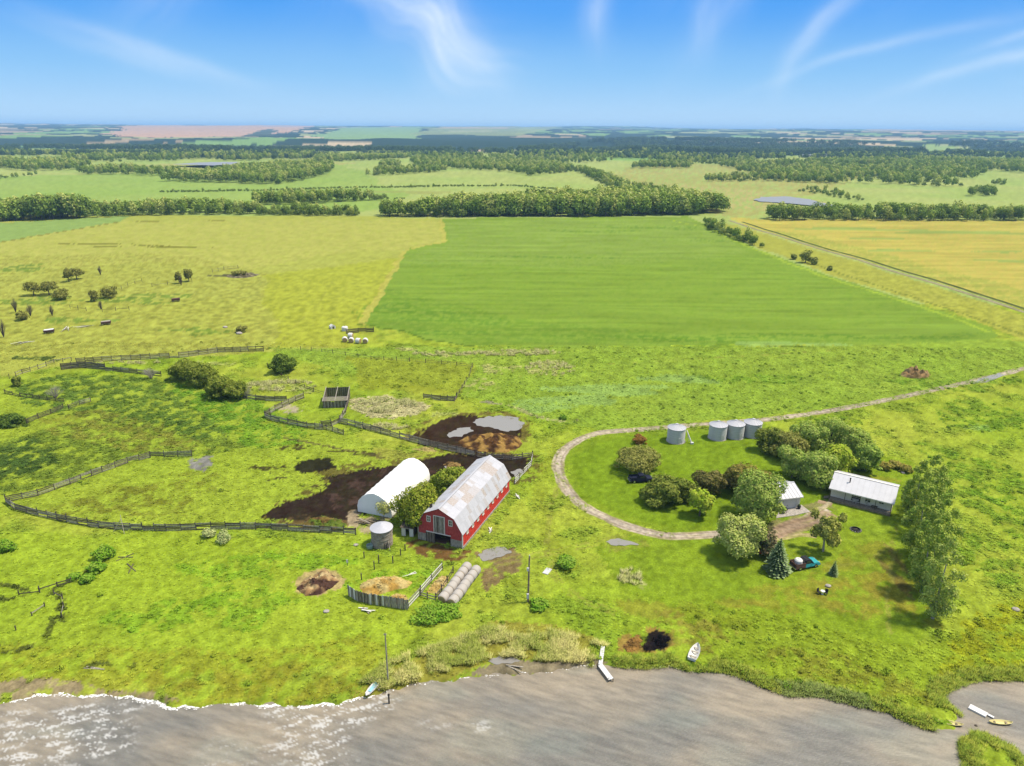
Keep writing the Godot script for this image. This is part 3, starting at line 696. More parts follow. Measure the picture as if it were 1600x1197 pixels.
# ---------------------------------------------------------------- sky
func make_sky() -> Sky:
	var w := 2048
	var h := 1024
	var n := FastNoiseLite.new()
	n.seed = 77
	n.frequency = 0.9
	n.fractal_octaves = 5
	var n2 := FastNoiseLite.new()
	n2.seed = 78
	n2.frequency = 0.35
	n2.fractal_octaves = 3
	# azimuth, height, half length, half width, strength, heading
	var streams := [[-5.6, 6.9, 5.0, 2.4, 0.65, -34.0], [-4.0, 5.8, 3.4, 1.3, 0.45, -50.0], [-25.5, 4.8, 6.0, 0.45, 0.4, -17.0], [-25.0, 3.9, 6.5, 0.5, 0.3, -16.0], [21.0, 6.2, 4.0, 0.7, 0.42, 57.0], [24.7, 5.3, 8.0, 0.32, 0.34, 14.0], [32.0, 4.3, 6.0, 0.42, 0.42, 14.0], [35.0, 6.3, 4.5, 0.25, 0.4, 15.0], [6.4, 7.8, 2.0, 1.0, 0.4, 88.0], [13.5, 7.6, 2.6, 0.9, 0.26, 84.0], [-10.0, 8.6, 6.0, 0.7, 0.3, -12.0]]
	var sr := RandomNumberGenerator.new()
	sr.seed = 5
	for i in 110:  # streamers added out of view, many and wide, to whiten the fill light
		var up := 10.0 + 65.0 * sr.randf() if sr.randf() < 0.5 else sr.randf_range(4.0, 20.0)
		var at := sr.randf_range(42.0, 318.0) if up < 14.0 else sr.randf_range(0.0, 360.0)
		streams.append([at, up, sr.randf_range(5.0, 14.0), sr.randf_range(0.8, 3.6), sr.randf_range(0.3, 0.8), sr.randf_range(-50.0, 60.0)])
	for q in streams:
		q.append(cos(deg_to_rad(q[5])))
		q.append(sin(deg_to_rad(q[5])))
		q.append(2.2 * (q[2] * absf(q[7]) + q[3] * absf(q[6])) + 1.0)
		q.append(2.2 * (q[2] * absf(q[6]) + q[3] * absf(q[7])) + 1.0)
	var data := PackedFloat32Array()
	data.resize(w * h * 3)
	for j in h:
		var el := (0.5 - (j + 0.5) / h) * PI
		var s := maxf(0.0, sin(el))
		var base := SKY_LOW.lerp(SKY_MID, sstep(-0.02, 0.075, s)).lerp(SKY_HIGH, sstep(0.05, 0.165, s)).lerp(SKY_TOP, sstep(0.17, 0.8, s))
		var near_streams := streams.filter(func(q): return absf(rad_to_deg(el) - q[1]) < q[8])
		if near_streams.is_empty(): near_streams = []
		for i in w:
			var c := base
			if s > 0.004 and el > 0:
				# thin cirrus: soft streamers of ice drawn out along the wind, combed by fine fibres
				var az := rad_to_deg(float(i) / w * TAU)
				var ed := rad_to_deg(el)
				var a := 0.0
				for q: Array in near_streams:
					var dx: float = wrapf(az - q[0], -180.0, 180.0)
					var dy: float = (ed - q[1]) * 1.0
					if absf(dx) > q[9]: continue
					var lx: float = dx * q[6] + dy * q[7]
					var ly: float = -dx * q[7] + dy * q[6]
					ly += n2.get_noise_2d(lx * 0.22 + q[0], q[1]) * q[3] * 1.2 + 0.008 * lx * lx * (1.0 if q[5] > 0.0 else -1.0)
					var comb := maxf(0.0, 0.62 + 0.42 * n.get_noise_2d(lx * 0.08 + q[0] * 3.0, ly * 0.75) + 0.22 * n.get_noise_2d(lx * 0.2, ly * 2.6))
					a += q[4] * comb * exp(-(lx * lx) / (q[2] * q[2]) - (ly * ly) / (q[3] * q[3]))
				# milky layer thickening to the zenith, added mostly out of view for fill light
				var fill_veil := sstep(0.1, 0.45, s) * (0.7 + 0.4 * n2.get_noise_2d(sin(deg_to_rad(az)) / (s + 0.3) * 2.0, cos(deg_to_rad(az)) / (s + 0.3) * 2.0))
				c = c.lerp(SKY_CLOUD, clampf(a * sstep(0.01, 0.06, s) + fill_veil, 0.0, 0.85))
			var o := (j * w + i) * 3
			data[o] = c.r; data[o + 1] = c.g; data[o + 2] = c.b
	var im := Image.create_from_data(w, h, false, Image.FORMAT_RGBF, data.to_byte_array())
	var m := PanoramaSkyMaterial.new()
	m.panorama = ImageTexture.create_from_image(im)
	m.filter = true
	var sky := Sky.new()
	sky.sky_material = m
	return sky

const SKY_LOW := Color(0.235, 0.315, 0.385)
const SKY_MID := Color(0.112, 0.23, 0.368)
const SKY_HIGH := Color(0.017, 0.13, 0.36)
const SKY_TOP := Color(0.03, 0.12, 0.29)
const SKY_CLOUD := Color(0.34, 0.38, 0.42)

# ---------------------------------------------------------------- start
func _ready() -> void:
	rng.seed = 20240
	for a in [[n_roll, 11, 0.012, 3], [n_big, 12, 0.02, 3], [n_mid, 13, 0.09, 3], [n_fine, 14, 0.55, 3], [n_warp, 15, 0.02, 3]]:
		a[0].seed = a[1]
		a[0].frequency = a[2]
		a[0].fractal_octaves = a[3]
	var cam := Camera3D.new()
	cam.name = "camera"
	add_child(cam)
	cam.fov = 56.62
	cam.near = 0.5
	cam.far = 60000.0
	cam.position = Vector3(0, CAM_H, 0)
	cam.rotation_order = EULER_ORDER_YXZ
	cam.rotation_degrees = Vector3(-19.64, 0, 0.4)
	cam.current = true
	var we := WorldEnvironment.new()
	we.name = "environment"
	add_child(we)
	var env := Environment.new()
	we.environment = env
	env.background_mode = Environment.BG_SKY
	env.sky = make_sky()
	env.background_energy_multiplier = 1.0
	env.tonemap_mode = Environment.TONE_MAPPER_LINEAR
	env.tonemap_exposure = 2.6
	env.sdfgi_enabled = true
	env.ssao_enabled = true
	env.ssil_enabled = true
	env.fog_enabled = true
	env.fog_mode = Environment.FOG_MODE_EXPONENTIAL
	env.fog_density = 0.00008
	env.fog_light_color = Color(0.62, 0.81, 1.0)
	var sun := DirectionalLight3D.new()
	sun.name = "sun"
	add_child(sun)
	sun.look_at_from_position(Vector3(0.6, 1.2, -0.08), Vector3.ZERO)
	sun.light_energy = 0.92
	sun.light_color = Color(1.0, 0.95, 0.86)
	sun.light_angular_distance = 6.0
	sun.shadow_enabled = true

	make_materials()
	make_lake_field()
	make_grid()
	paint_ground()
	add_relief()
	build_land()
	build_woods()
	build_trees()
	build_buildings()
	build_fences()
	build_small_things()
	build_cover()

func build_land() -> void:
	emit_sheet("ground", 0, M.turf)
	emit_sheet("crop_field", 2, M.turf)
	emit_sheet("wheat_field", 3, M.turf)
	ribbon("dirt_road", [246.76, -266.29, 196.83, -233.11, 161.36, -213.01, 132.35, -198.05, 107.28, -185.88, 85.38, -176.34, 66.1, -169.77, 48.66, -166.08, 31.87, -162.52, 22.08, -160.38, 16.21, -156.07, 12.29, -150.22, 10.42, -143.79, 10.42, -136.64, 11.72, -130.1, 14.09, -124.33, 17.99, -119.94, 22.31, -116.05, 27.23, -113.66, 32.43, -113.29, 39.14, -114.26, 45.21, -114.78, 51.82, -116.66, 56.96, -119.99, 61.94, -123.73], 2.7, Color(0.388, 0.336, 0.269), Color(0.233, 0.184, 0.134), 0.05, 0.5)
	ribbon("farm_track", [178.77, -598.5, 183.37, -546.8, 191.73, -479.3, 199.15, -419.4, 203.4, -375.7, 208.31, -337, 210.61, -311.2, 212.6, -288.81, 216.25, -243.67, 222.09, -193.33], 3.6, Color(0.282, 0.263, 0.156), Color(0.134, 0.134, 0.0546), 0.15, 4.0)
	ribbon("grass_verge", [186.88, -590.4, 195.08, -488.2, 203.26, -428.6, 208.14, -385.1, 212.69, -344.6, 214.71, -317.7, 216.46, -294.53, 220.98, -249.56, 228.92, -200.05], 2.6, Color(0.0546, 0.0765, 0.0163), Color(0.0706, 0.103, 0.0175), 0.2, 4.0)
	# lake
	var p := PackedVector3Array()
	var cs := PackedColorArray()
	var x0 := -125.0
	var nx := 1000
	var nz := 260
	for j in nz:
		var z := -40.0 - j * 0.205
		for i in nx:
			var x := x0 + i * 0.25
			var s := lake_depth(x, z)
			p.append(Vector3(x, LAKE_Y, z))
			var silt := clampf(n_mid.get_noise_2d(x * 0.45, z * 0.8) * 1.3 + 0.35 - (s - 9.0) * 0.06, 0.0, 1.0)
			var c := Color(0.114, 0.108, 0.0941).lerp(Color(0.189, 0.16, 0.118), silt)
			c = c.lerp(Color(0.118, 0.147, 0.13), 0.25 * sstep(0.1, 0.5, n_mid.get_noise_2d(x * 0.5 + 80.0, z)))
			var v := 1.0 + 0.3 * n_fine.get_noise_2d(x * 0.2 + z * 0.1, z * 1.2 - x * 0.45) + 0.2 * n_fine.get_noise_2d(x * 0.6 + z * 0.3, z * 2.4 - x * 0.7)  # slanted streaks put ripple light and shade into the water colour
			# surf that the wind whips up over the shallows on the left
			var run := x * 0.35 + z * 0.94
			var crest := n_fine.get_noise_2d(run * 1.7, (x * 0.94 - z * 0.35) * 0.45) + 0.75 * n_fine.get_noise_2d(x * 3.4, z * 3.4)
			var here := n_mid.get_noise_2d(x * 0.42 + 33.0, z * 0.9 + 12.0) + 0.02 - 0.018 * absf(s - 9.0) - sstep(-25.0, 8.0, x) * 0.7
			c = Color(c.r * v, c.g * v, c.b * v).lerp(Color(0.4, 0.4, 0.395), clampf(sstep(0.08, 0.62, crest) * sstep(-0.22, 0.35, here) * 0.95, 0.0, 0.75))
			cs.append(c)
	var lake := mesh_node("lake_water", flip_grid(p, nx, cs), M.water, self)
	lake.set_meta("kind", "structure")
	var far_water := mesh_node("lake_water", plain_sheet(-900, 900, 500, -40, LAKE_Y), M.still, self)
	far_water.set_meta("kind", "structure")
	# surf line along the beach
	var s := Soup.new()
	for i in range(1, lake_poly.size() - 3):
		var a := lake_poly[i]
		var b := lake_poly[i + 1]
		if b.x > 26.0 or a.x < -75.0: continue
		var n := int(a.distance_to(b) / 0.16)
		for k in n:
			var q := a.lerp(b, float(k) / n)
			var much := (1.0 if q.x < -18.0 else 0.25)
			if rng.randf() > much: continue
			for m in (7 if q.x < -18.0 else 2):
				var o := q + Vector2(rng.randf_range(-0.2, 0.2), rng.randf_range(-0.1, 0.1) + 0.6 * rng.randf() * rng.randf() + n_mid.get_noise_2d(q.x * 4.0, 3.0) * 0.6)
				if lake_depth(o.x, o.y) < -0.35: continue
				var r := rng.randf_range(0.04, 0.11)
				var t := rng.randf() * TAU
				var y := LAKE_Y + 0.02 + rng.randf() * 0.04
				var w: Array = []
				for e in 5: w.append(Vector3(o.x + cos(t + e * 1.2566) * r * rng.randf_range(0.7, 1.6), y, o.y + sin(t + e * 1.2566) * r * rng.randf_range(0.6, 1.1)))
				for e in 3: s.tri(w[0], w[e + 1], w[e + 2], Vector3.UP)
	var foam := mesh_node("foam", s.done(), M.foam, self)
	tag(foam, "white foam where small waves break on the lake shore", "foam", "", "stuff")
	# ponds and puddles
	pool("slough_pond", [257.92, -784.2, 276.55, -815.9, 308.8, -826.3, 318.8, -796.1, 318.2, -760.4, 319, -721.5, 295.55, -719.9, 279.09, -744.2, 255.77, -762.7], 0.9, M.still, 2.0)
	pool("marsh_pond", [-625.5, -1374.3, -602.5, -1479.6, -551.7, -1487.2, -522.6, -1400.8, -546.2, -1339.1], 5.0, M.still, 8.0)
	pool("river", [939, -2423, 1079.2, -2586.6, 1110.9, -2459.3, 1051.3, -2326, 964.4, -2308.6, 866.5, -2233.8], -1.0, M.still, 12.0)
	pool("river", [648.1, -2634.4, 844, -2760.2, 914.1, -2621.4, 862.1, -2470.7, 770.6, -2517.9, 611, -2482.3], -1.0, M.still, 12.0)
	pool("yard_puddle", [-9.98, -166.27, -8.17, -169.28, -3.26, -170.67, 1.05, -169.88, 2.98, -165.68, 1.98, -161.6, -1.49, -160.36, -5.5, -163.07, -8.25, -163.83], -99.0, M.still, 0.4)
	pool("yard_puddle", [-15.82, -158.94, -13.4, -162.13, -10.28, -162.99, -9.67, -160.61, -12.28, -157.47, -15, -156.67], -99.0, M.still, 0.4)
	pool("yard_puddle", [-5.61, -106.99, -3.77, -108.83, -1.51, -109.47, 0.21, -107.86, -1.13, -106.45, -3.65, -105.25, -5.08, -105.04], -99.0, M.still, 0.3)
	pool("yard_puddle", [17.28, -111.17, 19.07, -112.47, 21.59, -111.44, 23.16, -110.41, 20.22, -109.95, 17.96, -110.13], -99.0, M.still, 0.2)
	pool("yard_puddle", [-0.14, -138.59, 1.81, -140.16, 2.63, -138.64, 0.96, -136.2], -99.0, M.still, 0.3)
	pool("yard_puddle", [-14.8, -141.16, -11.75, -141.84, -11.36, -140.27, -13.79, -139.3], -99.0, M.still, 0.2)
	pool("yard_puddle", [-2.86, -80.62, -1.53, -81.41, 0.27, -81.17, 1.34, -80.41, -0.17, -80.02, -1.95, -79.87], -99.0, M.still, 0.2)
	pool("road_puddle", [135.8, -198.13, 140.95, -202.81, 150.33, -208.4, 151.14, -206.59, 142.05, -199.95], -99.0, M.still, 0.15)

func plain_sheet(xa: float, xb: float, za: float, zb: float, y: float) -> ArrayMesh:
	var s := Soup.new()
	s.tri(Vector3(xa, y, za), Vector3(xb, y, za), Vector3(xb, y, zb), Vector3.UP)
	s.tri(Vector3(xa, y, za), Vector3(xb, y, zb), Vector3(xa, y, zb), Vector3.UP)
	return s.done()

# grid laid with +x columns and -z rows, facing up
func flip_grid(p: PackedVector3Array, cols: int, c: PackedColorArray) -> ArrayMesh:
	var rows := p.size() / cols
	var q := PackedVector3Array()
	var d := PackedColorArray()
	for i in rows:
		for j in cols:
			var k := (rows - 1 - i) * cols + j
			q.append(p[k])
			d.append(c[k])
	return grid_mesh(q, cols, d)

# ---------------------------------------------------------------- vegetation
# leaves spread over the shells of overlapping lobes; lobes: [centre, radii]
func crown_mesh(lobes: Array, count: int, leaf: float, c: Color, c2: Color, seed_: int, fill := 0.35, fine := 0.74) -> ArrayMesh:
	var r := RandomNumberGenerator.new()
	r.seed = seed_
	var s := Soup.new()
	var weight := []
	var total := 0.0
	for l in lobes:
		var q: Vector3 = l[1]
		total += q.x * q.z + q.x * q.y
		weight.append(total)
	leaf *= fine
	for i in int(count / (fine * fine * 0.95)):
		var t := r.randf() * total
		var k := 0
		while weight[k] < t: k += 1
		var ce: Vector3 = lobes[k][0]
		var ra: Vector3 = lobes[k][1]
		var y := r.randf_range(-0.75, 1.0)
		var az := r.randf() * TAU
		var h := sqrt(1.0 - y * y)
		var dir := Vector3(cos(az) * h, y, sin(az) * h)
		var lump := 1.0 + 0.32 * n_warp.get_noise_3d(dir.x * 90.0 + ce.x * 40.0, dir.y * 90.0 + ce.y * 40.0, dir.z * 90.0 + seed_ * 31.0)
		var p := ce + dir * ra * lump * (1.0 - fill * r.randf() * r.randf())
		if r.randf() < 0.08: p += dir * leaf * r.randf() * 1.4
		if p.y < 0.1: p.y = 0.1 + r.randf() * 0.3
		var out := (dir / ra).normalized()
		var nn := (out + Vector3(r.randf_range(-0.7, 0.7), r.randf_range(-0.3, 0.9), r.randf_range(-0.7, 0.7))).normalized()
		var tx := nn.cross(Vector3(r.randf() - 0.5, r.randf() - 0.5, r.randf() - 0.5)).normalized()
		var ty := nn.cross(tx)
		var sz := leaf * r.randf_range(0.55, 1.25)
		var mix := clampf(0.5 + 1.1 * n_mid.get_noise_3d(p.x * 9.0, p.y * 9.0, p.z * 9.0 + seed_) + r.randf_range(-0.35, 0.35), 0.0, 1.0)
		var col := c.lerp(c2, mix)
		var v := r.randf_range(0.8, 1.2)
		col = Color(col.r * v, col.g * v, col.b * v)
		var a := p - tx * sz * 0.5 - ty * sz * 0.35
		var b := p + tx * sz * 0.5 - ty * sz * 0.2
		var d := p + tx * sz * 0.15 + ty * sz * 0.6
		var e := p - tx * sz * 0.45 + ty * sz * 0.35
		s.tri(a, b, d, nn, col)
		s.tri(a, d, e, nn, col)
	return s.done()

func trunk_mesh(h: float, r0: float, limbs: Array, seed_: int) -> ArrayMesh:
	var r := RandomNumberGenerator.new()
	r.seed = seed_
	var st := SurfaceTool.new()
	var lean := Vector3(r.randf_range(-0.06, 0.06), 0, r.randf_range(-0.06, 0.06)) * h
	st.append_from(tube([Vector3(0, -0.3, 0), Vector3(0, h * 0.3, 0) + lean * 0.2, Vector3(0, h, 0) + lean], [r0 * 1.25, r0 * 0.8, r0 * 0.3]), 0, Transform3D.IDENTITY)
	for l in limbs:
		var b: Vector3 = l
		var a := Vector3(0, minf(h * 0.8, b.y * 0.45), 0) + lean * 0.3
		st.append_from(tube([a, a.lerp(b, 0.5) + Vector3.UP * 0.15 * (b - a).length() * 0.3, b], [r0 * 0.5, r0 * 0.3, r0 * 0.08], 5), 0, Transform3D.IDENTITY)
	return st.commit()

func random_lobes(w: float, h: float, n: int, seed_: int, base := 0.25) -> Array:
	var r := RandomNumberGenerator.new()
	r.seed = seed_
	var out := [[Vector3(0, h * (0.5 + base * 0.5), 0), Vector3(w * 0.34, h * (0.5 - base * 0.5), w * 0.34)]]
	for i in n:
		var t := TAU * (i + r.randf() * 0.8) / n
		var q := r.randf_range(0.16, 0.38) * w
		var y := h * r.randf_range(base + 0.16, 0.84)
		var rr := r.randf_range(0.11, 0.24)
		out.append([Vector3(cos(t) * q, y, sin(t) * q), Vector3(w * rr, minf(h * rr * r.randf_range(0.9, 1.3), y - h * base * 0.6), w * rr * r.randf_range(0.8, 1.2))])
	for i in n / 2:
		var t := r.randf() * TAU
		var q := r.randf_range(0.3, 0.46) * w
		var rr := r.randf_range(0.06, 0.11)
		out.append([Vector3(cos(t) * q, h * r.randf_range(base + 0.1, 0.6), sin(t) * q), Vector3(w * rr, h * rr, w * rr)])
	return out

func tree(called: String, label: String, cat: String, at: Vector2, w: float, h: float, opt := {}) -> Node3D:
	var sd: int = opt.get("seed", int(absf(at.x * 31.0 + at.y * 17.0)))
	var o := thing(called, label, cat, on(at), opt.get("turn", 0.0), opt.get("group", ""))
	var lobes: Array = opt.get("lobes", random_lobes(w, h, opt.get("n", 9), sd, opt.get("base", 0.2)))
	var limbs := []
	for i in mini(lobes.size(), 6): limbs.append((lobes[i][0] as Vector3) * 0.92)
	var tr := mesh_node("trunk" if cat == "tree" else "stems", trunk_mesh(h * 0.62, opt.get("r", 0.05 * w * 0.5 + 0.06), limbs, sd), opt.get("bark", M.bark), o)
	var c: Color = opt.get("c", Color(0.147, 0.239, 0.0254))
	var c2: Color = opt.get("c2", Color(0.361, 0.444, 0.0636))
	var cr := mesh_node("crown", crown_mesh(lobes, opt.get("count", 2600), opt.get("leaf", 0.5), c, c2, sd, opt.get("fill", 0.35)), M.leaf, o)
	return o

func spruce(label: String, at: Vector2, w: float, h: float, tiers: int) -> void:
	var o := thing("spruce_tree", label, "tree", on(at))
	mesh_node("trunk", trunk_mesh(h * 0.95, 0.03 * h, [], 3), M.bark, o)
	var s := Soup.new()
	var r := RandomNumberGenerator.new()
	r.seed = int(h * 100)
	for t in tiers:
		var f := float(t) / tiers
		var y := h * (0.06 + 0.9 * f)
		var rad := w * 0.5 * pow(1.0 - f, 0.8) + 0.08
		var n := int(8 + 12 * (1.0 - f))
		for k in n:
			var az := TAU * (k + r.randf() * 0.6) / n
			var d := Vector3(cos(az), 0, sin(az))
			var side := Vector3(-d.z, 0, d.x)
			var len := rad * r.randf_range(0.8, 1.12)
			for m in 5:
				var g := (m + 1) / 5.0
				var p := Vector3(0, y - len * 0.32 * g * g + len * 0.1 * g, 0) + d * len * g
				var wd := len * 0.3 * (1.15 - g * 0.75)
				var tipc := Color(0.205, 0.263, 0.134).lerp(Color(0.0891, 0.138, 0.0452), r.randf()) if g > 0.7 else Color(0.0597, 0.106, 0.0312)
				s.tri(p - d * len * 0.24, p + side * wd - Vector3.UP * 0.1 * wd, p + d * len * 0.14, Vector3.UP, tipc)
				s.tri(p - d * len * 0.24, p - side * wd - Vector3.UP * 0.1 * wd, p + d * len * 0.14, Vector3.UP, tipc)
				s.tri(p - d * len * 0.1, p + side * wd * 0.5 - Vector3.UP * 0.35 * wd, p - side * wd * 0.5 - Vector3.UP * 0.35 * wd, (d + Vector3.UP * 0.3).normalized(), tipc)
	mesh_node("crown", s.done(), M.needle, o)

func bare_shrub(label: String, at: Vector2, w: float, h: float, grey := true, group := "") -> void:
	var o := thing("bare_shrub", label, "shrub", on(at), 0.0, group)
	var st := SurfaceTool.new()
	var r := RandomNumberGenerator.new()
	r.seed = int(absf(at.x * 13.0 + at.y))
	for i in 46:
		var az := r.randf() * TAU
		var e := sqrt(r.randf())
		var tip := Vector3(cos(az) * w * 0.5 * e, h * (1.0 - 0.45 * e * e) * r.randf_range(0.75, 1.05), sin(az) * w * 0.5 * e)
		var mid := tip * Vector3(0.45, 0.55, 0.45) + Vector3(r.randf() - 0.5, 0, r.randf() - 0.5) * 0.2
		st.append_from(tube([Vector3(0, -0.1, 0), mid, tip], [0.05, 0.03, 0.012], 3), 0, Transform3D.IDENTITY)
		for k in 3:
			st.append_from(tube([mid.lerp(tip, 0.3 * k), tip + Vector3(r.randf() - 0.5, r.randf() * 0.4 - 0.3, r.randf() - 0.5) * w * 0.3], [0.025, 0.01], 3), 0, Transform3D.IDENTITY)
	mesh_node("branches", st.commit(), M.pale_bark if grey else M.bark, o)

var far_kinds := []
var wood_lists := [[], [], [], [], [], [], []]

func make_far_kinds() -> void:
	var tone := [[Color(0.0941, 0.158, 0.0295), Color(0.224, 0.305, 0.0534)], [Color(0.13, 0.21, 0.0369), Color(0.311, 0.392, 0.0735)], [Color(0.0678, 0.114, 0.0254), Color(0.17, 0.233, 0.0441)], [Color(0.17, 0.233, 0.0597), Color(0.42, 0.444, 0.134)], [Color(0.0842, 0.138, 0.0312), Color(0.216, 0.269, 0.0597)], [Color(0.0369, 0.0706, 0.0369), Color(0.0891, 0.138, 0.0597)], [Color(0.0278, 0.0597, 0.0409), Color(0.0623, 0.106, 0.0546)]]  # last two kinds darker and bluer, distance blue put into their leaf colour
	for i in 7:
		var w: float = [0.66, 0.56, 0.8, 0.62, 1.25, 1.0, 1.15][i]
		var lobes := random_lobes(w, 1.0, 8, 900 + i * 7, 0.02 if i == 4 else 0.12)
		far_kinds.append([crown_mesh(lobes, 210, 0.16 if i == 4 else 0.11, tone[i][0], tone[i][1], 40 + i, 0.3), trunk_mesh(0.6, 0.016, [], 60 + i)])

# trees over a patch of land; those of the near belts are things of their own
func wood(a: Array, spacing: float, hmin: float, hmax: float, label := "", shrubs := 0.15, most := 0) -> void:
	var poly := pts(a)
	var lo := poly[0]
	var hi := poly[0]
	for q in poly:
		lo = lo.min(q)
		hi = hi.max(q)
	var found := []
	var z := hi.y
	while z > lo.y:
		var x := lo.x
		while x < hi.x:
			var q := Vector2(x + rng.randf_range(-0.45, 0.45) * spacing, z + rng.randf_range(-0.45, 0.45) * spacing)
			if spacing > 12.5 and n_big.get_noise_2d(q.x * (0.3 if spacing < 20.0 else 0.12), q.y * (0.16 if spacing < 20.0 else 0.07)) < -0.16:
				x += spacing
				continue
			if Geometry2D.is_point_in_polygon(q, poly): found.append(q)
			x += spacing
		z -= spacing
	if most > 0:
		found.sort_custom(func(u, v): return u.y > v.y)
	for q: Vector2 in found:
		var kind := 4 if rng.randf() < shrubs else rng.randi_range(0, 3)
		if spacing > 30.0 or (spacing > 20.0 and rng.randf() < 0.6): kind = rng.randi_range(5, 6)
		var grow: float = clampf(0.75 + 0.8 * n_big.get_noise_2d(q.x, q.y) + rng.randf_range(-0.2, 0.25), 0.4, 1.15)
		var h: float = lerpf(hmin, hmax, grow) * (0.5 if kind == 4 else 1.0)
		var b := Basis(Vector3.UP, rng.randf() * TAU) * Basis.from_scale(Vector3(h * rng.randf_range(0.85, 1.25), h, h * rng.randf_range(0.85, 1.25)))
		var tf := Transform3D(b, on(q))
		if most > 0:
			most -= 1
			var o := thing("belt_tree", label, "tree", tf.origin, 0.0, label.replace("leafy tree in", "trees of"))
			o.transform = tf
			mesh_node("crown", far_kinds[kind][0], M.leaf, o)
			mesh_node("trunk", far_kinds[kind][1], M.bark, o)
		else:
			wood_lists[kind].append(tf)

func build_woods() -> void:
	make_far_kinds()
	# the near belts, front rows first
	wood([-54.76, -609.5, 53.74, -620.7, 163.44, -639.5, 166.58, -652.3, 54.74, -632.8, -55.77, -621.2], 5.5, 11.0, 17.0, "leafy tree in the belt at the far edge of the green crop", 0.35, 78)
	wood([-111.3, -603.8, -86.76, -607.6, -54.96, -611.8, -55.77, -621.2, -88.69, -621.6, -113.76, -617.6], 5.5, 9.0, 16.0, "leafy tree in the belt where yellow pasture meets green crop", 0.15, 22)
	wood([-402.6, -552.9, -374.6, -570.8, -342.5, -585.6, -352.4, -603.1, -387.8, -591.8, -416.3, -572.6], 6.0, 13.0, 18.0, "leafy tree in the tall belt at the far left pasture edge", 0.3, 44)
	wood([-342.5, -585.6, -271.29, -612.7, -219.95, -620.7, -224.93, -635.3, -277.35, -627, -352.4, -603.1], 6.5, 7.0, 11.0, "leafy tree in the low belt behind the left pasture", 0.3, 44)
	wood([-218.34, -616, -173.04, -609.3, -128.55, -607.4, -134.47, -630.9, -180.92, -638.1, -226.64, -640.3], 5.0, 5.5, 9.0, "leafy tree in the bushy belt behind the yellow pasture", 0.5, 34)
	wood([211.87, -602.6, 319.2, -604.4, 428.6, -608.5, 439.8, -624.9, 327.4, -620.6, 216.5, -616.4], 6.0, 8.0, 12.0, "leafy tree in the belt behind the golden wheat", 0.35, 48)
	wood([147.86, -567.7, 146, -548.5, 151.85, -489.1, 158.39, -453.5, 162.69, -461.5, 159.29, -514.4, 156.92, -556.6, 159.29, -584.6], 4.2, 3.5, 8.0, "leafy tree in the hedgerow at the crop's right corner", 0.5, 22)
	# deeper parts and everything farther away
	wood([-55.77, -621.2, 54.74, -632.8, 166.58, -652.3, 189.52, -656.3, 200.22, -684.1, 161.36, -742.4, 121.67, -781.3, 95.72, -737.8, 29.86, -707.8, -12.9, -670.1, -57.93, -645.9], 6.0, 10.0, 17.0)
	wood([-113.76, -617.6, -55.77, -621.2, -57.93, -645.9, -90.37, -633.7, -111.63, -627.4], 6.0, 8.0, 14.0)
	wood([-572.2, -493.6, -402.6, -552.9, -431, -593.7, -616, -533.2], 8.0, 12.0, 17.0)
	wood([-416.3, -572.6, -387.8, -591.8, -352.4, -603.1, -360.1, -616.9, -434.1, -598.1], 6.0, 12.0, 17.0)
	wood([-352.4, -603.1, -277.35, -627, -226.64, -640.3, -230.14, -650.6, -362.8, -621.6], 6.0, 8.0, 12.0)
	wood([428.6, -608.5, 684.8, -597.2, 725.9, -634.7, 444.7, -632.2], 8.0, 9.0, 13.0)
	wood([216.5, -616.4, 439.8, -624.9, 451.5, -642.2, 349, -640.9, 220.53, -628.3], 7.0, 8.0, 13.0)
	wood([-245.48, -691.9, -221.39, -696.6, -190.05, -717.5, -134.78, -762.1, -135.82, -784.1, -200.25, -757.2, -234.96, -740.7, -261.55, -738.8], 7.0, 8.0, 12.0, "", 0.3)
	wood([-134.78, -762.1, -108.86, -767.7, -110.36, -778.6, -137.26, -776.5], 6.0, 3.0, 5.0, "", 0.8)
	for a in [[[-401, -831.8, -348.2, -845, -301, -858.1, -304.7, -868.9, -352.7, -856.4, -406.1, -842.8]], [[-301, -858.1, -192.12, -911, -91.83, -941, -93.07, -954, -194.62, -923.2, -305, -869.8]], [[-91.83, -941, -1.79, -960.2, 55.56, -912.8, 57.77, -923.1, -1.82, -971.4, -93.07, -954]]]:
		wood(a[0], 4.2, 3.2, 5.0, "", 0.95)
	wood([111.2, -1317.8, 115.73, -1043.1, 125.01, -909, 146.25, -846.6, 166.37, -799.7, 187.64, -833.1, 165.21, -912.5, 148.05, -985.5, 141.51, -1144.3, 132.53, -1362.5], 8.0, 6.0, 11.0, "", 0.4)
	wood([346.9, -899, 360.6, -846.8, 366.3, -770.7, 378, -785.8, 391.5, -884.2, 370.8, -930.3], 9.0, 4.0, 8.0, "", 0.5)
	wood([528.2, -860.1, 564.8, -858.7, 607.5, -930.7, 580.2, -928.4], 9.0, 8.0, 11.0)
	wood([682.1, -1053.8, 706.5, -1056.2, 735.2, -1104.6, 716.8, -1102.8], 9.0, 6.0, 8.0)
	wood([263.94, -1064.4, 302, -1061.6, 371, -1075.1, 448.5, -1037.7, 471.3, -1091.9, 398.4, -1156.6, 301.7, -1131.3], 11.0, 6.0, 11.0)
	wood([368.7, -1068.2, 501.7, -1055.4, 563.5, -1001, 626, -1018.3, 652.2, -1110.1, 621.1, -1180.5, 818.9, -1185.9, 1363.1, -1125.3, 2403.5, -2003.7, 1334.9, -1949.4, 795.3, -1860.4, 526.2, -1618.7, 355.6, -1485.7, 416.9, -1277], 14.0, 9.0, 14.0)
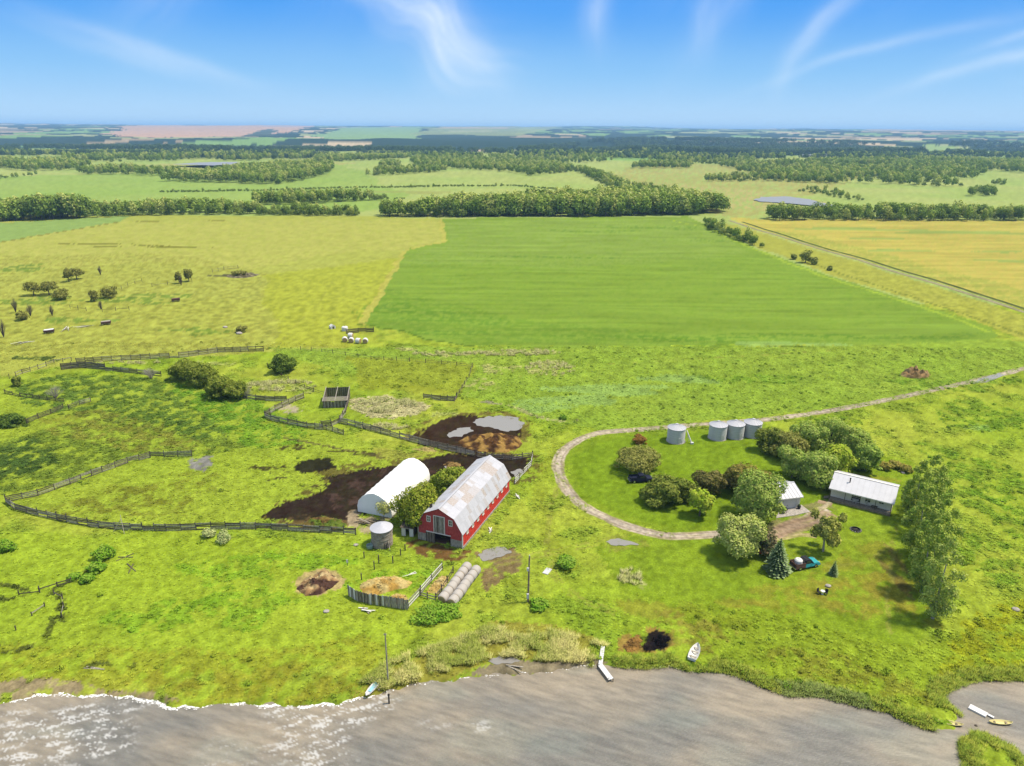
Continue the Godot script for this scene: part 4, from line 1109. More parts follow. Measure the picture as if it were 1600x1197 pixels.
	wood([228.67, -1443.8, 349.5, -1460.1, 381.8, -1597.5, 274.04, -1610.9], 11.0, 9.0, 12.0)
	wood([-338.6, -968.1, -307.6, -977, -289.5, -1068.8, -299.95, -1228.5, -338.8, -1390.3, -430.9, -1377.7, -476, -1244.5, -478.2, -996.5, -406.8, -991.3], 10.0, 10.0, 14.0)
	wood([-221.99, -1112.4, -164.96, -1174.3, -111.5, -1260.8, -130.94, -1350.1, -226.49, -1295.7, -225.88, -1201.4], 10.0, 7.0, 11.0)
	wood([-250.35, -1379.1, -213.58, -1395.7, -238.4, -1534.1, -271.89, -1529.1], 10.0, 9.0, 11.0)
	wood([-188.6, -1435.3, -94.78, -1333.3, -2.46, -1245.8, 27.58, -1147.4, 96.77, -1276.5, 104.07, -1556.6, -19.23, -1799.2, -156.36, -1775.7, -231.65, -1657.5], 12.0, 8.0, 12.0)
	wood([-439.5, -1624, -289.93, -1664.7, -259.63, -1920.1, -286.78, -2057.1, -487.8, -1877.4], 12.0, 9.0, 13.0)
	wood([-1098.1, -1052.5, -857, -1235.1, -697.1, -1145.9, -518.3, -1102.5, -508, -1168.2, -677, -1258.3, -772.7, -1330.8, -857.5, -1415.2, -968.5, -1398.8, -1307, -1257.4], 13.0, 10.0, 14.0)
	wood([-901.9, -1489.8, -755.7, -1588.7, -583.2, -1684.6, -472.4, -1758.6, -538.1, -2006.6, -876.8, -1847.1, -1046.7, -1732.8], 15.0, 9.0, 14.0)
	wood([-1388.3, -1337.1, -1035.8, -1497.8, -875, -1465.9, -751.3, -1333.7, -821.5, -1280.5, -1201.5, -1153.9], 14.0, 9.0, 13.0)
	wood([-240.91, -1724.7, -65.33, -1791.3, 136.12, -1620.1, 270.81, -1774, 381.8, -1597.5, 489.5, -1504.1, 618.9, -1908.8, 301.7, -1979.7, -74.68, -2049.1, -273.75, -1962.7], 17.0, 8.0, 13.0)
	wood([19.97, -1306.4, 72.42, -1236.5, 116.96, -1318.5, 117.63, -1558.6, 52.04, -1607.3], 12.0, 6.0, 11.0, "", 0.4)
	wood([-700.8, -1005.6, -705.8, -1096.8, -716.8, -1114.3, -717.7, -1030.4], 9.0, 4.0, 7.0)
	wood([-1921.1, -1306.2, -1179.2, -1708.5, -1040.7, -1773.9, -631.6, -1659, -496.9, -1793, -404.1, -1662.8, -280.11, -2008.8, 27.28, -1807.2, 227.11, -1922.7, 389.3, -1757.9, 653.7, -1914.7, 1277.4, -1864.3, 2291.4, -1666.9, 3058.5, -2233.4, 1584.6, -2318.8, 1297.3, -2375.5, 773.4, -2270.2, 401.1, -2370.8, -4.76, -2223.5, -575.2, -2218.1, -1114.5, -2157, -1400.8, -2034.2, -2393.7, -1633.6], 22.0, 10.0, 15.0)
	wood([-2393.7, -1633.6, -1114.5, -2157, -575.2, -2218.1, -4.76, -2223.5, 401.1, -2370.8, 773.4, -2270.2, 1297.3, -2375.5, 1502.9, -2756.2, 1078, -2816.9, 513.2, -3041, 239.07, -2869.1, -92.23, -2533.2, -530.4, -3063.4, -880.6, -3195.2, -1359.2, -3165.1, -1747.6, -2909.3, -3174.5, -2174.5], 34.0, 13.0, 19.0)
	wood([-5.36, -2480.6, 412.3, -2438.1, 902.6, -2354.2, 1297.3, -2375.5, 1633.7, -2951.6, 1790.2, -3509.8, 1803.1, -4251.4, 1320.7, -4459.8, 788.8, -4689.6, 310.8, -3738.8, 46.5, -3122.8], 32.0, 16.0, 24.0)
	wood([1272.5, -2207.1, 1411.8, -2233.2, 1886.2, -3012.8, 1951.9, -3324.5, 1600.6, -2778.5], 34.0, 13.0, 18.0)
	wood([2165.9, -3746.7, 1949.2, -2858.4, 2966.5, -2311.8, 4941.9, -3868.1, 2768.5, -4070.5, 2712.9, -4563.9], 40.0, 14.0, 20.0)
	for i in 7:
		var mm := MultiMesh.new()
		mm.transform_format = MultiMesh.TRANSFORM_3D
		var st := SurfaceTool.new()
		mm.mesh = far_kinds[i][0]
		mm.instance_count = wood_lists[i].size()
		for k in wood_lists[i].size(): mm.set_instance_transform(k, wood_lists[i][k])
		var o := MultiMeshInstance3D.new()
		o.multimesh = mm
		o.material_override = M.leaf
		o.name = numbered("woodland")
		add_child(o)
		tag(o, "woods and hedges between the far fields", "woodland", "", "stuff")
	print("woods ", wood_lists.map(func(l): return l.size()))

func build_trees() -> void:
	var dark := {"c": Color(0.0765, 0.114, 0.0175), "c2": Color(0.224, 0.25, 0.0475)}
	var olive := {"c": Color(0.122, 0.144, 0.0295), "c2": Color(0.298, 0.288, 0.078)}
	var light := {"c": Color(0.192, 0.295, 0.0475), "c2": Color(0.322, 0.369, 0.0924)}
	var lime := {"c": Color(0.244, 0.358, 0.0254), "c2": Color(0.358, 0.396, 0.0498)}
	# round the loop of the drive
	tree("thicket", "wide grey-green thicket behind the dark pickup truck", "shrub", Vector2(28.07, -141.51), 11.0, 4.4, olive.merged({"n": 14, "count": 5200, "base": 0.02, "leaf": 0.38}))
	tree("shrub", "dense round dark green shrub nearest the pickup truck", "shrub", Vector2(30.26, -126.09), 8.8, 5.0, dark.merged({"n": 12, "count": 4600, "base": 0.02}))
	tree("shrub", "dark purple-brown shrub in the middle of the yard hedge", "shrub", Vector2(40.47, -129.42), 7.0, 4.8, {"c": Color(0.0842, 0.0941, 0.023), "c2": Color(0.197, 0.17, 0.0597), "n": 10, "count": 3600, "base": 0.02})
	tree("shrub", "tall brownish shrub behind the big willow", "shrub", Vector2(47.64, -130.62), 10.5, 6.0, {"c": Color(0.101, 0.114, 0.0216), "c2": Color(0.288, 0.233, 0.0636), "n": 12, "count": 5000, "base": 0.02})
	tree("shrub", "small dark shrub linking the two yard shrubs", "shrub", Vector2(35.26, -126.69), 5.0, 4.0, dark.merged({"n": 8, "count": 2000, "base": 0.02}))
	tree("shrub", "low reddish brown shrub beside the drive bend", "shrub", Vector2(30.52, -154.46), 3.8, 1.7, {"c": Color(0.17, 0.0842, 0.0216), "c2": Color(0.318, 0.179, 0.0498), "n": 7, "count": 1000, "base": 0.0, "leaf": 0.32})
	tree("young_tree", "small light green tree alone on the loop lawn", "tree", Vector2(36.36, -120.67), 5.0, 5.6, lime.merged({"n": 9, "count": 2600, "base": 0.25}))
	tree("willow_tree", "big billowing light green willow beside the garage", "tree", Vector2(46.69, -119.38), 9.6, 9.4, light.merged({"n": 15, "count": 8500, "base": 0.12, "leaf": 0.42}))
	tree("willow_tree", "pale silvery willow south of the driveway", "tree", Vector2(39.41, -107.15), 8.0, 7.2, {"c": Color(0.288, 0.358, 0.0706), "c2": Color(0.424, 0.444, 0.149), "n": 12, "count": 6000, "base": 0.16, "leaf": 0.4})
	tree("shrub", "dark shrub with purple top behind the large spruce", "shrub", Vector2(44.72, -107.62), 4.6, 4.6, {"c": Color(0.0678, 0.0975, 0.0312), "c2": Color(0.224, 0.165, 0.103), "n": 8, "count": 2200, "base": 0.03})
	spruce("large blue-green spruce beside the teal truck", Vector2(44.83, -102.44), 4.4, 6.9, 15)
	spruce("young slim spruce alone on the lawn", Vector2(54.1, -101.63), 1.5, 3.0, 9)
	# upright branching tree before the house
	var lob := []
	var r := RandomNumberGenerator.new()
	r.seed = 8
	for i in 15:
		var az := TAU * i / 15.0 * 2.4
		var q := r.randf_range(0.8, 3.0)
		lob.append([Vector3(cos(az) * q, r.randf_range(2.4, 6.6), sin(az) * q), Vector3(0.75, r.randf_range(0.9, 1.5), 0.75)])
	tree("ash_tree", "open upright tree with sparse dark leaves before the house", "tree", Vector2(55.3, -108.75), 7.0, 7.6, {"lobes": lob, "c": Color(0.122, 0.151, 0.0295), "c2": Color(0.42, 0.416, 0.0993), "count": 2300, "leaf": 0.4, "r": 0.2, "fill": 0.8, "bark": M.pale_bark})
	# the grove behind the garage
	for a in [[1205,704,7.0,5.6,dark,"dark round shrub at the bin end of the house grove"], [1232,716,8.0,6.4,olive,"dusky willow second from the bins in the house grove"], [1258,706,9.0,7.2,light,"pale willow at the back left of the house grove"], [1296,700,9.5,7.6,light,"broad pale willow at the top of the house grove"], [1330,712,9.0,7.0,light,"pale willow at the right shoulder of the house grove"], [1352,735,6.6,6.0,{"c": Color(0.134, 0.227, 0.033), "c2": Color(0.329, 0.416, 0.0842)},"green willow at the right end of the house grove"], [1238,746,7.2,6.6,light,"silvery willow front left in the house grove"], [1272,757,8.4,7.6,light,"big silvery willow front and centre in the house grove"], [1306,742,7.6,7.0,lime,"yellow-green willow amid the house grove"]]:
		tree("willow_tree", a[5], "tree", Vector2.ZERO + grove_at(a[0], a[1]), a[2], a[3], (a[4] as Dictionary).merged({"n": 13, "count": 5200, "base": 0.04, "leaf": 0.44}))
	for a in [[Vector2(82.51, -141.41), "rough low hedge bush next to the house grove"], [Vector2(85.1, -142.08), "rough low hedge bush between grove and poplars"], [Vector2(86.41, -140.23), "rough low hedge bush nearest the poplar row"]]:
		tree("hedge_bush", a[1], "shrub", a[0], 3.0, 1.6, {"c": Color(0.17, 0.179, 0.033), "c2": Color(0.396, 0.325, 0.0842), "n": 6, "count": 700, "base": 0.0, "leaf": 0.35})
	# poplar row on the right
	var pk := 0
	for a in [[Vector2(64.55, -90.47), 15.0, 5.6, "pale slender poplar with visible white trunk nearest the lake"], [Vector2(66.44, -97.04), 14.0, 5.8, "second poplar from the lake in the right-hand row"], [Vector2(71.45, -103.31), 15.0, 6.2, "third poplar from the lake in the right-hand row"], [Vector2(71.21, -107.55), 14.0, 6.0, "fourth poplar from the lake in the right-hand row"], [Vector2(76.7, -113.87), 13.5, 6.4, "fifth poplar from the lake in the right-hand row"], [Vector2(76.76, -119.79), 13.0, 5.6, "poplar leaning over the right end of the house"], [Vector2(82.02, -124.01), 12.0, 6.0, "farthest poplar of the right-hand row"]]:
		pk += 1
		var l2 := []
		var h: float = a[1]
		for i in 30:
			var f := i / 29.0
			var az := i * 2.4
			var q: float = a[2] * 0.48 * sin(PI * clampf(f * 0.82 + 0.14, 0.0, 1.0)) * sqrt(r.randf_range(0.05, 1.0))
			l2.append([Vector3(cos(az) * q, h * (0.1 + 0.84 * f), sin(az) * q), Vector3(0.95, 1.2, 0.95) * (1.2 - 0.65 * f) * r.randf_range(0.7, 1.2)])
		var pale: bool = pk == 1
		tree("poplar_tree", a[3], "tree", a[0], a[2], h, {"lobes": l2, "count": 3300 if pale else 4600, "leaf": 0.32, "r": 0.22, "fill": 0.9, "c": Color(0.192, 0.288, 0.0475) if pale else Color(0.122, 0.216, 0.027), "c2": Color(0.358, 0.396, 0.103) if pale else Color(0.373, 0.428, 0.0891), "bark": M.pale_bark, "seed": 500 + pk, "group": "poplar row"})
	# by the barn
	tree("maple_tree", "big bushy tree between barn and white shelter", "tree", Vector2(-17.53, -116.2), 9.8, 8.2, {"c": Color(0.11, 0.16, 0.0118), "c2": Color(0.295, 0.315, 0.043), "n": 15, "count": 7000, "base": 0.05, "leaf": 0.42})
	tree("maple_tree", "smaller bushy tree behind the barn's left roof", "tree", Vector2(-12.73, -127.05), 6.4, 6.2, {"c": Color(0.11, 0.165, 0.0151), "c2": Color(0.282, 0.322, 0.0452), "n": 10, "count": 3600, "base": 0.05})
	tree("young_tree", "thin pale sapling against the white shelter's end", "tree", Vector2(-24.13, -118.42), 2.6, 3.6, {"c": Color(0.298, 0.325, 0.0907), "c2": Color(0.339, 0.35, 0.16), "n": 6, "count": 420, "base": 0.3, "leaf": 0.3, "r": 0.05})
	# left side
	for a in [[Vector2(-96.7, -197.79), 8.5, 5.6, "dark willow at the left end of the corral grove"], [Vector2(-89.26, -193.47), 10.0, 6.4, "broad willow in the middle of the corral grove"], [Vector2(-80.65, -184.19), 10.0, 5.6, "low willow front right in the corral grove"], [Vector2(-75.87, -182.29), 6.5, 4.4, "half-bare willow at the right end of the corral grove"]]:
		tree("willow_tree", a[3], "tree", a[0], a[1], a[2], {"c": Color(0.0958, 0.138, 0.0139), "c2": Color(0.244, 0.275, 0.0475), "n": 13, "count": 4800, "base": 0.04, "leaf": 0.5})
	tree("shrub", "dark green round shrub beside the corral corner", "shrub", Vector2(-69.78, -204.24), 8.0, 6.0, {"c": Color(0.0623, 0.105, 0.0157), "c2": Color(0.17, 0.233, 0.0389), "n": 11, "count": 4200, "base": 0.02})
	bare_shrub("grey leafless round shrub in the overgrown corral", Vector2(-124.67, -181.33), 5.0, 3.6)
	bare_shrub("grey leafless shrub beside the corral grove", Vector2(-106.42, -197.59), 4.6, 4.0)
	bare_shrub("dead grey bush at the foot of the corral grove", Vector2(-73.08, -182.34), 4.0, 3.4)
	tree("shrub", "dark spreading shrub at the left picture edge", "shrub", Vector2(-124.58, -162.58), 6.4, 2.6, {"c": Color(0.0441, 0.0842, 0.0157), "c2": Color(0.13, 0.194, 0.033), "n": 9, "count": 1800, "base": 0.0})
	tree("shrub", "small dark shrub at the far corner of the old pen", "shrub", Vector2(-141.02, -190.23), 2.6, 3.0, dark.merged({"n": 6, "count": 700, "base": 0.0}))
	var lp := [[Vector2(-210.41, -306.9), 7.5, 6.0, "round dark tree leftmost among the pasture trees"], [Vector2(-204.56, -308.3), 8.0, 6.0, "bushy tree second from the left in the pasture"], [Vector2(-193.12, -298.67), 8.0, 4.6, "broad low bush below the pasture trees"], [Vector2(-212.15, -336.1), 5.0, 6.0, "small leaning tree left of the flat-topped pasture tree"], [Vector2(-212.05, -342.3), 8.0, 5.6, "flat-topped tree highest in the left pasture"], [Vector2(-176.75, -294.37), 4.0, 4.4, "round shrub at the lower end of the old pasture fence"], [Vector2(-174.17, -301.7), 9.0, 5.0, "wide scrubby bush along the old pasture fence"], [Vector2(-158.32, -333.4), 4.0, 5.6, "thin tree left of the pair on the pasture rise"], [Vector2(-155.75, -338), 4.0, 6.0, "thin tree right of the pair on the pasture rise"], [Vector2(-138.1, -354.6), 9.0, 2.6, "low dark scrub on the stone heap in the pasture"], [Vector2(-187.61, -264.06), 5.0, 3.4, "reddish low bush near the pasture junk"], [Vector2(-98.62, -249.05), 4.0, 2.0, "pale low bush above the long fence"]]
	for a in lp:
		tree("pasture_tree" if a[2] > 4.4 else "shrub", a[3], "tree" if a[2] > 4.4 else "shrub", a[0], a[1], a[2], {"c": Color(0.105, 0.108, 0.027), "c2": Color(0.256, 0.256, 0.0636), "n": 7, "count": 800, "base": 0.25 if a[2] > 5.5 else 0.05, "leaf": 0.6})
	for a in [[Vector2(-178.65, -240.27), 2.4, 7.0], [Vector2(-197.19, -274.87), 2.4, 6.5], [Vector2(-188.22, -269.99), 2.8, 5.0], [Vector2(-179.86, -270.22), 1.8, 4.6], [Vector2(-205.94, -352.2), 2.0, 5.0], [Vector2(-166.77, -281.07), 2.0, 4.0], [Vector2(-155.51, -329.1), 1.8, 5.0]]:
		bare_shrub("spindly dead tree standing in the left pasture", a[0], a[1], a[2], false, "dead trees in the left pasture")
	for a in [[Vector2(-55.03, -112.16), 2.6, 1.5, "pale grey-green sage bush left below the corral fence"], [Vector2(-51.48, -110.5), 2.8, 2.0, "pale grey-green sage bush right below the corral fence"]]:
		tree("sage_bush", a[3], "shrub", a[0], a[1], a[2], {"c": Color(0.26, 0.325, 0.12), "c2": Color(0.424, 0.444, 0.2), "n": 7, "count": 700, "base": 0.0, "leaf": 0.3})
	for a in [[Vector2(-69.24, -101.08), 3.0, 1.6, "dark weedy bush at the middle of the old ditch"], [Vector2(-69.99, -105.02), 4.0, 2.0, "dark weedy bush at the top of the old ditch"], [Vector2(-69.12, -98.4), 2.4, 1.2, "dark weedy bush at the bottom of the old ditch"], [Vector2(-88.29, -107.16), 3.4, 1.8, "bright leafy bush at the left edge below the corral"], [Vector2(9.6, -103.69), 4.2, 1.5, "low dark bush on the grass right of the utility pole"], [Vector2(-12.19, -89.65), 6.0, 1.3, "bright leafy bush below the bale row"], [Vector2(-9.58, -90.89), 4.4, 1.0, "smaller leafy bush below the bale row"], [Vector2(4.43, -92.6), 3.6, 1.0, "weedy bush at the foot of the utility pole"], [Vector2(-71.71, -98.9), 2.0, 1.0, "little bush beside the old ditch"], [Vector2(13.21, -168.81), 2.2, 1.2, "small bush beside the worn trail"]]:
		tree("weed_bush", a[3], "shrub", a[0], a[1], a[2], {"c": Color(0.116, 0.25, 0.0157), "c2": Color(0.224, 0.332, 0.043), "n": 8, "count": 900, "base": 0.0, "leaf": 0.34})
	for a in [[Vector2(163.07, -413.6), 4.0, 3.0], [Vector2(165.74, -403.1), 8.0, 7.0], [Vector2(168.44, -397.2), 5.0, 3.6], [Vector2(169.83, -379.9), 3.0, 2.4]]:
		tree("verge_bush", "dark bush on the verge at the crop's right edge", "shrub", a[0], a[1], a[2], {"c": Color(0.112, 0.138, 0.0312), "c2": Color(0.278, 0.295, 0.078), "n": 6, "count": 420, "base": 0.02, "leaf": 0.9, "group": "bushes on the crop verge"})

func grove_at(x: float, y: float) -> Vector2:
	return {1205.0: Vector2(60.41, -150.67), 1232.0: Vector2(62.96, -146.61), 1258.0: Vector2(68.08, -150.09), 1296.0: Vector2(74.65, -152.31), 1330.0: Vector2(77.92, -148.19), 1352.0: Vector2(77.67, -140.72), 1238.0: Vector2(60.32, -137.1), 1272.0: Vector2(63.74, -133.94), 1306.0: Vector2(70.24, -138.45)}[x]

# ---------------------------------------------------------------- grass, weeds, reeds
func tuft_mesh(blades: int, h: float, spread: float, wide: float, seed_: int, tip := Color.WHITE) -> ArrayMesh:
	var r := RandomNumberGenerator.new()
	r.seed = seed_
	var s := Soup.new()
	for i in blades:
		var az := r.randf() * TAU
		var d := Vector3(cos(az), 0, sin(az))
		var side := Vector3(-d.z, 0, d.x)
		var p := d * spread * r.randf() * 0.5
		var top := p + d * spread * r.randf_range(0.2, 0.8) + Vector3.UP * h * r.randf_range(0.55, 1.0)
		var nn := (Vector3.UP * 1.6 + d * 0.5).normalized()
		s.tri(p - side * wide - Vector3.UP * 0.05, p + side * wide - Vector3.UP * 0.05, top, nn, tip)
		if i % 2 == 0:
			var hd := r.randf_range(0.5, 1.0) * wide * 1.6
			s.tri(top - side * hd, top + side * hd, top - d * hd + Vector3.UP * hd * 1.3, nn, tip)
	return s.done()

func scatter(called: String, label: String, mesh: Mesh, list: Array) -> void:
	var mm := MultiMesh.new()
	mm.transform_format = MultiMesh.TRANSFORM_3D
	mm.use_colors = true
	mm.mesh = mesh
	mm.instance_count = list.size()
	for i in list.size():
		mm.set_instance_transform(i, list[i][0])
		mm.set_instance_color(i, list[i][1])
	var o := MultiMeshInstance3D.new()
	o.multimesh = mm
	o.material_override = M.blade
	o.name = numbered(called)
	add_child(o)
	tag(o, label, called, "", "stuff")

func spot(p: Vector3, size: float) -> Transform3D:
	return Transform3D(Basis(Vector3.UP, rng.randf() * TAU) * Basis.from_scale(Vector3(size, size * rng.randf_range(0.7, 1.3), size)), p)

func build_cover() -> void:
	var grass := []
	var clumps := []
	for i in 230000:
		var d := 66.0 + 170.0 * pow(rng.randf(), 0.8)
		var x := rng.randf_range(-1.0, 1.0) * (0.72 * d + 22.0)
		if d < 103.0 and lake_depth(x, -d) > -0.15: continue
		var k := nearest_vertex(x, -d)
		var much := rough[k]
		if sheet[k] > 0 or rng.randf() > much: continue
		var c := gcol[k]
		var v := rng.randf_range(0.95, 1.45)
		if rng.randf() < 0.05 * much * much:
			clumps.append([spot(Vector3(x, gy[k] - 0.05, -d), rng.randf_range(0.35, 1.0)), Color(c.r * 1.0, c.g * 1.06, c.b * 0.95)])
		grass.append([spot(Vector3(x, gy[k], -d), rng.randf_range(0.5, 1.0) * (0.55 + 0.55 * much)), Color(c.r * v, c.g * v * rng.randf_range(0.95, 1.05), c.b * v)])
	scatter("grass", "tufts of grass and weeds over the farm's meadows", tuft_mesh(12, 0.36, 0.5, 0.05, 5), grass)
	var bush := crown_mesh([[Vector3(0, 0.25, 0), Vector3(0.55, 0.32, 0.5)], [Vector3(0.35, 0.2, 0.2), Vector3(0.3, 0.24, 0.3)]], 46, 0.26, Color(0.85, 0.85, 0.85), Color(1, 1, 1), 17)
	scatter("weeds", "low leafy weed clumps dotted over the meadows", bush, clumps)
	var reeds := []
	var zone := pts([-21.14, -74.11, -17.44, -79.47, -14.22, -81.8, -8.97, -83.98, -3.57, -87.67, 5.95, -87.06, 14.11, -83.94, 12.4, -81.03, 8.3, -80.23, 2.96, -80.55, 0.27, -81.42, -3.32, -80.87, -6.77, -78.96, -12.67, -76.85, -17.5, -74.94])
	while reeds.size() < 2100:
		var q := Vector2(rng.randf_range(-24.0, 14.0), rng.randf_range(-92.0, -72.0))
		if not Geometry2D.is_point_in_polygon(q, zone) or n_mid.get_noise_2d(q.x * 2.4, q.y * 2.4) < -0.12 or q.distance_to(Vector2(13.15, -82.07)) < 1.5: continue
		var c := Color(0.488, 0.453, 0.179).lerp(Color(0.194, 0.25, 0.0369), clampf(rng.randf() * 1.1 + n_mid.get_noise_2d(q.x, q.y), 0.0, 1.0))
		reeds.append([spot(on(q), rng.randf_range(0.6, 1.15)), c])
	scatter("reeds", "pale yellow plumed reeds along the lake bank", tuft_mesh(24, 0.8, 0.8, 0.04, 6), reeds)
	var sedge := []
	while sedge.size() < 3600:
		var q := Vector2(rng.randf_range(11.0, 74.0), rng.randf_range(-92.0, -62.0))
		var s := lake_depth(q.x, q.y)
		if s > 0.5 or s < -2.6 or rng.randf() < 0.25 - s / 2.8: continue
		if q.distance_to(Vector2(26.13, -82.07)) < 2.6 or q.distance_to(Vector2(55.62, -70.19)) < 2.4 or q.distance_to(Vector2(13.03, -81.04)) < 1.6: continue
		var c := Color(0.122, 0.21, 0.0216).lerp(Color(0.282, 0.301, 0.0475), rng.randf())
		if q.x > 36.0 and q.x < 47.0 and s > -1.6: c = c.lerp(Color(0.156, 0.205, 0.0795), 0.6)
		sedge.append([spot(Vector3(q.x, maxf(ground_y(q.x, q.y), LAKE_Y - 0.1), q.y), rng.randf_range(0.5, 1.1)), c])
	scatter("sedge", "tall green sedge along the right-hand lake shore", tuft_mesh(20, 0.6, 0.6, 0.035, 7), sedge)
	var bloom := []
	for a in [[Vector2(-33.4, -177.34), 8.0, 5.5, 900], [Vector2(-0.07, -225.53), 16.0, 3.0, 500], [Vector2(-66.3, -192.31), 10.0, 4.5, 600], [Vector2(11.94, -210.35), 8.0, 7.0, 300], [Vector2(-31.73, -162.61), 6.0, 2.0, 200], [Vector2(19.9, -100.5), 2.0, 2.5, 40], [Vector2(-120.84, -212.51), 10.0, 1.2, 120], [Vector2(-23.31, -224.27), 10.0, 2.0, 160]]:
		for i in a[3]:
			var t := rng.randf() * TAU
			var e := sqrt(rng.randf())
			var q: Vector2 = a[0] + Vector2(cos(t) * a[1], sin(t) * a[2]) * e
			if n_mid.get_noise_2d(q.x * 1.5, q.y * 1.5 + 40.0) < -0.1: continue
			bloom.append([spot(on(q), rng.randf_range(0.5, 1.0)), Color(0.388, 0.365, 0.205).lerp(Color(0.233, 0.282, 0.065), rng.randf() * 0.8)])
	scatter("weeds", "cream-flowered tall weeds in patches by the corrals", tuft_mesh(24, 0.9, 0.8, 0.05, 8), bloom)
	print("cover ", grass.size(), " ", bloom.size())

# ---------------------------------------------------------------- buildings
# wall of boards or sheets in the plane of its thing: outline in (x, y), holes as rects, thickness along z
func slab(called: String, parent: Node, poly: PackedVector2Array, thick: float, m: Material, at := Vector3.ZERO, turn := 0.0) -> MeshInstance3D:
	var s := Soup.new()
	var t := Geometry2D.triangulate_polygon(poly)
	for i in range(0, t.size(), 3):
		for z in [0.0, -thick]:
			s.tri(Vector3(poly[t[i]].x, poly[t[i]].y, z), Vector3(poly[t[i + 1]].x, poly[t[i + 1]].y, z), Vector3(poly[t[i + 2]].x, poly[t[i + 2]].y, z), Vector3(0, 0, 1.0 if z == 0.0 else -1.0))
	var cw := Geometry2D.is_polygon_clockwise(poly)
	for i in poly.size():
		var a := poly[i]
		var b := poly[(i + 1) % poly.size()]
		var n := Vector3(b.y - a.y, a.x - b.x, 0).normalized() * (1.0 if not cw else -1.0)
		s.tri(Vector3(a.x, a.y, 0), Vector3(b.x, b.y, 0), Vector3(b.x, b.y, -thick), n)
		s.tri(Vector3(a.x, a.y, 0), Vector3(b.x, b.y, -thick), Vector3(a.x, a.y, -thick), n)
	var o := mesh_node(called, s.done(), m, parent, at)
	o.rotation.y = turn
	return o

func v2(a: Array) -> PackedVector2Array:
	return pts(a)

# window with frame, pane and cross bars, facing +z
func window_part(parent: Node, w: float, h: float, at: Vector3, frame: Material, turn := 0.0) -> void:
	var o := Node3D.new()
	o.name = "window"
	parent.add_child(o, true)
	o.position = at
	o.rotation.y = turn
	box("pane", o, Vector3(w, h, 0.03), Vector3(0, 0, 0.02), M.glass_dark)
	var f := 0.11
	box("frame", o, Vector3(w + 2 * f, f, 0.1), Vector3(0, h * 0.5 + f * 0.5, 0.03), frame)
	box("frame", o, Vector3(w + 2 * f, f, 0.14), Vector3(0, -h * 0.5 - f * 0.5, 0.05), frame)
	for s in [-1, 1]: box("frame", o, Vector3(f, h, 0.1), Vector3(s * (w * 0.5 + f * 0.5), 0, 0.03), frame)
	box("bar", o, Vector3(0.05, h, 0.05), Vector3(0, 0, 0.035), frame)
	box("bar", o, Vector3(w, 0.05, 0.045), Vector3(0, 0, 0.035), frame)

